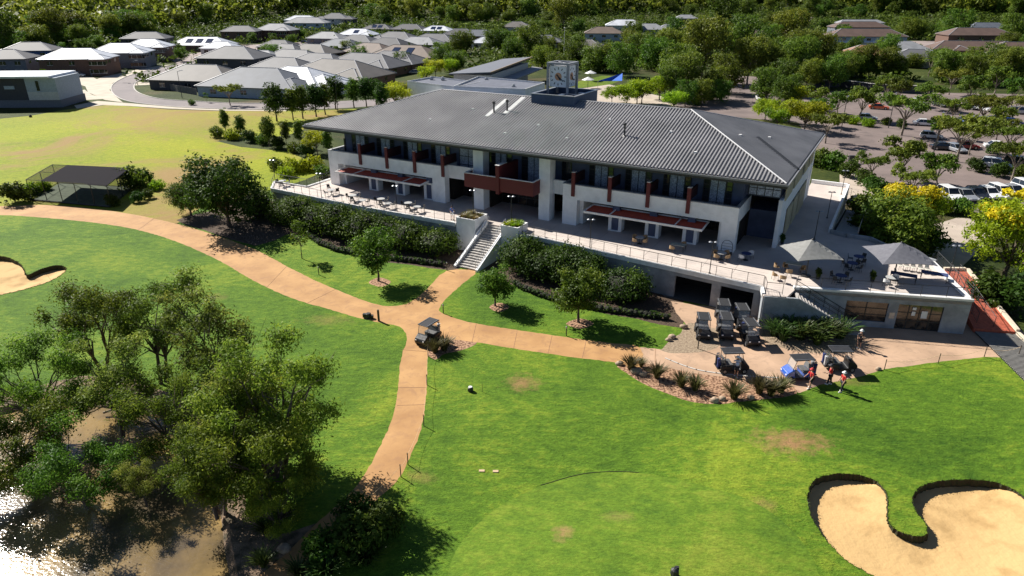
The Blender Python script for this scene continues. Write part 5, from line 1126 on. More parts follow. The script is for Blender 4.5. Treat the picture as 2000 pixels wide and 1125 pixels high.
# low plants and fallen branches on pond bank
for px, py, ang, ln, d in [(200,800,.3,2.6,'pale fallen branch on the back bank of the pond'),(330,815,-.5,2.2,'fallen branch on the right back bank'),(225,880,1.1,2.4,'bleached branch sticking out of the pond shallows'),(260,905,.2,2.0,'bleached twig pile branch in the pond shallows')]:
    x, y = G(px, py); m = MB(); rr_ = np.random.default_rng(px)
    c, s_ = math.cos(ang), math.sin(ang)
    m.path([(0,0,.1),(ln*.4*c,ln*.4*s_,.35),(ln*c,ln*s_,.25)],[.09,.07,.03],5)
    for k in range(6):
        t = rr_.uniform(.2,.9)*ln; e = rr_.normal(size=3)*.5; m.bar((t*c,t*s_,.3),(t*c+e[0],t*s_+e[1],.3+abs(e[2])),.035,4,.01)
    o = m.build('fallen_branch', barkp); o.location = (x, y, -.35); tag(o, d, 'branch')
# ---- far forest: one mass
def forest(name, label, n, seed, accept, leafn, lsz, mt):
    rng = np.random.default_rng(seed); chunks = []; c = 0; tries = 0
    while c < n and tries < n*30:
        tries += 1
        rr_ = math.sqrt(rng.uniform(300**2, 1080**2)); th = rng.uniform(-.80, .80); x, y = rr_*math.sin(th), rr_*math.cos(th)
        if not accept(x, y): continue
        z = hh(x, y); s = rng.uniform(.75, 1.9)*(1+(rr_-300)/2200); h = 10*s; nl = int(leafn*(1.0 if rr_ < 520 else .6)); c += 1
        k = 5; lob = [(x+rng.normal()*1.8*s, y+rng.normal()*1.8*s, z+h*rng.uniform(.35, .9), 2.6*s, 2.6*s, 2.1*s) for _ in range(k)]
        chunks.append(cloud(rng, lob, nl, lsz*s*(1.0 if rr_ < 520 else 1.35), 10, .25, .5, up=.4))
    me = quads_mesh(name, np.concatenate(chunks), LF[mt]); o = bpy.data.objects.new(name, me); col.objects.link(o)
    return tag(o, label, 'forest', kind='stuff')
def ppx(x, y, z=0.0):
    zz = z-H; d = y*CC-zz*SS; return 1000+F*x/d, 562.5-F*(y*SS+zz*CC)/d
def bline(px):   # lowest image row of the far woods' ground line
    xs = [-400, 0, 100, 180, 260, 330, 430, 480, 560, 640, 700, 740, 860, 900, 960, 1020, 1100, 1250, 1350, 1480, 1560, 1640, 1760, 1850, 2000, 2400]
    ys = [112, 104, 90, 76, 66, 62, 52, 42, 30, 20, 24, 44, 36, 42, 38, 34, 34, 28, 22, 12, 18, 22, 30, 34, 32, 40]
    return np.interp(px, xs, ys)
def acc(x, y):
    px, py = ppx(x, y, hh(x, y)); return -350 < px < 2350 and py < bline(px)
forest('forest', 'dark olive bushland filling the background behind the houses', 4800, 31, acc, 110, 1.6, 'gum')
forest('forest', 'brighter green crowns mixed through the background bushland', 1400, 37, acc, 110, 1.5, 'deep')
# individual trees scattered between houses and at the edge of the woods
def band(n, seed, pts, label, group, smax=1.5):
    rng = np.random.default_rng(seed)
    for i in range(n):
        k = rng.integers(0, len(pts)-1); t = rng.random(); px = pts[k][0]+(pts[k+1][0]-pts[k][0])*t; py = pts[k][1]+(pts[k+1][1]-pts[k][1])*t+rng.normal()*1.5
        key = ['gum_tree', 'gum_tree_b', 'round_big'][rng.integers(0, 3)]; x, y = G(px, py)
        tree(key, (x, y, hh(x, y)), rng.uniform(.6, smax), label=label, group=group)
for px, py, s, d in [(1600,205,1.0,'flat topped tree at the back left corner of the car park'),(1640,190,1.0,'spreading tree beside the first bays of the car park'),(1760,170,1.1,'flat tree behind the small white car'),(1815,178,1.0,'tree between the small white car and the dark car'),(1840,235,.9,'low flat tree between the umbrella tree and the second row'),(1905,255,.8,'small flat tree in front of the silver wagon'),(1955,238,.8,'small tree before the blue hatchback'),(1990,300,1.0,'flat tree right of the white sedan'),(1920,195,1.0,'flat tree above the silver wagon'),(1960,215,.9,'yellowish flat tree at the right of the second row'),(1790,335,.8,'brown green flat tree over the apron'),(1710,300,.7,'yellow green young tree at the car park entry')]:
    tcrown('umbrella_tree' if px % 20 else 'umbrella_tree_b', px, py, 4.5, s*.95, d, 'flat topped car park trees')
for px, py, s, d in [(1690,430,2.4,'dark shrub between the side ramp and the golden tree'),(1730,500,2.4,'dark shrub behind the second parasol, left'),(1760,510,2.3,'dark shrub right behind the second parasol'),(1800,500,2.2,'dark shrub right of the second parasol top'),(1680,465,2.2,'dark shrub at the foot of the side ramp rail'),(1710,385,2.0,'brown shrub beside the concrete apron'),(1930,600,2.2,'dark shrub under the big right tree, left'),(1970,610,2.4,'dark shrub under the big right tree, right'),(1890,250,1.3,'flat shrub in the second island'),(1760,250,1.3,'shrub at the right end of the yellow island'),(1860,218,1.3,'shrub beside the white hatchback of the second row'),(1940,300,1.3,'shrub below the white sedan')]:
    tbase('bush_dark', px, py, s, d)
band(40, 3, [(-30,118),(60,104),(120,95),(200,84),(300,74)], 'one of the olive gums standing along the wood edge behind the left houses', 'wood edge behind the left houses')
band(26, 4, [(330,64),(440,46),(520,34),(640,18),(720,36),(760,48)], 'one of the gums crowding behind the white roofed two storey houses', 'wood edge behind the two storey houses')
band(40, 5, [(770,44),(860,38),(960,42),(1040,36),(1160,34),(1220,24),(1340,18)], 'one of the mixed trees behind the grey roofs up from the clock tower', 'trees behind the grey roofs')
band(46, 6, [(1480,12),(1580,20),(1640,22),(1760,34),(1850,32),(2000,30),(2050,36)], 'one of the mixed trees behind the right hand houses', 'trees behind the right houses')
band(20, 8, [(1320,120),(1400,90),(1480,110),(1560,150),(1600,140)], 'one of the gums packed between the drive and the side street', 'gums beside the drive', 1.3)
band(22, 9, [(960,100),(1040,105),(1130,110),(1250,115),(1320,118)], 'one of the dense screen trees behind the pool terrace', 'screen trees behind the pool terrace', .95)
band(20, 10, [(1600,150),(1700,152),(1800,158),(1880,165),(1990,165)], 'one of the trees along the bank behind the car park', 'trees behind the car park', .85)

def fill(n, seed, pts, label, group, kinds=('gum_tree_b', 'round_big', 'umbrella_tree_b'), s0=.35, s1=.7):
    rng = np.random.default_rng(seed)
    for i in range(n):
        k = rng.integers(0, len(pts)-1); t = rng.random(); px = pts[k][0]+(pts[k+1][0]-pts[k][0])*t; py = pts[k][1]+(pts[k+1][1]-pts[k][1])*t+rng.normal()*2
        x, y = G(px, py); tree(kinds[rng.integers(0, len(kinds))], (x, y, hh(x, y)), rng.uniform(s0, s1), label=label, group=group)
fill(22, 51, [(490,122),(560,128),(650,112),(720,96),(800,96),(880,100)], 'one of the small garden trees between the near grey roofs', 'garden trees between the near grey roofs')
fill(22, 52, [(520,86),(600,76),(680,66),(760,62),(850,72),(930,66)], 'one of the small garden trees between the far grey roofs', 'garden trees between the far grey roofs', s0=.4, s1=.8)
fill(22, 53, [(-20,104),(90,108),(200,98),(320,86),(340,76)], 'one of the small trees round the white townhouses', 'trees round the white townhouses')
fill(26, 54, [(1470,70),(1500,48),(1600,60),(1640,52),(1650,110),(1740,120)], 'one of the street trees left of the pale blue walled house', 'street trees round the right houses', s0=.6, s1=1.1)
fill(24, 55, [(1745,60),(1800,66),(1840,62),(1850,74),(1990,100),(2020,60)], 'one of the garden trees between the two groups of brown houses', 'garden trees by the brown houses', s0=.5, s1=.95)
fill(26, 56, [(960,62),(1040,56),(1100,62),(1190,66),(1290,64),(1350,50),(1440,40)], 'one of the trees round the pale roofs beyond the pool lawn', 'trees round the pale roofs', s0=.5, s1=1.0)
fill(18, 57, [(1590,120),(1640,128),(1760,135),(1850,130),(1990,138)], 'one of the trees on the bank above the car park wall', 'bank trees above the car park', s0=.5, s1=.85)
# ================================================================== GOLF CARTS
def add_part(o, me_name, mb, m, **k): return mb.build(me_name, m, o, **k)
cartblack = emat_paint('cart_black_plastic', (.01,.01,.012), .5, .05); cartblue = emat_paint('cart_blue_paint', (.02,.09,.42), .25, .9); seatm = mat('cart_seat_vinyl', (.12,.12,.12), .6); chrome = mat('alloy_rim', (.45,.46,.48), .3, metal=.8)
cartroof = emat_paint('cart_roof_charcoal', (.022,.023,.026), .6, .05); clear = None
m, nt, b = nodes('clear_windscreen'); b.inputs['Base Color'].default_value = (.6,.65,.68,1); b.inputs['Roughness'].default_value = .1; b.inputs['Specular IOR Level'].default_value = 1.0
t_ = N(nt, 'ShaderNodeBsdfTransparent'); ms = N(nt, 'ShaderNodeMixShader', Fac=.16); nt.links.new(t_.outputs[0], ms.inputs[1]); nt.links.new(b.outputs[0], ms.inputs[2]); nt.links.new(ms.outputs[0], nt.nodes['Material Output'].inputs['Surface']); clear = m
def xz_prism(m, prof, y0, y1):
    n = len(prof); vs = [(x, y0, z) for x, z in prof]+[(x, y1, z) for x, z in prof]
    m.add(vs, [tuple(range(n)), tuple(range(2*n-1, n-1, -1))]+[(i, i+n, (i+1) % n+n, (i+1) % n) for i in range(n)])
def make_cart(bodym, label):
    o = empty('golf_cart', (0,0,0), 0, label, 'golf cart', 'golf carts by the forecourt and path')
    m = MB(); xz_prism(m, [(.35,.3),(1.15,.28),(1.22,.5),(1.12,.72),(.72,.98),(.55,1.0),(.5,.4)], -.56, .56); m.build('front_cowl', bodym, o, bevel=.05)
    m = MB(); m.box(-.35,.52,-.58,.58,.27,.36); m.build('floor', cartblack, o)
    m = MB(); xz_prism(m, [(-1.12,.38),(-.95,.34),(-.3,.32),(-.22,.36),(-.22,.68),(-.7,.74),(-1.15,.7)], -.58, .58); m.build('rear_body', bodym, o, bevel=.04)
    m = MB(); m.box(-.68,-.14,-.52,.52,.69,.83); m.build('seat', seatm, o, bevel=.03)
    m = MB(); m.hexa([(-.78,-.52,.85),(-.66,-.52,.85),(-.66,.52,.85),(-.78,.52,.85),(-.9,-.5,1.22),(-.8,-.5,1.22),(-.8,.5,1.22),(-.9,.5,1.22)]); m.build('backrest', seatm, o, bevel=.02)
    m = MB()
    for y in (-.5,.5): m.bar((.72,y,.95),(.5,y,1.8),.022,6); m.bar((-.82,y,.7),(-.86,y,1.8),.022,6); m.bar((-.86,y,1.3),(-1.25,y*.9,1.05),.018,6)
    m.bar((-1.25,-.45,1.05),(-1.25,.45,1.05),.018,6); m.bar((-.86,-.5,1.3),(-.86,.5,1.3),.018,6)
    m.build('roof_frame', dark, o)
    m = MB(); m.box(-1.0,.68,-.56,.56,1.8,1.86); r_ = m.build('roof', cartroof, o, bevel=.03)
    m = MB()
    for y in (-.47,.44): m.box(-.97,.65,y,y+.035,1.862,1.885)
    m.build('roof_rail', steel, r_)
    m = MB()
    m.hexa([(.745,-.48,.98),(.755,-.48,.98),(.755,.48,.98),(.745,.48,.98),(.52,-.48,1.78),(.53,-.48,1.78),(.53,.48,1.78),(.52,.48,1.78)]); m.build('windscreen', clear, o)
    m = MB(); c0 = Vector((.28,.25,1.05))
    for k in range(10):
        a0, a1 = 2*math.pi*k/10, 2*math.pi*(k+1)/10; f = lambda a: c0+Vector((-.07*math.sin(a), .17*math.cos(a), .155*math.sin(a)))
        m.bar(f(a0), f(a1), .016, 4)
    m.bar(c0, (.5,.25,.7), .02, 5); m.build('steering_wheel', black, o)
    m = MB(); m.box(-1.35,-1.1,-.45,.45,.38,.46); m.build('bag_shelf', cartblack, o)
    for x in (.82,-.78):
        for y in (-.52,.52):
            m = MB(); m.wheel((x,y,.23),.23,.2,14); w = m.build('wheel', black, o)
            m = MB(); m.wheel((x,y*(1.03),.23),.13,.2,10); m.build('rim', chrome, w)
    for y in (-.4,.4): m = MB(); m.ball((1.17,y,.58),.05,.1,.07,8,5); m.build('headlight', white2, o)
    return o
def make_bag(c, name='bag'):
    o = empty('golf_bag', (0,0,0), 0, None, 'golf bag', 'golf bags strapped behind the carts')
    m = MB(); m.lathe([(.11,0),(.13,.08),(.12,.4),(.14,.7),(.15,.82)], (0,0,0), 10); m.cbox(.13,0,.35,.08,.16,.35); m.build('bag_body', c, o)
    m = MB(); rr_ = random.Random(4)
    for k in range(8):
        a = k*.8; x, y = .08*math.cos(a), .08*math.sin(a); h_ = rr_.uniform(.95,1.15); m.bar((x*.5,y*.5,.6),(x,y,h_),.008,4); m.cbox(x+.03,y,h_,.09,.03,.05)
    m.build('golf_clubs', chrome, o); return o
carts = [('blue',20.4,56.9,-100,'B'),('black',20.95,56.1,-98,'C')]
proto_cart = {'black': make_cart(cartblack, 'x'), 'blue': make_cart(cartblue, 'x')}
used_ = set()
bagp = {0: make_bag(mat('black_bag', (.03,.03,.035), .7)), 1: make_bag(mat('white_bag', (.6,.6,.6), .6)), 2: make_bag(mat('navy_bag', (.03,.05,.18), .7))}; usedb = set()
def put(p, usedset, key, loc, rz, label):
    if key not in usedset:
        usedset.add(key); p[key].location = loc; p[key].rotation_euler = (0,0,rz); p[key]['label'] = label; return p[key]
    return copy_tree(p[key], loc, rz, label)
for kind, x, y, dg, d in [('black',-7.3,53.0,-122,'lone dark golf cart at the junction of the orange paths'),('black',19.5,57.1,-98,'rearmost dark golf cart nearest the garage door'),('black',20.9,56.1,-94,'dark golf cart at the back right of the parked five'),('black',16.9,54.2,-98,'leftmost dark golf cart of the parked five'),('black',18.9,54.2,-97,'dark golf cart in the middle of the parked five'),('black',20.7,53.0,-88,'front right golf cart of the parked five beside the flax plants'),
     ('black',17.75,48.1,3,'dark golf cart with the man in white bending beside it'),('blue',22.6,47.0,186,'blue fronted golf cart beside the gravel bed'),('black',26.5,48.35,-2,'dark golf cart nearest the pro shop with golfers in red before it')]:
    rz = R(dg); put(proto_cart, used_, kind, (x, y, hh(x, y)), rz, d)
    for j, yy in enumerate((-.22, .22)):
        if 'lone' in d and j == 0: continue
        bx, by = x+math.cos(rz)*-1.24-math.sin(rz)*yy, y+math.sin(rz)*-1.24+math.cos(rz)*yy
        k = (int(x*3)+j) % 3; put(bagp, usedb, k, (bx, by, hh(bx, by)+.46), rz, ['black','white','navy'][k]+(' right' if j == 0 else ' left')+' bag on '+d.replace(' golf cart', ' cart').replace('the ', ''))
# ================================================================== PEOPLE
skin = mat('skin_tone', (.50,.29,.20), .6); hairm = mat('dark_hair', (.03,.02,.015), .7)
def skinned(name, verts, edges, radii, m, parent, root=0, sub=1):
    me = bpy.data.meshes.new(name); me.from_pydata(verts, edges, []); o = bpy.data.objects.new(name, me); col.objects.link(o)
    md = o.modifiers.new('skin', 'SKIN'); sv = me.skin_vertices[0].data
    for i, r_ in enumerate(radii): sv[i].radius = (r_, r_) if not isinstance(r_, tuple) else r_; sv[i].use_root = (i == root)
    md.use_smooth_shade = True; ss = o.modifiers.new('sub', 'SUBSURF'); ss.levels = sub; ss.render_levels = sub
    me.materials.append(m); o.parent = parent
    return o
def person(loc, rz, label, shirt, legs, hat=None, lean=0.0, arms=((.18,0),(.18,0)), stride=.1, sit=False, shorts=True):
    o = empty('person', loc, rz, label, 'person')
    # local: x forward, y left
    hz = .92 if not sit else .52
    cl, sl = math.cos(lean), math.sin(lean)
    def up(h, y=0, f=0): return (f*cl+h*sl, y, hz+h*cl-f*sl)
    V_ = [(0,0,hz), up(.18), up(.36), up(.50), up(.58), up(.66), up(.74)]; E_ = [(0,1),(1,2),(2,3),(3,4),(4,5),(5,6)]
    Rr = [(.14,.11), (.125,.10), (.15,.11), (.12,.085), .052, (.075,.09), (.075,.085)]
    sh = {}
    for s, (af, bend) in zip((1,-1), arms):
        n = len(V_); shd = up(.47, s*.19); el = (shd[0]+.28*math.sin(af), s*.25, shd[2]-.28*math.cos(af)); f2 = af+bend; wr = (el[0]+.25*math.sin(f2), s*.24, el[2]-.25*math.cos(f2)); hd = (wr[0]+.08*math.sin(f2), s*.235, wr[2]-.08*math.cos(f2))
        V_ += [shd, el, wr, hd]; E_ += [(3,n),(n,n+1),(n+1,n+2),(n+2,n+3)]; Rr += [.058,.042,.03,(.036,.022)]; sh[s] = (shd, el)
        for k in range(4):
            m0 = len(V_); a = (k-1.5)*.018; V_.append((hd[0]+.045*math.sin(f2)+a, hd[1], hd[2]-.05*math.cos(f2))); V_.append((hd[0]+.08*math.sin(f2+.3)+a*1.2, hd[1]-s*.01, hd[2]-(.085-abs(a)*.5)*math.cos(f2+.3))); E_ += [(n+3,m0),(m0,m0+1)]; Rr += [.010,.008]
        m0 = len(V_); V_.append((hd[0]+.04, hd[1]-s*.01, hd[2]-.02)); E_.append((n+2,m0)); Rr.append(.011)
    lg = {}
    for s in (1,-1):
        n = len(V_)
        if sit: hp_, kn, an, to = (.02,s*.09,hz-.02),(.42,s*.11,hz),(.44,s*.11,.09),(.6,s*.12,.04)
        else: hp_, kn, an, to = (0,s*.09,hz-.04),(s*stride*.6+.02,s*.1,.48),(s*stride,s*.1,.08),(s*stride+.16,s*.115,.035)
        V_ += [hp_, kn, an, to]; E_ += [(0,n),(n,n+1),(n+1,n+2),(n+2,n+3)]; Rr += [.085,.057,.04,.04]; lg[s] = (hp_, kn, an, to)
    skinned('body', V_, E_, Rr, skin, o, 0, 1)
    # shirt
    v = [(0,0,hz+.02), up(.18), up(.36), up(.50)]; e = [(0,1),(1,2),(2,3)]; r_ = [(.165,.13),(.15,.12),(.172,.13),(.13,.095)]
    for s in (1,-1):
        n = len(v); a, b_ = sh[s]; v += [a, tuple(a[i]+(b_[i]-a[i])*.75 for i in range(3))]; e += [(3,n),(n,n+1)]; r_ += [.075,.062]
    skinned('shirt', v, e, r_, shirt, o, 0, 1)
    v = [(0,0,hz)]; e = []; r_ = [(.165,.13)]
    for s in (1,-1):
        n = len(v); a, b_, c_, d_ = lg[s]; k = .85 if shorts else 1.0; v += [a, tuple(a[i]+(b_[i]-a[i])*k for i in range(3))]; e += [(0,n),(n,n+1)]; r_ += [.105,.085]
        if not shorts: v.append(tuple(b_[i]+(c_[i]-b_[i])*.92 for i in range(3))); e.append((n+1,n+2)); r_.append(.06)
    skinned('shorts' if shorts else 'trousers', v, e, r_, legs, o, 0, 1)
    hd = up(.74, 0, .01); m = MB(); m.ball((hd[0]-.015*cl, 0, hd[2]+.02), .098, .088, .115, 12, 8); m.build('hair', hairm, o, True)
    fc = MB(); fx, fz = hd[0]+.085*cl, hd[2]-.085*sl
    fc.cbox(fx+.02, 0, fz-.015, .03, .022, .045); fc.cbox(fx, .032, fz+.012, .012, .022, .012); fc.cbox(fx, -.032, fz+.012, .012, .022, .012); fc.cbox(fx,0,fz-.055,.012,.05,.01); fc.build('face', mat('face_shade', (.32,.16,.11), .6), o)
    if hat:
        m = MB(); m.lathe([(.125,0),(.11,.05),(.09,.11),(.03,.14)], (hd[0], 0, hd[2]+.035), 12); m.lathe([(.19,0),(.12,.03)], (hd[0]+.02, 0, hd[2]+.03), 12); m.build('hat', hat, o, True)
    m = MB()
    for s in (1,-1): a, b_, c_, d_ = lg[s]; m.cbox(c_[0]+.06, c_[1]+.0, .045, .27, .10, .09)
    m.build('shoes', white2 if hat is not None else black, o, bevel=.03)
    return o
redshirt = mat('red_polo_shirt', (.62,.035,.03), .8); whiteshirt = mat('white_shirt', (.78,.80,.82), .8); blueshirt = mat('blue_top', (.06,.13,.42), .8); blackcl = mat('black_trousers', (.02,.02,.025), .8); whitehat = mat('white_hat', (.82,.82,.80), .8); redhat = mat('red_cap', (.5,.04,.04), .7); darkcl = mat('dark_jacket', (.05,.05,.06), .8)
person(gl(1437,736), R(75), 'man in white shirt and white hat bending into a golf cart', whiteshirt, blackcl, whitehat, .65, ((.9,.3),(.7,.5)), .12)
person(gl(1581,758), R(200), 'golfer in red shirt and red cap right of the blue fronted cart', redshirt, blackcl, redhat, .1, ((.3,.4),(.5,.6)), .14)
person(gl(1619,751), R(150), 'golfer in red shirt behind the other two, before the dark cart', redshirt, blackcl, darkcl, .12, ((.5,.7),(.2,.3)), .12, shorts=False)
person(gl(1643,765), R(-170), 'golfer in red shirt with white bucket hat, nearest the camera', redshirt, blackcl, whitehat, .05, ((.2,.2),(.25,.3)), .12, shorts=False)
person(W(-35.8,-4.2,TZ), R(-60), 'person in blue top standing on the terrace by the left planter', blueshirt, whiteshirt, None, 0, ((.2,.8),(.1,.1)), .08)
person(gl(1676,680), R(-100), 'person in dark clothes and white cap at the foot of the pro shop stair', darkcl, blackcl, whitehat, 0, ((.2,.3),(.2,.3)), .08)
# ================================================================== TERRACE FURNITURE
def T3(px, py, z=TZ): x, y = atz(px, py, z); return (x, y, z)
def make_table(kind, topm, label, w=1.0, d=1.0):
    o = empty('table', (0,0,0), 0, label, 'table')
    m = MB()
    if kind == 'round': m.lathe([(.48,0),(.5,.015),(.5,.035),(.48,.045)], (0,0,.71), 18)
    else: m.box(-w/2,w/2,-d/2,d/2,.71,.75)
    m.build('tabletop', topm, o)
    if kind == 'round':
        m = MB(); m.bar((0,0,0),(0,0,.71),.04,8); m.lathe([(.28,0),(.26,.03),(.05,.06)],(0,0,0),12); m.build('pedestal', dark, o)
    else:
        for x in (-w/2+.06,w/2-.06):
            for y in (-d/2+.06,d/2-.06): m = MB(); m.bar((x,y,0),(x,y,.71),.028,6); m.build('leg', dark, o)
    return o
def make_chair(mt, label, tub=False):
    o = empty('chair', (0,0,0), 0, label, 'chair')
    m = MB(); m.box(-.23,.23,-.23,.23,.42,.46); m.build('seat', mt, o, bevel=.015)
    m = MB()
    if tub:
        for k in range(9):
            a0, a1 = math.pi*(.5+k/9.), math.pi*(.5+(k+1)/9.)
            p, q = (.27*math.cos(a0)-.0,.28*math.sin(a0)), (.27*math.cos(a1),.28*math.sin(a1))
            h0, h1 = .68+.14*math.sin((a0-math.pi/2)), .68+.14*math.sin((a1-math.pi/2))
            m.hexa([(p[0],p[1],.44),(q[0],q[1],.44),(q[0]*1.1,q[1]*1.1,.44),(p[0]*1.1,p[1]*1.1,.44),(p[0],p[1],h0),(q[0],q[1],h1),(q[0]*1.1,q[1]*1.1,h1),(p[0]*1.1,p[1]*1.1,h0)])
    else:
        m.hexa([(-.24,-.21,.5),(-.2,-.21,.5),(-.2,.21,.5),(-.24,.21,.5),(-.31,-.2,.86),(-.28,-.2,.86),(-.28,.2,.86),(-.31,.2,.86)])
    m.build('backrest', mt, o)
    for x in (-.2,.2):
        for y in (-.2,.2): m = MB(); m.bar((x*1.1,y*1.1,0),(x,y,.43 if x > 0 or tub else .6),.016,5); m.build('leg', dark, o)
    return o
tsilver = mat('pale_table_top', (.45,.45,.44), .5); tnavy = mat('navy_table_cloth', (.04,.06,.17), .8); tgrey = mat('stone_table_top', (.38,.40,.34), .6); wchair = mat('white_plastic_chair', (.75,.75,.74), .5)
chairs = {'dark': make_chair(dark, ''), 'wicker': make_chair(wicker, '', True), 'white': make_chair(wchair, '', True), 'cream': make_chair(mat('cream_folding_chair', (.72,.68,.58), .6), '')}; uc = set()
tables = {'round': make_table('round', tsilver, ''), 'rect': make_table('rect', tgrey, '', 1.5, .85), 'navy': make_table('rect', tnavy, '', 2.2, .9), 'dround': make_table('round', tnavy, '')}; ut = set()
def tset(kind, px, py, n, ck, label, rz=0.0, rad=.72, clab=None):
    x, y, z = T3(px, py); z += .004
    tb = put(tables, ut, kind, (x, y, z), rz+YAW, label)
    for i in range(n):
        a = 2*math.pi*i/n+.6+rz
        rr_ = rad*(1.15 if kind in ('rect','navy') else 1)
        c = put(chairs, uc, ck, (x+rr_*math.cos(a), y+rr_*math.sin(a), z), a+math.pi, (clab or 'chair at the '+label))
        c['group'] = 'chairs around the '+label
for a in [('round',553,363,3,'dark','small pale table at the far left terrace tip'),('round',648,381,2,'dark','small table beside the dark bin chair near the left corner pier'),('round',690,392,3,'dark','pale round table before the left awning, left'),('round',708,402,2,'dark','pale round table at the rail before the left awning'),('round',745,399,3,'dark','pale round table before the second awning bay'),('round',758,408,2,'dark','round table at the rail by the middle lamp'),('round',798,407,3,'dark','round table before the right end of the left awning'),('round',815,415,2,'dark','round table at the rail near the person in blue'),
   ('round',1249,476,4,'wicker','round pale table under the right awning'),('rect',1323,490,2,'wicker','rectangular table between the two right lamps'),('round',1408,507,4,'wicker','round pale table by the arched trellis'),('dround',1456,508,2,'white','small table at the dark void corner'),
   ('rect',1549,528,0,'wicker','stone topped table left of the first parasol pole'),('dround',1640,552,4,'dark','dark round table behind the deck rail'),('dround',1662,527,4,'dark','dark round table between the parasols'),('dround',1675,514,3,'dark','dark round table behind between the parasols'),('navy',1762,550,0,'dark','navy draped table under the second parasol'),('navy',1822,548,0,'dark','long navy draped table at the right end of the deck'),('round',1738,556,2,'white','small table with white tub chairs left of the navy table')]:
    tset(*a)
for px, py, ck, dg, d in [(1516,529,'wicker',-20,'wicker tub chair farthest left behind the stone table'),(1533,529,'wicker',-60,'wicker tub chair at the back left of the stone table'),(1513,546,'wicker',10,'wicker tub chair pulled out at the deck corner'),(1528,552,'wicker',60,'wicker tub chair at the front left of the stone table'),(1540,540,'wicker',80,'wicker tub chair at the front of the stone table'),(1566,534,'wicker',180,'wicker tub chair at the right end of the stone table'),
   (1757,526,'cream',-90,'first cream chair of the row under the second parasol'),(1770,528,'cream',-90,'second cream chair of the row under the second parasol'),(1783,530,'cream',-90,'third cream chair of the row under the second parasol'),(1797,532,'cream',-90,'fourth cream chair of the row under the second parasol'),(1810,534,'cream',-90,'rightmost cream chair of the row under the second parasol'),(1751,541,'cream',0,'single cream chair before the row under the second parasol'),(643,373,'dark',-60,'black chair alone beside the left lamp post'),(660,379,'dark',100,'black chair near the left corner pier')]:
    x, y, z = T3(px, py); put(chairs, uc, ck, (x, y, z+.004), R(dg), d)
# arched trellis & pots
ar = empty('arched_trellis', T3(1418,497), YAW, 'black arched iron trellis beside the right portal pier', 'trellis')
m = MB(); pts = [(.55*math.cos(a), 0, 1.0+.55*math.sin(a)) for a in np.linspace(0, math.pi, 9)]; pts = [(.55,0,0)]+pts+[(-.55,0,0)]; m.path(pts, [.03]*len(pts), 5)
for z in (.3,.6,.9,1.2): m.bar((-.52,0,z),(.52,0,z),.018,4)
m.build('arch_frame', dark, ar); m = MB(); m.box(-.5,.5,-.12,.12,0,.3); m.build('trough', dark, ar)
for px, py, d in [(1597,545,'dark potted shrub on the deck between the parasols'),(1703,550,'dark potted shrub left of the second parasol'),(1527,476,'dark potted shrub at the corner pier of the side terrace')]:
    x, y, z = T3(px, py); o = empty('potted_plant', (x,y,z), 0, d, 'potted plant'); m = MB(); m.lathe([(.16,0),(.22,.4),(.2,.42)], (0,0,0), 10); m.build('pot', dark, o)
    c = bpy.data.objects.new('foliage', PROTO['bush_dark'][0]); col.objects.link(c); c.parent = o; c.scale = (.35,.35,.5); c.location = (0,0,.35)
# lamp posts
def make_lamp():
    o = empty('lamp_post', (0,0,0), 0, '', 'lamp post', 'twin headed lamp posts around the terrace')
    m = MB(); m.lathe([(.12,0),(.12,.06),(.06,.1)], (0,0,0), 8); m.bar((0,0,0),(0,0,3.25),.045,8,.035); m.build('pole', dark, o)
    m = MB(); m.bar((-.28,0,3.2),(.28,0,3.2),.025,6); m.build('cross_arm', dark, o)
    for x in (-.24,.24): m = MB(); m.lathe([(.05,0),(.2,.03),(.19,.06),(.05,.14)], (x,0,3.14), 12); m.build('lamp_head', steel, o)
    return o
lm = {0: make_lamp()}; ul = set()
for a, b_, z, d in [(-56.0,-4.7,TZ,'leftmost terrace lamp post, by the left corner pier'),(-43.6,-4.7,TZ,'terrace lamp post before the middle of the left block'),(-33.2,-3.6,TZ+.6,'lamp post standing in the left planter'),(-28.1,-3.6,TZ+.6,'lamp post standing in the right planter'),(-17.7,-5.2,TZ,'terrace lamp post before the right awning'),(-4.9,-5.9,TZ,'terrace lamp post by the arched trellis'),(3.3,30.2,TZ,'farthest lamp post on the side terrace'),(2.9,18.2,TZ,'middle lamp post on the side terrace'),(2.6,9.4,TZ,'nearest lamp post on the side terrace behind the first parasol'),(15.2,4.2,TZ,'lamp post at the right end of the deck by the red ramp'),(-67.0,-2.3,TZ,'lamp post at the shrubs beyond the terrace tip')]:
    put(lm, ul, 0, W(a, b_, z), YAW+.4, d)
# bollard lights, marker posts, rope
def make_bollard():
    o = empty('bollard_light', (0,0,0), 0, '', 'bollard light', 'bollard lights beside the paths')
    m = MB(); m.bar((0,0,0),(0,0,.75),.045,8); m.build('post', dark, o); m = MB(); m.lathe([(.06,.75),(.075,.78),(.075,.92),(.03,.97)], (0,0,0), 8); m.build('lamp', steel, o); return o
bl = {0: make_bollard()}; ub = set()
for px, py, d in [(866,612,'bollard light at the lawn corner above the lone cart'),(1106,656,'bollard light below the mulch ring of the rightmost lawn tree'),(873,528,'bollard light at the left foot of the grand stair'),(623,537,'bollard light on the lawn below the sapling')]:
    put(bl, ub, 0, gl(px, py), 0, d)
m = MB(); m.bar((0,0,0),(0,0,1.9),.05,8); m.cbox(0,0,1.75,.3,.05,.35); o = m.build('sign_post', dark); o.location = gl(1363,681); tag(o, 'dark sign post at the gravel patch corner by the parked carts', 'sign post')
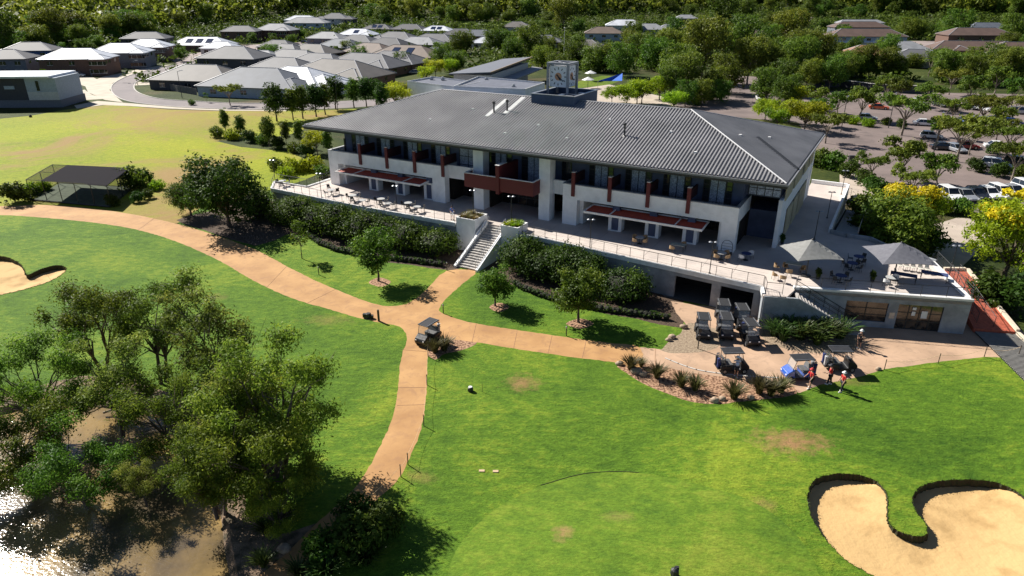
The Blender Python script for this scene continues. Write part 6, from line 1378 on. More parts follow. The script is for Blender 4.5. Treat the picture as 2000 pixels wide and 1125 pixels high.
postm = MB(); postm.bar((0,0,-.1),(0,0,.95),.035,6); pst = postm.build('marker_post', mat('dark_timber_post', (.10,.075,.05), .9)); tag(pst, '', 'marker post', 'rope line posts beside the lower path')
ropel = [(836,697),(834,752),(828,832),(797,908),(783,931),(704,1006),(625,1065)]
for i, (px, py) in enumerate(ropel):
    d = ['rope post at the top of the lower path by the gravel tufts','second rope post down the lower path','third rope post down, where the path begins to bend','rope post on the outside of the bend, upper of a close pair','rope post on the bend, lower of the close pair','rope post inside the tree shadow','lowest rope post in the deep shade'][i]
    o = pst if i == 0 else pst.copy()
    if i: col.objects.link(o)
    o.location = gl(px, py); o['label'] = d
rope = MB(); wp = [gl(*p) for p in ropel]
for p, q in zip(wp[:-1], wp[1:]):
    n = 8
    for k in range(n):
        t0, t1 = k/n, (k+1)/n; f = lambda t: (p[0]+(q[0]-p[0])*t, p[1]+(q[1]-p[1])*t, (p[2]+(q[2]-p[2])*t)+.8-.18*math.sin(math.pi*t)); rope.bar(f(t0), f(t1), .009, 4)
tag(rope.build('rope', mat('cream_rope', (.7,.5,.3), .9)), 'thin cream rope strung along the right side of the lower path', 'rope')
rr2 = [(1727,722),(1832,710),(1922,697),(1989,694)]
for i, (px, py) in enumerate(rr2):
    o = pst.copy(); col.objects.link(o); o.location = gl(px, py); o['label'] = ['stake at the turf corner right of the golf carts','stake on the turf edge below the pro shop door','stake on the turf edge right of the pro shop','rightmost stake by the shadow slats'][i]; o['group'] = 'stakes on the turf edge below the pro shop'
rope = MB(); wp = [gl(*p) for p in rr2]
for p, q in zip(wp[:-1], wp[1:]):
    for k in range(8):
        t0, t1 = k/8, (k+1)/8; f = lambda t: (p[0]+(q[0]-p[0])*t, p[1]+(q[1]-p[1])*t, .8-.3*math.sin(math.pi*t)); rope.bar(f(t0), f(t1), .014, 4)
tag(rope.build('rope', mat('cream_rope', (.7,.5,.3), .9)), 'thin rope strung between the stakes on the turf edge', 'rope')
# timber post and ball washer, tee objects
m = MB(); m.box(-.09,.09,-.09,.09,-.1,1.15); o = m.build('timber_post', mat('dark_timber_post', (.10,.075,.05), .9), bevel=.02); o.location = gl(740,627); tag(o, 'short thick timber post beside the path junction', 'post')
m = MB(); m.lathe([(.25,0),(.28,.12),(.26,.45),(.2,.5)], (0,0,0), 10); m.cbox(-.35,.05,.25,.35,.3,.35); m.cbox(.32,-.1,.2,.3,.3,.3); o = m.build('bin', dark); o.location = gl(720,621); tag(o, 'dark low bins left of the timber post at the junction', 'bin')
m = MB(); m.lathe([(.2,0),(.22,.1),(.2,.32),(.1,.36)], (0,0,0), 10); o = m.build('tee_bin', dark); o.location = gl(919,764); tag(o, 'small dark bin with white lid alone on the turf', 'bin'); q = MB(); q.lathe([(.16,.36),(.15,.4),(.05,.42)], (0,0,0), 10); q.build('lid', white2, o)
m = MB(); m.bar((0,0,0),(0,0,.8),.018,5); o = m.build('stake', dark); o.location = gl(942,765); tag(o, 'thin dark stake on the turf right of the small bin', 'stake')
tm_ = mat('sandy_timber_block', (.62,.45,.28), .9)
for px, py, d in [(941,920,'left sandy tee block on the turf'),(968,921,'right sandy tee block on the turf')]:
    m = MB(); m.box(-.18,.18,-.1,.1,0,.05); o = m.build('tee_block', tm_); o.location = gl(px, py); tag(o, d, 'tee block', 'pair of tee blocks')
m = MB(); m.lathe([(.2,0),(.24,.15),(.2,.4),(.08,.5)], (0,0,0), 9); m.cbox(.12,.1,.4,.2,.15,.2); o = m.build('black_object', dark); o.location = gl(1317,1124); tag(o, 'black object on the turf cut by the bottom edge of the frame', 'bin')  # bag-like black form, its kind left open
m = MB(); pts = [G(px, py) for px, py in [(1056,948),(1080,941),(1110,932),(1150,924),(1200,921),(1248,923)]]; pts = smooth_poly(pts, 4, False)
for p, q in zip(pts[:-1], pts[1:]): m.bar((p[0],p[1],hh(*p)+.012),(q[0],q[1],hh(*q)+.012),.02,4)
tag(m.build('drain_edge', mat('soil_edge', (.04,.04,.02), .95)), kind='structure')
# ================================================================== PARASOLS
def parasol(a, b_, z, side, rz, fm, label, hgt=2.55):
    o = empty('parasol', W(a, b_, z), YAW+rz, label, 'parasol')
    m = MB(); n = 10; vs = []; s = side/2
    def Z(x, y):
        r_ = max(abs(x), abs(y))/s; d_ = min(abs(x), abs(y))/(max(abs(x), abs(y))+1e-6)
        return hgt+1.2*(1-r_)**1.08-.14*r_*(d_**2)
    for i in range(n+1):
        for j in range(n+1): x, y = -s+2*s*i/n, -s+2*s*j/n; vs.append((x, y, Z(x, y)))
    off = len(vs); vs += [(x*.995, y*.995, z_-.03) for x, y, z_ in vs]
    fs = []
    for i in range(n):
        for j in range(n):
            k = i*(n+1)+j
            q = (k, k+n+1, k+n+2, k+1); fs.append(q); fs.append(tuple(x+off for x in q[::-1]))
    m.add(vs, fs); m.build('canopy', fm, o)
    m = MB(); m.bar((0,0,0),(0,0,hgt+1.15),.05,8); m.build('pole', dark, o)
    m = MB(); m.lathe([(.45,0),(.45,.12),(.1,.16)], (0,0,0), 12); m.build('base', dark, o)
    m = MB()
    for sx in (-1,1):
        for sy in (-1,1): m.bar((0,0,hgt+1.0),(sx*s*.98,sy*s*.98,Z(sx*s,sy*s)-.05),.025,5)
    m.build('ribs', dark, o)
    m = MB(); m.lathe([(.12,0),(.1,.1),(.03,.16)], (0,0,hgt+1.1), 8); m.build('finial', dark, o)
parasol(3.3,-2.1,TZ,4.3,R(33),mat('ivory_canvas', (.24,.24,.23), .85, (.2,.2,.19)),'large square ivory parasol over the left part of the deck')
parasol(10.6,1.0,TZ,4.8,R(25),mat('grey_canvas', (.15,.15,.17), .85, (.12,.12,.14)),'large square grey parasol over the right part of the deck')
# distant white parasols and blue sail
def farparasol(px, py, label):
    x, y = G(px, py); o = empty('parasol', (x,y,0), 0, label, 'parasol'); m = MB(); m.lathe([(2.0,2.4),(1.9,2.5),(.1,3.3)], (0,0,0), 6); m.build('canopy', whitehat, o); m = MB(); m.bar((0,0,0),(0,0,3.2),.06,6); m.build('pole', dark, o)
farparasol(1153,158,'white parasol on the pool lawn right of the clock tower'); farparasol(1148,172,'second white parasol nearer the clock tower')
sail = MB(); sail.add([(-3.5,-1.6,2.8),(4.2,2.2,4.6),(3.4,-3,3.0),(0,-.2,2.6),(-3.5,-1.6,2.75),(4.2,2.2,4.55),(3.4,-3,2.95),(0,-.2,2.55)], [(0,2,3),(2,1,3),(1,0,3),(7,6,4),(7,5,6),(7,4,5)])
x, y = atz(1190,152,3.5); so = empty('shade_sail', (x,y,0), 0, 'bright blue shade sail above the pool lawn', 'shade sail'); sail.build('sail', mat('blue_sail_cloth', (.02,.13,.55), .7), so)
m = MB()
for p in ((-3.5,-1.6,2.8),(4.2,2.2,4.6),(3.4,-3,3.0)): m.bar((p[0],p[1],0),p,.06,6)
m.build('sail_poles', steel, so)
x, y = G(1101,120); o = empty('flagpole', (x,y,0), 0, 'thin pale pole rising behind the clock tower', 'pole'); m = MB(); m.bar((0,0,0),(0,0,13),.09,6,.05); m.build('pole', white2, o); m = MB(); m.lathe([(.3,13),(.3,13.2),(.1,13.3)], (0,0,0), 8); m.build('pole_head', white2, o)
# ================================================================== PRACTICE CAGE
cg = [G(62,390), G(218,404), G(262,366), G(112,358)]
o = empty('practice_cage', (0,0,0), 0, 'black framed golf practice cage with dark shade roof on the far turf', 'practice cage')
m = MB(); hc = 3.0
zc_ = lambda p: hh(*p)
def lp(p, q, t): return (p[0]+(q[0]-p[0])*t, p[1]+(q[1]-p[1])*t)
for i in range(4):
    p, q = cg[i], cg[(i+1) % 4]; n = 5 if i in (0, 2) else 2
    for k in range(n): a = lp(p, q, k/n); m.bar((a[0],a[1],zc_(a)),(a[0],a[1],zc_(a)+hc),.05,6)
    m.bar((p[0],p[1],zc_(p)+hc),(q[0],q[1],zc_(q)+hc),.045,6); m.bar((p[0],p[1],zc_(p)+.08),(q[0],q[1],zc_(q)+.08),.04,6)
for k in range(1,5): a, b_ = lp(cg[0],cg[1],k/5), lp(cg[3],cg[2],k/5); m.bar((a[0],a[1],zc_(a)+hc),(b_[0],b_[1],zc_(b_)+hc),.035,5)
a, b_ = lp(cg[0],cg[3],.5), lp(cg[1],cg[2],.5); m.bar((a[0],a[1],zc_(a)+hc),(b_[0],b_[1],zc_(b_)+hc),.035,5)
m.build('cage_frame', dark, o)
def quadslab(m, P, z, t=.02): m.add([(p[0],p[1],zc_(p)+z) for p in P]+[(p[0],p[1],zc_(p)+z+t) for p in P], [(3,2,1,0),(4,5,6,7),(0,1,5,4),(1,2,6,5),(2,3,7,6),(3,0,4,7)])
m = MB(); quadslab(m, [lp(cg[0],cg[1],.2),cg[1],cg[2],lp(cg[3],cg[2],.2)], hc+.06); m.build('shade_roof', net_mat('black_shade_cloth', (.02,.018,.022), .93), o)
m = MB(); quadslab(m, [cg[0],lp(cg[0],cg[1],.2),lp(cg[3],cg[2],.2),cg[3]], hc+.06); m.build('net_roof', net_mat('black_netting', (.03,.03,.03), .22), o)
m = MB()
for p, q in ((cg[2],cg[3]),(cg[1],cg[2]),(cg[3],cg[0])): m.add([(p[0],p[1],zc_(p)),(q[0],q[1],zc_(q)),(q[0],q[1],zc_(q)+hc),(p[0],p[1],zc_(p)+hc)], [(0,1,2,3)])
m.build('side_net', net_mat('black_netting_side', (.03,.03,.03), .35), o)
m = MB(); quadslab(m, [lp(cg[0],cg[1],.02),lp(cg[0],cg[1],.98),lp(cg[3],cg[2],.98),lp(cg[3],cg[2],.02)], .02); m.build('mat_floor', mat('green_mat', (.10,.13,.07), .9, (.07,.09,.05), 1.5), o)
p, q = cg[0], cg[1]; m = MB(); m.bar((p[0],p[1]-.4,zc_(p)+.15),(q[0],q[1]-.4,zc_(q)+.15),.12,6); m.build('front_kerb', dark, o)
# ================================================================== CARS
cglass = mat('car_glass', (.015,.018,.022), .05, spec=1.0)
def make_car(kind, paint):
    o = empty('parked_car', (0,0,0), 0, '', 'car')
    L2 = {'hatch':2.05,'suv':2.3,'sedan':2.35,'ute':2.55}[kind]; h = {'hatch':1.47,'suv':1.72,'sedan':1.44,'ute':1.75}[kind]; w = .9; bz = h*.58
    prof = [(-L2,.35),(-L2+.1,.25),(L2-.15,.25),(L2,.4),(L2-.02,bz*.72),(L2*.5,bz*.98),(L2*.45,bz),(-L2+.1,bz*1.0),(-L2,bz*.9)]
    m = MB(); xz_prism(m, prof, -w, w); m.build('body', paint, o, bevel=.09)
    c0, c1, c2, c3 = {'hatch':(-L2+.08,-L2+.5,.15,.95),'suv':(-L2+.06,-L2+.35,.35,1.1),'sedan':(-1.75,-1.1,.2,1.05),'ute':(-.75,-.55,.5,1.2)}[kind]
    m = MB(); m.hexa([(c0,-w*.92,bz-.02),(c3,-w*.92,bz-.02),(c3,w*.92,bz-.02),(c0,w*.92,bz-.02),(c1,-w*.74,h-.06),(c2,-w*.74,h-.06),(c2,w*.74,h-.06),(c1,w*.74,h-.06)]); m.build('windows', cglass, o)
    m = MB(); m.box(c1-.04,c2+.04,-w*.76,w*.76,h-.07,h)
    for s in (-1,1):
        for xa, xb in ((c0,c1),(c3,c2),((c0+c3)/2-.05,(c1+c2)/2-.05)): m.bar((xa,s*w*.925,bz-.02),(xb,s*w*.75,h-.05),.035,4)
    m.build('cabin_roof', paint, o, bevel=.02)
    if kind == 'ute': m = MB(); m.box(-L2+.12,-.8,-w*.85,w*.85,bz-.02,bz+.03); m.build('tray_cover', cartblack, o)
    for x in (-L2*.62, L2*.62):
        for y in (-w+.06, w-.06):
            q = MB(); q.wheel((x,y,.33),.33,.22,14); wl = q.build('wheel', black, o); q = MB(); q.wheel((x,y*1.02,.33),.2,.22,10); q.build('rim', chrome, wl)
    for y in (-.62,.62):
        q = MB(); q.cbox(L2-.03,y,bz*.68,.1,.34,.14); q.build('headlight', white2, o)
        q = MB(); q.cbox(-L2+.01,y,bz*.8,.08,.3,.16); q.build('tail_light', redm, o)
    return o
paints = dict(white=emat_paint('white_car_paint',(.78,.78,.78)), silver=emat_paint('silver_car_paint',(.42,.43,.45),.3,.8,.4), black=emat_paint('black_car_paint',(.015,.016,.02)), blue=emat_paint('blue_car_paint',(.02,.07,.25)), orange=emat_paint('orange_car_paint',(.75,.13,.03)), red=emat_paint('red_car_paint',(.35,.02,.02)))
cars = {}; ucar = set()
def car(px, py, kind, colr, dg, label, group=None, name=None):
    k = (kind, colr)
    if k not in cars: cars[k] = make_car(kind, paints[colr])
    o = put(cars, ucar, k, gl(px, py), R(dg), label)
    if group: o['group'] = group
    return o
for a in [(1853,388,'suv','white',-88,'white car at the left end of the front parked row, beside the golden tree'),(1882,388,'sedan','silver',-88,'silver sedan second in the front parked row'),(1906,386,'hatch','black',-88,'black car third in the front parked row'),(1930,385,'hatch','white',-86,'white hatchback between two dark cars in the front row'),(1953,384,'suv','white',-86,'large white four wheel drive in the front parked row'),(1978,380,'sedan','silver',-84,'silver car near the right end of the front row'),(2003,374,'suv','white',-84,'white car cut by the right frame edge in the front row'),
  (1944,328,'suv','white',-38,'white four wheel drive alone in front of the dark hedge'),(1988,324,'suv','black',-38,'black car at the right edge beside the white four wheel drive'),(1948,290,'sedan','white',-18,'white sedan alone in the upper aisle'),(1885,290,'sedan','red',-12,'dark red car under the wide flat tree'),(1842,292,'sedan','black',-12,'black car left of the dark red one'),(1818,270,'hatch','white',-25,'white car half hidden left of the flat bush tree'),(1805,245,'sedan','white',-20,'white car below the umbrella shaped tree'),
  (1694,234,'hatch','white',-20,'white hatchback behind the yellow shrubs'),(1716,213,'sedan','orange',-22,'bright orange car in the car park'),(1792,204,'hatch','white',-80,'small white car near the back of the car park'),(1836,208,'hatch','black',-80,'dark car right of the small white one at the back'),(1893,213,'sedan','black',-70,'dark car by the trees at the back right'),(1858,242,'hatch','white',-15,'white hatchback at the left of the second parked row'),(1885,242,'sedan','blue',-75,'dark blue car beside the white hatchback in the second row'),(1922,242,'suv','silver',-10,'silver wagon in the second parked row'),(1976,243,'hatch','blue',-15,'blue hatchback at the right of the second row'),(1991,222,'suv','silver',-10,'silver car at the right edge behind the blue one'),
  (1941,240,'sedan','black',-80,'black sedan between the silver wagon and the blue hatchback'),(1905,240,'hatch','silver',-80,'silver hatchback left of the silver wagon'),(1958,241,'suv','white',-80,'white wagon left of the blue hatchback'),(1866,296,'hatch','silver',-80,'silver hatchback at the left of the dark red car'),(1918,216,'sedan','white',-75,'white sedan at the back right row'),(1745,206,'hatch','black',-80,'black hatchback right of the orange car'),(1855,206,'sedan','silver',-78,'silver sedan right of the dark car at the back'),(2020,368,'sedan','white',-84,'last white car beyond the right frame edge'),
  (1484,196,'suv','white',-100,'white car parked at the drive side behind the right roof'),(1683,402,'sedan','black',10,'dark car half hidden beside the golden tree and side ramp'),
  (139,178,'sedan','black',10,'black sedan beside the flat roofed corner house'),(118,165,'suv','white',15,'white van behind the black sedan'),(152,150,'suv','white',10,'white car in the left driveway'),(168,147,'hatch','white',10,'white hatchback right of another in the left driveway'),(620,78,'hatch','white',0,'white car on the far street by the two storey houses'),(595,84,'hatch','black',0,'dark car on the far street'),(795,142,'suv','white',0,'white car behind the trees above the tree row'),(812,144,'sedan','silver',0,'silver car next to the white one behind the trees'),(1572,28,'hatch','white',-90,'tiny white car at the far end of the side street')]:
    car(*a)
# ================================================================== HOUSES
rmats = {}
def rmat(n, c, metal=0.0, rough=.7): return mat('house_roof_'+n, c, rough, tuple(x*.8 for x in c), .35, detail=7, metal=metal)
RC = dict(white=rmat('white',(.78,.80,.84),.0,.4), grey=rmat('grey',(.125,.125,.135)), dark=rmat('charcoal',(.07,.07,.08)), blue=rmat('blue_grey',(.12,.135,.165)), brown=rmat('brown',(.19,.14,.11)), tan=rmat('tan',(.145,.13,.12)), light=rmat('light_grey',(.30,.305,.32)), orange=rmat('terracotta',(.30,.15,.08)), redbrown=rmat('red_brown',(.14,.09,.072)))
WC = dict(brick=mat('dark_brick_wall',(.17,.10,.075),.9,(.12,.07,.05),4.0), pale=mat('pale_render_wall',(.55,.55,.55),.8), cream=mat('cream_wall',(.5,.43,.33),.8), slate=mat('slate_wall',(.16,.17,.20),.8), bluew=mat('pale_blue_wall',(.38,.44,.52),.8), dk=mat('dark_wall',(.06,.06,.07),.8), deepblue=mat('deep_blue_wall',(.04,.09,.25),.8))
solarm = mat('solar_panel', (.02,.03,.07), .15, spec=.9); garm = mat('garage_door', (.32,.31,.30), .6)
housecap = mat('pale_house_ridge', (.5,.5,.52), .5)
def house(px, py, w, d, st, dg, rc_, wc, label, solar=0, wing=None, group=None, cap=True):
    wh = 2.7*st+.2; w *= 1.12; d *= 1.1; rise = min(w, d)*.5*math.tan(R(25)); zr = wh+rise
    x, y = atz(px, py, zr)
    for _ in range(3): x, y = atz(px, py, zr+hh(x, y))
    o = empty('house', (x, y, hh(x, y)), R(dg), label, 'house', group)
    boxes = [(0, 0, w, d, wh)]
    if wing: boxes.append((wing[0], wing[1], wing[2], wing[3], (wing[4] if len(wing) > 4 else 2.75)))
    for bi, (cx, cy, ww, dd, hh_) in enumerate(boxes):
        m = MB(); m.box(cx-ww/2+.5, cx+ww/2-.5, cy-dd/2+.5, cy+dd/2-.5, -.3, hh_); m.build('wall', WC[wc], o)
        rs = min(ww, dd)*.5*math.tan(R(25)); k = min(ww, dd)/2
        if ww >= dd: A0, A1 = (cx-ww/2+k, cy), (cx+ww/2-k, cy)
        else: A0, A1 = (cx, cy-dd/2+k), (cx, cy+dd/2-k)
        X0, X1, Y0, Y1 = cx-ww/2, cx+ww/2, cy-dd/2, cy+dd/2; z0, z1 = hh_+.02+bi*.01, hh_+.02+rs
        P = [(X0,Y0,z0),(X1,Y0,z0),(X1,Y1,z0),(X0,Y1,z0),(A0[0],A0[1],z1),(A1[0],A1[1],z1)]
        fs = [(0,1,5,4),(1,2,5),(2,3,4,5),(3,0,4)] if ww >= dd else [(0,1,4),(1,2,5,4),(2,3,5),(3,0,4,5)]
        m = MB(); m.add(P, fs); m.box(X0, X1, Y0, Y1, z0-.22, z0-.004); rf_ = m.build('roof', RC[rc_], o)
        if cap:
            m = MB(); ed = [(0,4),(3,4),(1,5),(2,5),(4,5)] if ww >= dd else [(0,4),(1,4),(2,5),(3,5),(4,5)]
            for a, b_ in ed: m.bar(P[a], P[b_], .13, 4)
            m.build('ridge_capping', housecap if rc_ != 'brown' else RC['tan'], rf_)
        if bi == 0 and solar:
            tr = rs/k
            for i in range(solar):
                xx = A0[0]+(A1[0]-A0[0])*(i+.5)/solar; m = MB(); y0, y1 = cy-dd*.36, cy-dd*.12; za, zb = z0+(y0-Y0)*tr+.12, z0+(y1-Y0)*tr+.12; hw_ = 1.5
                m.hexa([(xx-hw_,y0,za-.05),(xx+hw_,y0,za-.05),(xx+hw_,y1,zb-.05),(xx-hw_,y1,zb-.05),(xx-hw_,y0,za),(xx+hw_,y0,za),(xx+hw_,y1,zb),(xx-hw_,y1,zb)]); m.build('solar_panel', solarm, rf_)
        fy = cy-dd/2+.5
        for s in range(int(hh_//2.6)):
            for t in (.18, .5, .8):
                if s == 0 and t == .8 and bi == 0:
                    m = MB(); gx = cx-ww/2+ww*t; m.box(gx-1.4,gx+1.4,fy-.06,fy-.003,-.1,2.2); m.build('garage_door', garm, o); continue
                m = MB(); gx = cx-ww/2+ww*t; z = .9+s*2.7; m.box(gx-.9,gx+.9,fy-.06,fy-.003,z,z+1.2); wn = m.build('window', cglass, o)
                m = MB(); m.box(gx-.97,gx+.97,fy-.08,fy-.061,z-.08,z-.01); m.box(gx-.03,gx+.03,fy-.08,fy-.061,z,z+1.2); m.build('frame', white2, wn)
        fx = cx+ww/2-.5
        for t in (.3,.7):
            m = MB(); gy = cy-dd/2+dd*t; m.box(fx+.003,fx+.05,gy-.7,gy+.7,hh_-1.7,hh_-.6); m.build('window', cglass, o)
    return o
HL = [
 (60,82,17,11,2,8,'dark','deepblue','dark roofed two storey house with deep blue wall at the left edge'),
 (15,96,14,11,2,8,'dark','slate','dark roofed house cut by the left frame edge'),
 (150,94,20,12,2,6,'white','brick','white roofed two storey townhouse nearest on the left street',0,(9,-5,6,6,5.6)),
 (235,84,18,12,2,6,'white','slate','white roofed two storey townhouse second along the left street',0,(8,-5,6,6,5.6)),
 (288,76,16,11,2,6,'white','brick','white roofed two storey townhouse third along the left street',0,(6,-5,6,6,5.6)),
 (285,62,19,11,2,4,'dark','dk','charcoal roofed house behind the white townhouses'),
 (395,72,26,13,1,-4,'white','brick','white roofed house with solar panels at the street bend',3),
 (432,81,15,10,1,-4,'white','pale','small white roofed house right of the solar one'),
 (457,90,20,14,2,-10,'grey','dk','grey hip roofed two storey house above the fenced corner',0,None),
 (392,126,24,15,1,-12,'tan','dk','brownish grey hip roofed house inside the corner fence',0,(-7,-3,10,10)),
 (505,132,27,17,1,-14,'blue','bluew','blue grey hip roofed house behind the corner fence',0,(12,-3,10,12)),
 (580,130,22,16,1,-20,'white','pale','brilliant white roofed house behind the tree row',0,(10,-2,12,12)),
 (470,50,18,11,2,0,'grey','brick','grey roofed two storey house with brick front, left of the far group'),
 (540,46,20,13,2,-8,'light','brick','pale grey roofed two storey house in the far group',0,(6,-6,8,7,5.6)),
 (600,34,26,13,2,-4,'light','bluew','long white roofed two storey house at the back of the far group'),
 (655,24,20,15,2,-6,'grey','pale','tall grey roofed house at the right of the far group',0,(-9,-7,8,7,5.6)),
 (590,30,22,12,2,-4,'white','bluew','white roofed house at the top of the far group'),
 (682,26,8,11,2,-6,'dark','dk','narrow dark house right end of the far group'),
 (575,97,24,14,1,-25,'grey','brick','grey hip roofed house below the far street',0,(8,4,10,10)),
 (555,112,22,15,1,-20,'grey','pale','grey hip roofed house left of centre with a white wing'),
 (610,86,20,13,1,-22,'tan','brick','taupe hip roofed house under the far street bend'),
 (668,76,20,13,1,-24,'blue','brick','blue grey hip roofed house in the roof field'),
 (725,84,20,13,1,-24,'brown','brick','dark brown hip roofed house in the roof field'),
 (700,56,20,12,1,-14,'white','slate','white roofed single storey house with one solar panel',1,(7,-5,8,7)),
 (740,47,18,11,1,-14,'dark','slate','charcoal roofed house with solar panels beyond the white one',2),
 (775,62,22,14,1,-22,'grey','brick','grey hip roofed house right of the charcoal one',0,(-8,-5,9,9)),
 (800,47,20,12,1,-16,'dark','brick','dark roofed house behind the grey hip'),
 (855,50,18,11,1,-14,'white','cream','white roofed house with solar panels near the golf green',2),
 (850,66,22,13,1,-20,'grey','brick','grey hip roofed house in front of the solar one'),
 (660,116,28,17,1,-24,'tan','brick','wide taupe roofed house behind the dark tree row',0,(9,-5,12,11)),
 (715,104,26,15,1,-24,'grey','brick','wide grey roofed house beside the taupe one',0,(8,-4,10,11)),
 (795,88,26,15,1,-20,'brown','brick','brown roofed house with blue solar panels at its right',2),
 (850,92,13,11,1,-20,'blue','brick','small house with dark blue solar roof right of the brown one',2),
 (900,56,18,12,1,-12,'dark','brick','charcoal roofed house left of the big round tree'),
 (935,58,20,12,1,-12,'blue','brick','blue grey roofed house right of the big round tree'),
 (955,72,16,10,1,-8,'white','pale','low white roofed building behind the trees right of the round one'),
 (1010,42,18,13,1,-10,'tan','pale','cream gabled roof house above the clock tower left'),
 (1065,68,16,12,1,-10,'grey','brick','grey roofed house half hidden behind the flagpole'),
 (1148,77,16,13,1,-20,'tan','brick','taupe hip roofed house above the white parasol'),
 (1180,52,19,12,2,-6,'brown','bluew','brown roofed two storey house with pale blue wall'),
 (1220,38,22,13,2,-6,'white','pale','white roofed two storey house right of the brown one'),
 (1268,46,20,13,1,-8,'light','pale','pale grey roofed house in the middle of the pale trio'),
 (1315,47,20,12,1,-6,'light','brick','pale roofed house with solar panels right of the trio',3),
 (1340,28,16,10,2,-6,'light','slate','far pale roofed house behind the pale trio'),
 (1480,10,30,13,2,-4,'redbrown','brick','brown roofed house at the top by the side street'),
 (1500,18,22,12,2,-4,'redbrown','brick','second brown roofed house left of the side street'),
 (1678,42,30,12,2,-2,'redbrown','slate','long brown roofed house at the top right'),
 (1680,38,28,8,2,-2,'light','pale','white strip roofed house behind the long brown one'),
 (1690,56,34,13,2,-3,'redbrown','bluew','long red brown roofed house with pale blue wall',0,(-14,-3,10,10)),
 (1670,72,30,9,1,-3,'white','pale','low white roofed building in front of the pale blue house'),
 (1693,88,17,13,1,-18,'orange','bluew','terracotta roofed house with pale blue walls'),
 (1765,80,20,15,1,-4,'light','pale','blue white roofed house right of the terracotta one'),
 (1790,96,18,13,1,-20,'grey','cream','grey gabled house with dark garage right of the terracotta one'),
 (1908,54,30,13,2,-4,'redbrown','brick','long brown roofed two storey house at the right'),
 (1928,44,22,11,2,-4,'blue','slate','blue grey roofed house behind the long brown one'),
 (1905,80,36,13,1,-8,'redbrown','brick','low red brown roofed house with orange garage wall at the right',0,(-8,-5,8,8)),
 (560,86,18,13,1,-22,'grey','brick','grey roofed house between the taupe one and the far street'),
 (640,62,18,12,1,-16,'light','slate','pale roofed house between the far street and the roof field'),
 (760,74,20,13,1,-24,'dark','brick','charcoal hip roofed house in the middle of the roof field'),
 (700,68,18,12,1,-18,'grey','brick','small grey roofed house behind the blue grey hip'),
 (625,104,22,14,1,-24,'grey','brick','grey roofed house between the two taupe hips'),
 (770,100,22,14,1,-24,'grey','brick','grey roofed house right of the wide grey one'),
 (820,72,20,12,1,-20,'light','brick','pale grey roofed house behind the brown solar one'),
 (510,98,18,13,1,-14,'light','pale','pale roofed house right of the two storey grey hip'),
 (545,78,16,11,1,-14,'dark','brick','small dark roofed house below the far two storey group'),
 (1985,82,22,14,1,-8,'redbrown','pale','red brown roofed house with white garage at the right edge')]
for h_ in HL: house(*h_[:9], *(h_[9:]))
# flat roofed modern corner house at the left
x, y = G(122, 210); th = R(3)
mh = empty('house', (x, y, 0), th, 'modern flat roofed corner house with pale blue and black walls at the left edge', 'house')
m = MB(); m.box(-26,0,0,12,0,1.9); m.build('base_wall', WC['slate'], mh)
m = MB(); m.box(-7.6,-.1,-.15,11.5,1.9,7.3); m.build('wall', WC['bluew'], mh)
m = MB(); m.box(-7.55,-.12,-.2,-.15,1.9,3.9); m.build('lower_cladding', WC['pale'], mh)
m = MB(); m.box(-26,-7.6,-.05,11.5,1.9,7.3); m.build('dark_cladding', WC['dk'], mh)
m = MB(); m.box(-27,-1.2,-1.0,12.5,7.35,7.8); m.build('roof', RC['white'], mh)
m = MB(); m.box(-5.0,-4.3,-.28,-.16,4.2,6.6); m.build('window', cglass, mh)
m = MB(); m.box(-13,-10.5,-.14,-.06,4.6,5.4); m.build('window', WC['bluew'], mh)
# corner fence round the hip roofed house
fm = mat('grey_paling_fence', (.20,.18,.17), .9, (.14,.125,.12), 2.0)
for pts, lab in (([(300,163),(315,172),(350,180),(385,186)], 'grey paling fence curving round the corner garden, left run'), ([(393,187),(440,189),(498,190),(505,186)], 'grey paling fence round the corner garden, right run')):
    w_ = gp(pts); f = empty('fence', (0,0,0), 0, lab, 'fence'); m = MB(); po = MB()
    for p, q in zip(w_[:-1], w_[1:]):
        d = math.hypot(q[0]-p[0], q[1]-p[1]); a = math.atan2(q[1]-p[1], q[0]-p[0]); n = max(1, int(d/.35))
        for k in range(n): t = (k+.5)/n; m.cbox(p[0]+(q[0]-p[0])*t, p[1]+(q[1]-p[1])*t, .95, d/n*.94, .05, 1.9, a)
        for k in range(int(d/2.5)+1): t = k*2.5/d; po.cbox(p[0]+(q[0]-p[0])*t, p[1]+(q[1]-p[1])*t, 1.0, .1, .12, 2.0, a)
    m.build('fence_palings', fm, f); po.build('fence_posts', fm, f)
# dark retaining wall behind the car park
w_ = gp([(1590,172),(1640,170),(1700,178),(1760,182),(1820,183)]); f = empty('retaining_wall', (0,0,0), 0, 'dark retaining wall with pale cap behind the car park', 'wall'); m = MB(); c_ = MB()
for p, q in zip(w_[:-1], w_[1:]):
    a = math.atan2(q[1]-p[1], q[0]-p[0]); d = math.hypot(q[0]-p[0], q[1]-p[1]); m.cbox((p[0]+q[0])/2, (p[1]+q[1])/2, 1.0, d, .4, 2.2, a); c_.cbox((p[0]+q[0])/2, (p[1]+q[1])/2, 2.16, d, .7, .14, a)
m.build('wall', WC['dk'], f); c_.build('wall_cap', kerbm, f)
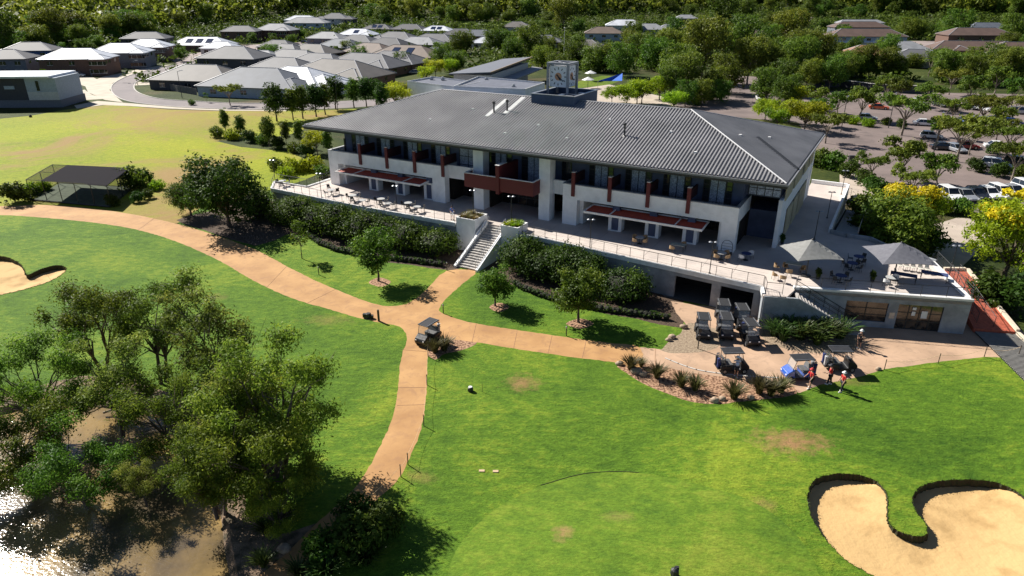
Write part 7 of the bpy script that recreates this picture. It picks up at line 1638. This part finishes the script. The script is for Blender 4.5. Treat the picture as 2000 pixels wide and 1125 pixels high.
# ================================================================== ANNEX BUILDINGS
z5 = 6.0
def q5(px, py, z=z5): x, y = atz(px, py, z); return (x, y)
an = empty('annex', (0,0,0), 0, 'low white annex with flat dark parapet roofs behind the clubhouse', 'building')
for P, z_, nm in (([q5(795,158), q5(846,149), q5(938,160), q5(892,169)], 6.0, 'a'), ([q5(886,170), q5(934,151), q5(1064,163), q5(1026,176)], 6.3, 'b'), ([q5(800,186,5.2), q5(886,167,5.2), q5(1020,190,5.2), q5(960,205,5.2)], 5.0, 'c')):
    ce_ = np.mean(P, axis=0); Q = [tuple(ce_+(np.array(p)-ce_)*.985) for p in P]
    m = MB(); m.prism(P, 0, z_-.5) if nm != 'c' else m.prism(P, 0, z_-.6); m.build('wall', white, an)
    m = MB(); m.prism(Q, z_-.49, z_-.40); m.build('roof', deckgrey, an)
    m = MB()
    for i in range(4):
        a, b_ = P[i], P[(i+1) % 4]; a2, b2 = Q[i], Q[(i+1) % 4]
        m.hexa([(a[0],a[1],z_-.5),(b_[0],b_[1],z_-.5),(b2[0],b2[1],z_-.5),(a2[0],a2[1],z_-.5),(a[0],a[1],z_),(b_[0],b_[1],z_),(b2[0],b2[1],z_),(a2[0],a2[1],z_)])
    m.build('parapet', white2, an)
for px, py in ((865,157),(843,156),(1003,172),(950,158)):
    x, y = q5(px, py, 5.6); m = MB(); m.cbox(x, y, 5.95, .9, .9, .5); m.lathe([(.35,0),(.35,.3),(.1,.4)], (x,y,6.2), 8); m.build('roof_vent', steel, an)
pb = empty('pool_building', (0,0,0), 0, 'long grey skillion roofed building with timber fascia behind the annex', 'building')
A0, A1, A2, A3 = q5(876,143), q5(958,143,6.2), q5(1038,113,6.8), q5(983,113,6.8)
m = MB(); m.add([(A0[0],A0[1],5.6),(A1[0],A1[1],6.2),(A2[0],A2[1],6.8),(A3[0],A3[1],6.2),(A0[0],A0[1],5.9),(A1[0],A1[1],6.5),(A2[0],A2[1],7.1),(A3[0],A3[1],6.5)], [(0,3,2,1),(4,5,6,7),(0,1,5,4),(1,2,6,5),(2,3,7,6),(3,0,4,7)]); m.build('roof', mat('grey_skillion_roof', (.15,.16,.19), .7), pb)
m = MB(); ce_ = np.mean([A0,A1,A2,A3], axis=0); Q = [tuple(ce_+(np.array(p)-ce_)*.9) for p in (A0,A1,A2,A3)]; m.prism(Q, 0, 5.5); m.build('wall', WC['pale'], pb)
m = MB(); d_ = np.array(A2)-np.array(A1); d_ = d_/np.linalg.norm(d_); n_ = np.array((d_[1], -d_[0]))
def pbp(s, o_, z): p = np.array(A1)+d_*s+n_*o_; return (p[0], p[1], z)
Lp = np.linalg.norm(np.array(A2)-np.array(A1))
m.add([pbp(0,0,6.15),pbp(Lp,0,6.75),pbp(Lp,.3,6.75),pbp(0,.3,6.15),pbp(0,0,6.6),pbp(Lp,0,7.2),pbp(Lp,.3,7.2),pbp(0,.3,6.6)], [(0,3,2,1),(4,5,6,7),(0,1,5,4),(1,2,6,5),(2,3,7,6),(3,0,4,7)]); m.build('timber_fascia', timber, pb)
m = MB(); m.add([pbp(2,.4,3.6),pbp(Lp,.4,3.8),pbp(Lp,4,3.4),pbp(2,4,3.2),pbp(2,.4,3.9),pbp(Lp,.4,4.1),pbp(Lp,4,3.7),pbp(2,4,3.5)], [(0,3,2,1),(4,5,6,7),(0,1,5,4),(1,2,6,5),(2,3,7,6),(3,0,4,7)]); m.build('verandah_roof', RC['light'], pb)
# low scrub under the far woods and between the houses
HP = np.array([(o.location.x, o.location.y) for o in bpy.data.objects if o.name.split('.')[0] == 'house'])
def scrub():
    rng = np.random.default_rng(77); ch = []; bad = [road, carpark, green2, pooldeck, poollawn, apron, lawnfar]+street+drives; c = 0
    X = []
    for _ in range(16000):
        rr_ = math.sqrt(rng.uniform(190**2, 900**2)); th = rng.uniform(-.78, .78); X.append((rr_*math.sin(th), rr_*math.cos(th)))
    X = np.array(X); ok = np.ones(len(X), bool)
    for p in bad: ok &= ~inpoly(X, p)
    d = np.sqrt(((X[:, None, :]-HP[None])**2).sum(2)).min(1); ok &= d > 13
    for x, y in X[ok]:
        r_ = math.hypot(x, y); px, py = ppx(x, y, hh(x, y))
        if not (-100 < px < 2100 and py > -20): continue
        if r_ < 260 and not (px < 330 and py < 108): continue
        s = rng.uniform(.8, 2.2)*(1+r_/900); z = hh(x, y)
        ch.append(cloud(rng, [(x, y, z+s*.5, 1.5*s, 1.5*s, .75*s), (x+s, y+s*.6, z+s*.4, 1.1*s, 1.1*s, .6*s)], 34, .62*s, 6, .3, .4, up=.5))
    me = quads_mesh('scrub', np.concatenate(ch), LF['deep']); o = bpy.data.objects.new('scrub', me); col.objects.link(o); tag(o, 'low dark scrub covering the ground between the far houses and woods', 'scrub', kind='stuff')
scrub()
# street lamps
def make_sl():
    o = empty('street_lamp', (0,0,0), 0, '', 'street lamp', 'street lamps'); m = MB(); m.bar((0,0,0),(0,0,7.2),.09,6,.06); m.build('pole', dark, o); m = MB(); m.bar((0,0,7.1),(1.0,0,7.3),.05,5); m.cbox(1.2,0,7.32,.8,.3,.12); m.build('lamp_head', steel, o); return o
sl = {0: make_sl()}; us_ = set()
for px, py, s, d in [(269,166,1,'street lamp on the inside of the road bend'),(356,192,1,'street lamp on the grass below the corner fence'),(527,222,1,'street lamp left of the dark tree row'),(660,218,1,'twin street light between the row trees'),(1735,250,.9,'lamp in the car park island'),(1642,258,.9,'lamp at the car park entry'),(1823,300,.8,'white post by the dark cars')]:
    o = put(sl, us_, 0, gl(px, py), 1.0, d); 
for px, py, s, key, d in [(450,206,.8,'umbrella_tree','slim street tree on the verge before the corner fence'),(404,200,.65,'sapling','sparse street tree by the corner fence')]:
    tbase(key, px, py, s, d)
m = MB(); m.box(-.5,.5,-.3,.3,0,1.3); o = m.build('sign_block', dark, bevel=.04); o.location = gl(1662,318); tag(o, 'dark upright block sign by the concrete apron', 'sign')
# mulch strips & small props on far field
m = MB(); m.lathe([(.3,0),(.35,.3),(.1,.6)], (0,0,0), 8); o = m.build('hydrant', dark); o.location = gl(60,229); tag(o, 'small dark marker on the grass below the modern house', 'marker')
# ================================================================== LIGHT, SKY, CAMERA
w = bpy.data.worlds.new('World'); scene.world = w; w.use_nodes = True; nt = w.node_tree
sky = nt.nodes.new('ShaderNodeTexSky'); sky.sky_type = 'NISHITA'; sky.sun_disc = False
SEL = R(38.5); sdx, sdy = -.755, .656
sky.sun_elevation = SEL; sky.sun_rotation = math.atan2(sdx, sdy); sky.altitude = 50; sky.air_density = .62; sky.dust_density = .15; sky.ozone_density = 2.0
bg = nt.nodes['Background']; bg.inputs['Strength'].default_value = .05; nt.links.new(sky.outputs[0], bg.inputs['Color'])
sun = bpy.data.lights.new('sun', 'SUN'); sun.energy = 5.0; sun.angle = R(.5); sun.color = (1.0,.955,.88)
so = bpy.data.objects.new('sun', sun); col.objects.link(so)
dv = Vector((sdx*math.cos(SEL), sdy*math.cos(SEL), math.sin(SEL)))
so.rotation_euler = dv.to_track_quat('Z', 'Y').to_euler(); so.location = (0,0,80)
cam = bpy.data.cameras.new('camera'); co = bpy.data.objects.new('camera', cam); col.objects.link(co)
cam.sensor_fit = 'HORIZONTAL'; cam.sensor_width = 36; cam.lens = F/2000*36; cam.clip_start = .5; cam.clip_end = 8000
co.location = (0,0,H); co.rotation_euler = (math.pi/2-PT, 0, 0)
scene.camera = co
scene.view_settings.view_transform = 'Standard'; scene.view_settings.look = 'None'; scene.view_settings.exposure = .82; scene.view_settings.gamma = 1.0
scene.cycles.max_bounces = 5; scene.cycles.diffuse_bounces = 2; scene.cycles.glossy_bounces = 2; scene.cycles.transparent_max_bounces = 8; scene.cycles.transmission_bounces = 2
scene.cycles.sample_clamp_indirect = 4.0

for o in bpy.data.objects:
    l = o.get('label')
    if l and (len(l.split()) > 16 or len(l.split()) < 4): print('LABEL', o.name, len(l.split()), l)
